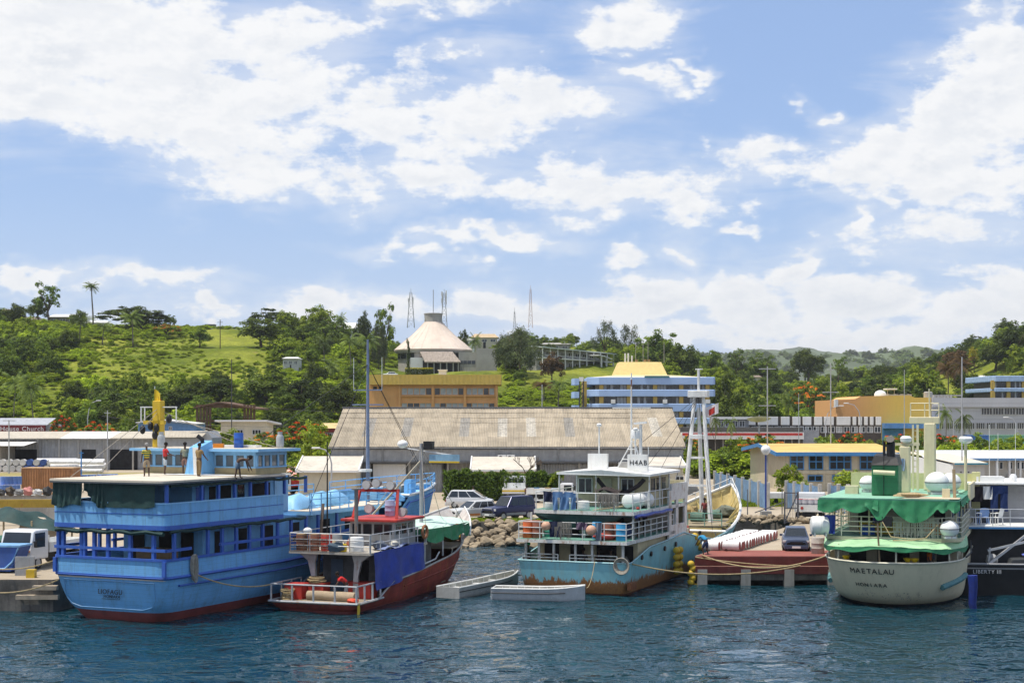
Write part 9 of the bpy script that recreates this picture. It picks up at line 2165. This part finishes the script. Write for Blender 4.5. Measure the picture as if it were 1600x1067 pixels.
 for i in range(6): lump('machine_part',('dark engine part at the left end of the grey plinth','second machine part on the grey plinth','oily gearbox on the grey plinth','pink-painted machine part on the grey plinth','pale winch drum on the grey plinth','black pump at the right end of the grey plinth')[i],'machine part',(X(2,124) + i * .75,123.9,3.6),(.35,.35,.25 + .1 * (i % 2)),mat(('part_dark','part_oil','part_grey','part_pink','part_pale','part_black')[i],((.05,.05,.05),(.09,.07,.05),(.2,.2,.2),(.5,.2,.18),(.45,.45,.45),(.03,.03,.03))[i],.7),i,40 + i,.3)
 w = thing('low_wall','low white kerb wall framing a grass strip behind the left quay','wall',(X(64,140),140,1.6));MB().box(-2.4,2.6,0,.4,0,.5).build('wall',WHITEW,w)
 # tarpaulin-covered heap
 t = thing('covered_heap','dark green tarpaulin stretched over a heap behind the white truck','tarpaulin',(X(48,100),100,1.6),0)
 MB().grid(lambda u,v: (-3.4 + 6.0 * u,-2 + 4 * v,1.0 + 1.25 * math.sin(math.pi * u) ** .5 * (1 - .6 * abs(2 * v - 1) ** 2) + .18 * math.sin(u * 17) * math.sin(v * 8) + .25 * math.sin(u * 6)),26,16).build('tarpaulin',TARPG,t,True)
 for x in (-3.0,-1.2,.6,2.2):
  for y in (-1.7,1.7): MB().tube([(x,y,0),(x,y,1.7)],.06,6).build('pole',mat('raw_timber',(.45,.34,.2),.9),t)
 lump('sack_heap','heap of pale sacks under the dark green tarpaulin','sack',(X(62,100),99.5,1.6),(1.2,.7,.9),mat('sack_pale',(.50,.42,.33),.9),0,50,.2);lump('tarpaulin_bundle','crumpled green tarpaulin at the left border','tarpaulin',(X(12,96),96,1.6),(1.6,.8,.45),mat('green_bundle',(.03,.12,.08),.7),0,51,.25)
 b = thing('blue_skip','blue steel skip at the edge of the left quay','skip',(X(8,84),83.0,1.6),R(-8));bl = mat('skip_blue',(.03,.09,.33),.6,streak=.3)
 MB().prism([(-1.3,.1),(1.0,.1),(1.5,1.4),(-1.7,1.4)],'y',-.7,.7).build('body',bl,b);MB().tube([(1.45,-.72,1.35),(1.1,-.75,.6),(.7,-.75,.25),(-.3,-.75,.2)],.05,6).build('lifting_bar',mat('skip_pale_blue',(.20,.40,.66),.5),b);MB().box(-1.75,1.55,-.75,.75,1.4,1.5).build('rim',MATS['skip_pale_blue'],b)
 t = MB().box(-.5,.5,-.1,.1,0,1.0).build('steel_sheet',mat('zinc_panel',(.36,.37,.38),.5,.3,rust=.3));t.location = (X(39,81),81,1.6);tag(t,'grey metal panel standing before the white truck','panel')
 t = MB().box(-.22,.22,-.2,.2,0,.42).build('mooring_bollard',YEL);t.location = (X(49,80),80,1.6);tag(t,'small yellow mooring block on the left quay edge','bollard')
 for z,a,b2,lb in ((1.1,52,90,'upper fender timber on the left quay wall'),(.62,26,92,'lower fender timber on the left quay wall')): t = MB().box(0,X(b2,78.8) - X(a,78.8),-.35,0,0,.22).build('fender_timber',mat('pale_timber',(.42,.34,.25),.9,grime=.4));t.location = (X(a,78.8),78.95,z);tag(t,lb,'timber')
yard()
# ================================================================== ropes
def world_rope(label,a,b,sag,r=.035,m=ROPE):
 o = rope(a,b,sag,r,16).build('mooring_rope',m,None,True);return tag(o,label,'rope')
world_rope('mooring rope from the ferry coil down to the red boat stern',loc(FERRY,HA,3.5,2.1,2.3),RBX(-2.4,.2,1.35),.35)
world_rope('upper mooring rope from the ferry to the left quay',loc(FERRY,HA,-3.3,.2,2.9),(X(-20,80),80,2.1),.25);world_rope('lower mooring rope sagging across the left quay wall',loc(FERRY,HA,-3.2,.2,1.9),(X(-25,78),78,1.1),.3)
world_rope('thick tan mooring rope from the turquoise hull past the wharf',TB(3.3,.8,1.75),(17.0,90.6,1.2),.55,.045);world_rope('mooring rope lying along the red wharf front to the cream ship',(11.3,91.4,1.75),MB_(-3.5,4.2,2.4),.75,.045);world_rope('second rope crossing the red wharf front',(10.9,91.4,1.62),(16.6,90.8,1.15),.1,.04)
world_rope('rope from the turquoise stern down to the broadside dinghy',TB(1.4,-.1,1.9),(X(914,83.6),83.6,.7),.5,.02);world_rope('dark line from the turquoise bow rail to the wharf',TB(3.2,19.5,2.2),(13.2,94.6,1.8),.3,.03,BLACKP)
for i,(a,b) in enumerate((((-60,300,13),(-8,300,11)),((-70,262,10),(-20,250,9)),((-66,262,11),(-40,300,11)))): world_rope(('overhead wire under the dark thicket','overhead wire above the metal shed','overhead wire above the church hall')[i],a,b,1.2,.03,BLACKP)
# ================================================================== people
SKIN = mat('brown_skin',(.085,.045,.028),.55,var=.1,bump=0);HAIR = mat('black_hair',(.012,.010,.009),.9)
def skinned(name,verts,edges,rad,m,parent,root=0,sub=1):
 me = bpy.data.meshes.new(name);me.from_pydata([tuple(v) for v in verts],edges,[]);o = bpy.data.objects.new(name,me);o.modifiers.new('skin','SKIN')
 for i,r in enumerate(rad):
  sv = me.skin_vertices[0].data[i];sv.radius = r if isinstance(r,tuple) else (r,r);sv.use_root = (i == root)
 o.modifiers.new('sub','SUBSURF').levels = sub
 m2 = baked(o)
 m2.materials.clear();m2.polygons.foreach_set('use_smooth',[True] * len(m2.polygons))
 return link_mesh(name,m2,m,parent)
def person(label,p,face,shirt,shorts,lean=0,la=(8,15),ra=(8,15),ll=(4,6),rl=(-4,4),hp=0,hip=.88,long=False,h=1.0,cap=None,armx=.045):
 """faces +y; angles in degrees, forward positive"""
 t = thing('person',label,'person',p,face);t.scale = (h,h,h);V = Vector
 def fw(a,L): return V((0,math.sin(R(a)) * L,math.cos(R(a)) * L))
 pel = V((0,0,hip));ch = pel + fw(lean * .8,.30);nk = ch + fw(lean,.22);hb = nk + fw(lean * .7 + hp,.10);ht = hb + fw(lean * .5 + hp,.19)
 vs = [pel,pel + fw(lean * .5,.13),ch,nk,hb,hb.lerp(ht,.5) + V((0,.012,0)),ht];ed = [(0,1),(1,2),(2,3),(3,4),(4,5),(5,6)];rd_ = [(.145,.115),(.135,.10),(.165,.11),(.055,.055),(.062,.07),(.078,.095),(.05,.06)]
 sh_v = [];leg_v = [];hands = []
 for s,(a,e) in ((-1,la),(1,ra)):
  sp = nk + fw(lean,-.06) + V((s * .175,0,0));aa = lean + a
  el = sp + V((s * armx,math.sin(R(a)) * .28,-math.cos(R(a)) * .28));wr = el + V((s * armx * .2,math.sin(R(a + e)) * .25,-math.cos(R(a + e)) * .25));hd = wr + V((0,math.sin(R(a + e)) * .09,-math.cos(R(a + e)) * .09))
  k = len(vs);vs += [sp,el,wr,hd];ed += [(2,k),(k,k + 1),(k + 1,k + 2),(k + 2,k + 3)];rd_ += [.06,.042,.03,(.038,.022)];sh_v.append((sp,sp.lerp(el,.75)));hands.append((wr,hd))
 for s,(a,e) in ((-1,ll),(1,rl)):
  hpz = pel + V((s * .085,0,-.06));kn = hpz + V((s * .02,math.sin(R(a)) * .41,-math.cos(R(a)) * .41));an = kn + V((0,math.sin(R(a - e)) * .39,-math.cos(R(a - e)) * .39));to = an + V((s * .02,.13,-.045))
  k = len(vs);vs += [hpz,kn,an,to];ed += [(0,k),(k,k + 1),(k + 1,k + 2),(k + 2,k + 3)];rd_ += [.085,.058,.038,(.04,.025)];leg_v.append((hpz,kn,an))
 b = skinned('body',vs,ed,rd_,SKIN,t)
 q = MB()
 for wr,hd in hands:
  d = (hd - wr).normalized();sd = d.cross(V((0,1,0.3))).normalized()
  for k,ln in enumerate((.06,.075,.08,.07)): q.tube([hd + sd * (.018 * (k - 1.5)),hd + sd * (.02 * (k - 1.5)) + d * ln * .6,hd + sd * (.02 * (k - 1.5)) + d * ln + V((0,.015,0))],.0085,5,.006)
  q.tube([wr.lerp(hd,.5) + sd * .03,wr.lerp(hd,.8) + sd * .06,hd + sd * .06 + d * .01],.01,5,.007)
 hc = hb.lerp(ht,.5);q.sphere(tuple(hc + V((0,.105,-.005))),.014,6,1.5)
 for s in (-1,1): q.sphere(tuple(hc + V((s * .082,0,0))),.018,6,1.6)
 f = q.mesh('f');bm = bmesh.new();bm.from_mesh(b.data);bm.from_mesh(f);bm.to_mesh(b.data);bm.free();b.data.polygons.foreach_set('use_smooth',[True] * len(b.data.polygons))
 hq = MB();hq.sphere(tuple(hc + V((0,-.018,.045))),.105,12,.95);hq.build('hair',cap or HAIR,t,True)
 if shirt:
  vv = [pel + fw(lean * .5,.02),pel + fw(lean * .5,.13),ch,nk + fw(lean,-.03)];ee = [(0,1),(1,2),(2,3)];rr = [(.165,.132),(.155,.12),(.18,.128),(.085,.08)]
  for a_,e_ in sh_v: k = len(vv);vv += [a_,e_];ee += [(2,k),(k,k + 1)];rr += [.078,.068]
  skinned('shirt',vv,ee,rr,shirt,t)
 if shorts:
  vv = [pel + V((0,0,.06)),pel];ee = [(0,1)];rr = [(.155,.125),(.16,.13)]
  for a_,k_,n_ in leg_v:
   k = len(vv)
   if long: vv += [a_,k_,k_.lerp(n_,.9)];ee += [(1,k),(k,k + 1),(k + 1,k + 2)];rr += [.10,.078,.065]
   else: vv += [a_,a_.lerp(k_,.95)];ee += [(1,k),(k,k + 1)];rr += [.105,.095]
  skinned('trousers' if long else 'shorts',vv,ee,rr,shorts,t,1)
 return t
def cloth(n,c): return mat(n,c,.9,var=.12,vscale=6,bump=.2)
def stripes():
 m = bpy.data.materials.new('yellow_green_stripes');m.use_nodes = True;n = NT(m.node_tree);b = n.n['Principled BSDF'];sp = n.node('ShaderNodeSeparateXYZ');n.l.new(n.node('ShaderNodeTexCoord').outputs['Object'],sp.inputs[0])
 n.put(b.inputs['Base Color'],n.mix(n.math('GREATER_THAN',n.math('FRACT',n.math('MULTIPLY',sp.outputs[2],8.5)),.5),(.62,.46,.04),(.02,.13,.08)));b.inputs['Roughness'].default_value = .9;return m
def rp(px,py): return gnd(px,py,6.9)
khaki = cloth('khaki_cloth',(.34,.27,.18))
person('man in a yellow and green striped shirt standing on the ferry roof',rp(229,744),.5,stripes(),khaki,h=1.0,cap=cloth('grey_cap',(.30,.29,.28)))
person('man in a red shirt and pale shorts on the ferry roof',rp(258,741),-1.0,cloth('red_shirt',(.55,.04,.04)),cloth('pale_denim_shorts',(.42,.48,.52)),hp=18,ra=(30,40),la=(20,50))
person('man in an olive-grey shirt beside the blue funnel casing',rp(289,741),.1,cloth('olive_grey_shirt',(.26,.27,.20)),cloth('brown_print_shorts',(.24,.13,.10)),ll=(10,6),rl=(-10,4))
person('man in brown clothes next to the upright white board',rp(311,744),-.6,cloth('tan_brown_shirt',(.27,.18,.08)),cloth('tan_brown_trousers',(.22,.15,.07)),hp=12,ra=(25,20),long=True)
person('shirtless man bending over on the ferry roof edge',rp(371,745),-1.3,None,cloth('denim_shorts',(.12,.18,.26)),lean=95,la=(12,5),ra=(22,5),ll=(16,10),rl=(-8,4),hip=.82,armx=.03)
person('person in a red shirt stooping on the red boat stern',RBX(1.0,1.9,.49),1.8,cloth('scarlet_shirt',(.62,.03,.03)),cloth('grey_trousers',(.36,.36,.36)),lean=55,la=(30,10),ra=(20,10),ll=(14,12),rl=(-4,6),hip=.84,long=True)
person('man in a bright blue shirt crouching over at the wharf corner',(11.7,92.6,1.67),.7,cloth('bright_blue_shirt',(.04,.30,.55)),cloth('dark_blue_shorts',(.03,.06,.14)),lean=60,la=(20,15),ra=(35,10),ll=(24,30),rl=(4,20),hip=.80)
person('man in dark clothes seen from behind in the turquoise vessel well deck',TB(1.7,14.0,1.05),.3,cloth('plum_black_shirt',(.04,.025,.035)),cloth('black_shorts',(.02,.02,.025)))
person('second man in the well deck wearing a maroon cap',TB(2.3,14.6,1.05),-.5,cloth('black_shirt',(.02,.02,.022)),MATS['black_shorts'],cap=cloth('maroon_cap',(.22,.03,.07)))
sit = dict(ll=(80,80),rl=(78,84),hip=.50,la=(35,45),ra=(40,40))
for i,(x,y,lb,c) in enumerate(((.35,1.0,'person sitting in the shade of the turquoise stern, nearest the middle',(.04,.04,.05)),(1.2,1.2,'person sitting in the shade beside the middle one on the turquoise stern',(.05,.03,.03)),(1.95,1.1,'person sitting nearest the rope coil on the turquoise stern',(.03,.04,.03)))):
 person(lb,TB(x,y,1.05 + .15),R(180) + .3 * i,cloth('shade_shirt_%s' % 'abc'[i],c),MATS['black_shorts'],**sit)
person('person with a bright green cap at the left end of the turquoise stern',TB(-2.9,.75,1.05),2.0,cloth('dark_green_shirt',(.02,.05,.03)),MATS['black_shorts'],cap=cloth('green_cap',(.02,.32,.12)))
person('person in a dark top standing under the second deck of the turquoise vessel',TB(2.9,4.4,3.06),-1.2,MATS['black_shirt'],MATS['black_shorts']);person('person with a red headscarf under the second deck of the turquoise vessel',TB(2.9,3.2,3.06),-1.5,cloth('grey_purple_shirt',(.16,.14,.20)),MATS['black_shorts'],cap=cloth('red_scarf',(.35,.05,.04)))
person('person in an orange shirt standing under the cream ship stern canopy',MB_(1.95,2.6,1.45),-2.2,cloth('orange_shirt',(.70,.16,.02)),cloth('tan_shorts',(.35,.28,.18)))
person('person on the upper deck of the cream ship in dark clothes',MB_(-1.1,5.4,3.61),.4,MATS['black_shirt'],cloth('blue_shorts',(.05,.10,.35)))
person('person in a flowered dress walking in front of the hedge',gnd(739.5,786),1.2,cloth('flowered_dress',(.42,.34,.33)),cloth('flowered_skirt',(.36,.30,.30)),hip=.86);person('man in a brown shirt standing by the flatbed truck at the hedge',gnd(823.5,785),-.3,cloth('maroon_brown_shirt',(.16,.07,.05)),cloth('white_trousers',(.60,.58,.54)),long=True)
person('person in a maroon shirt standing under the tripod mast',TB(.6,26.6,2.4),2.6,cloth('maroon_shirt',(.20,.04,.04)),MATS['black_shorts'])
# ================================================================== more deck clutter
for i,(x,y,s,c,lb) in enumerate(((-1.2,4.2,(.45,.3,.2),(.36,.30,.20),'tan sack on the upper deck of the red boat'),(1.7,4.4,(.4,.35,.22),(.10,.12,.16),'dark sack by the starboard rail of the red boat'),(.1,4.6,(.5,.3,.25),(.32,.10,.06),'rust-coloured bundle before the red boat wheelhouse'),(1.9,6.1,(.3,.5,.18),(.45,.44,.40),'pale bundle beside the red boat wheelhouse'))):
 lump('cargo_bundle',lb,'bundle',RBX(x,y,2.93),s,mat('bundle_%s' % 'abcd'[i],c,.9,var=.2),i,i + 60,.22)
for i,(x,y,z,s,c,lb) in enumerate(((-1.6,2.6,3.06,(.5,.4,.3),(.12,.13,.10),'dark bundle under the awning of the turquoise vessel'),(.2,2.4,3.06,(.6,.4,.35),(.30,.25,.17),'tan bundle under the awning of the turquoise vessel'),(2.3,2.6,3.06,(.4,.4,.4),(.06,.10,.22),'navy bundle under the awning of the turquoise vessel'),(-2.2,1.5,1.04,(.5,.4,.45),(.30,.22,.12),'brown sack heap on the turquoise stern'),(2.5,1.6,1.04,(.5,.4,.5),(.16,.15,.13),'grey sack heap by the rope coil on the turquoise stern'),(-.9,3.2,4.65,(.7,.45,.3),(.07,.07,.08),'black bundle behind the jeans on the turquoise vessel'),(-1.4,25.2,2.4,(.8,.6,.5),(.20,.16,.10),'brown net heap at the foot of the tripod mast'),(.9,31.5,2.4,(.9,.7,.45),(.16,.17,.13),'dark net heap in the turquoise bow'),(-1.3,29.0,2.4,(.7,.8,.5),(.33,.24,.10),'ochre net heap in the turquoise bow'))):
 lump('cargo_bundle',lb,'bundle',TB(x,y,z),s,mat('heap_%s' % 'abcdefghi'[i],c,.95,var=.3,vscale=4,bump=.8,bscale=14),i,i + 70,.25)
bpy.data.scenes.remove(TMP)
# ================================================================== the air
def haze():
 m = bpy.data.materials.new('humid_air');m.use_nodes = True;t = NT(m.node_tree);t.n.clear();o = t.node('ShaderNodeOutputMaterial');v = t.node('ShaderNodeVolumePrincipled')
 v.inputs['Color'].default_value = (.93,.96,1,1);v.inputs['Density'].default_value = .00008;v.inputs['Anisotropy'].default_value = .2;t.l.new(v.outputs[0],o.inputs['Volume'])
 b = MB().box(-6100,6100,-3100,5300,-5,225).build('haze',m);tag(b,'thin humid haze over the harbour and the hills','haze',kind='stuff')
haze()
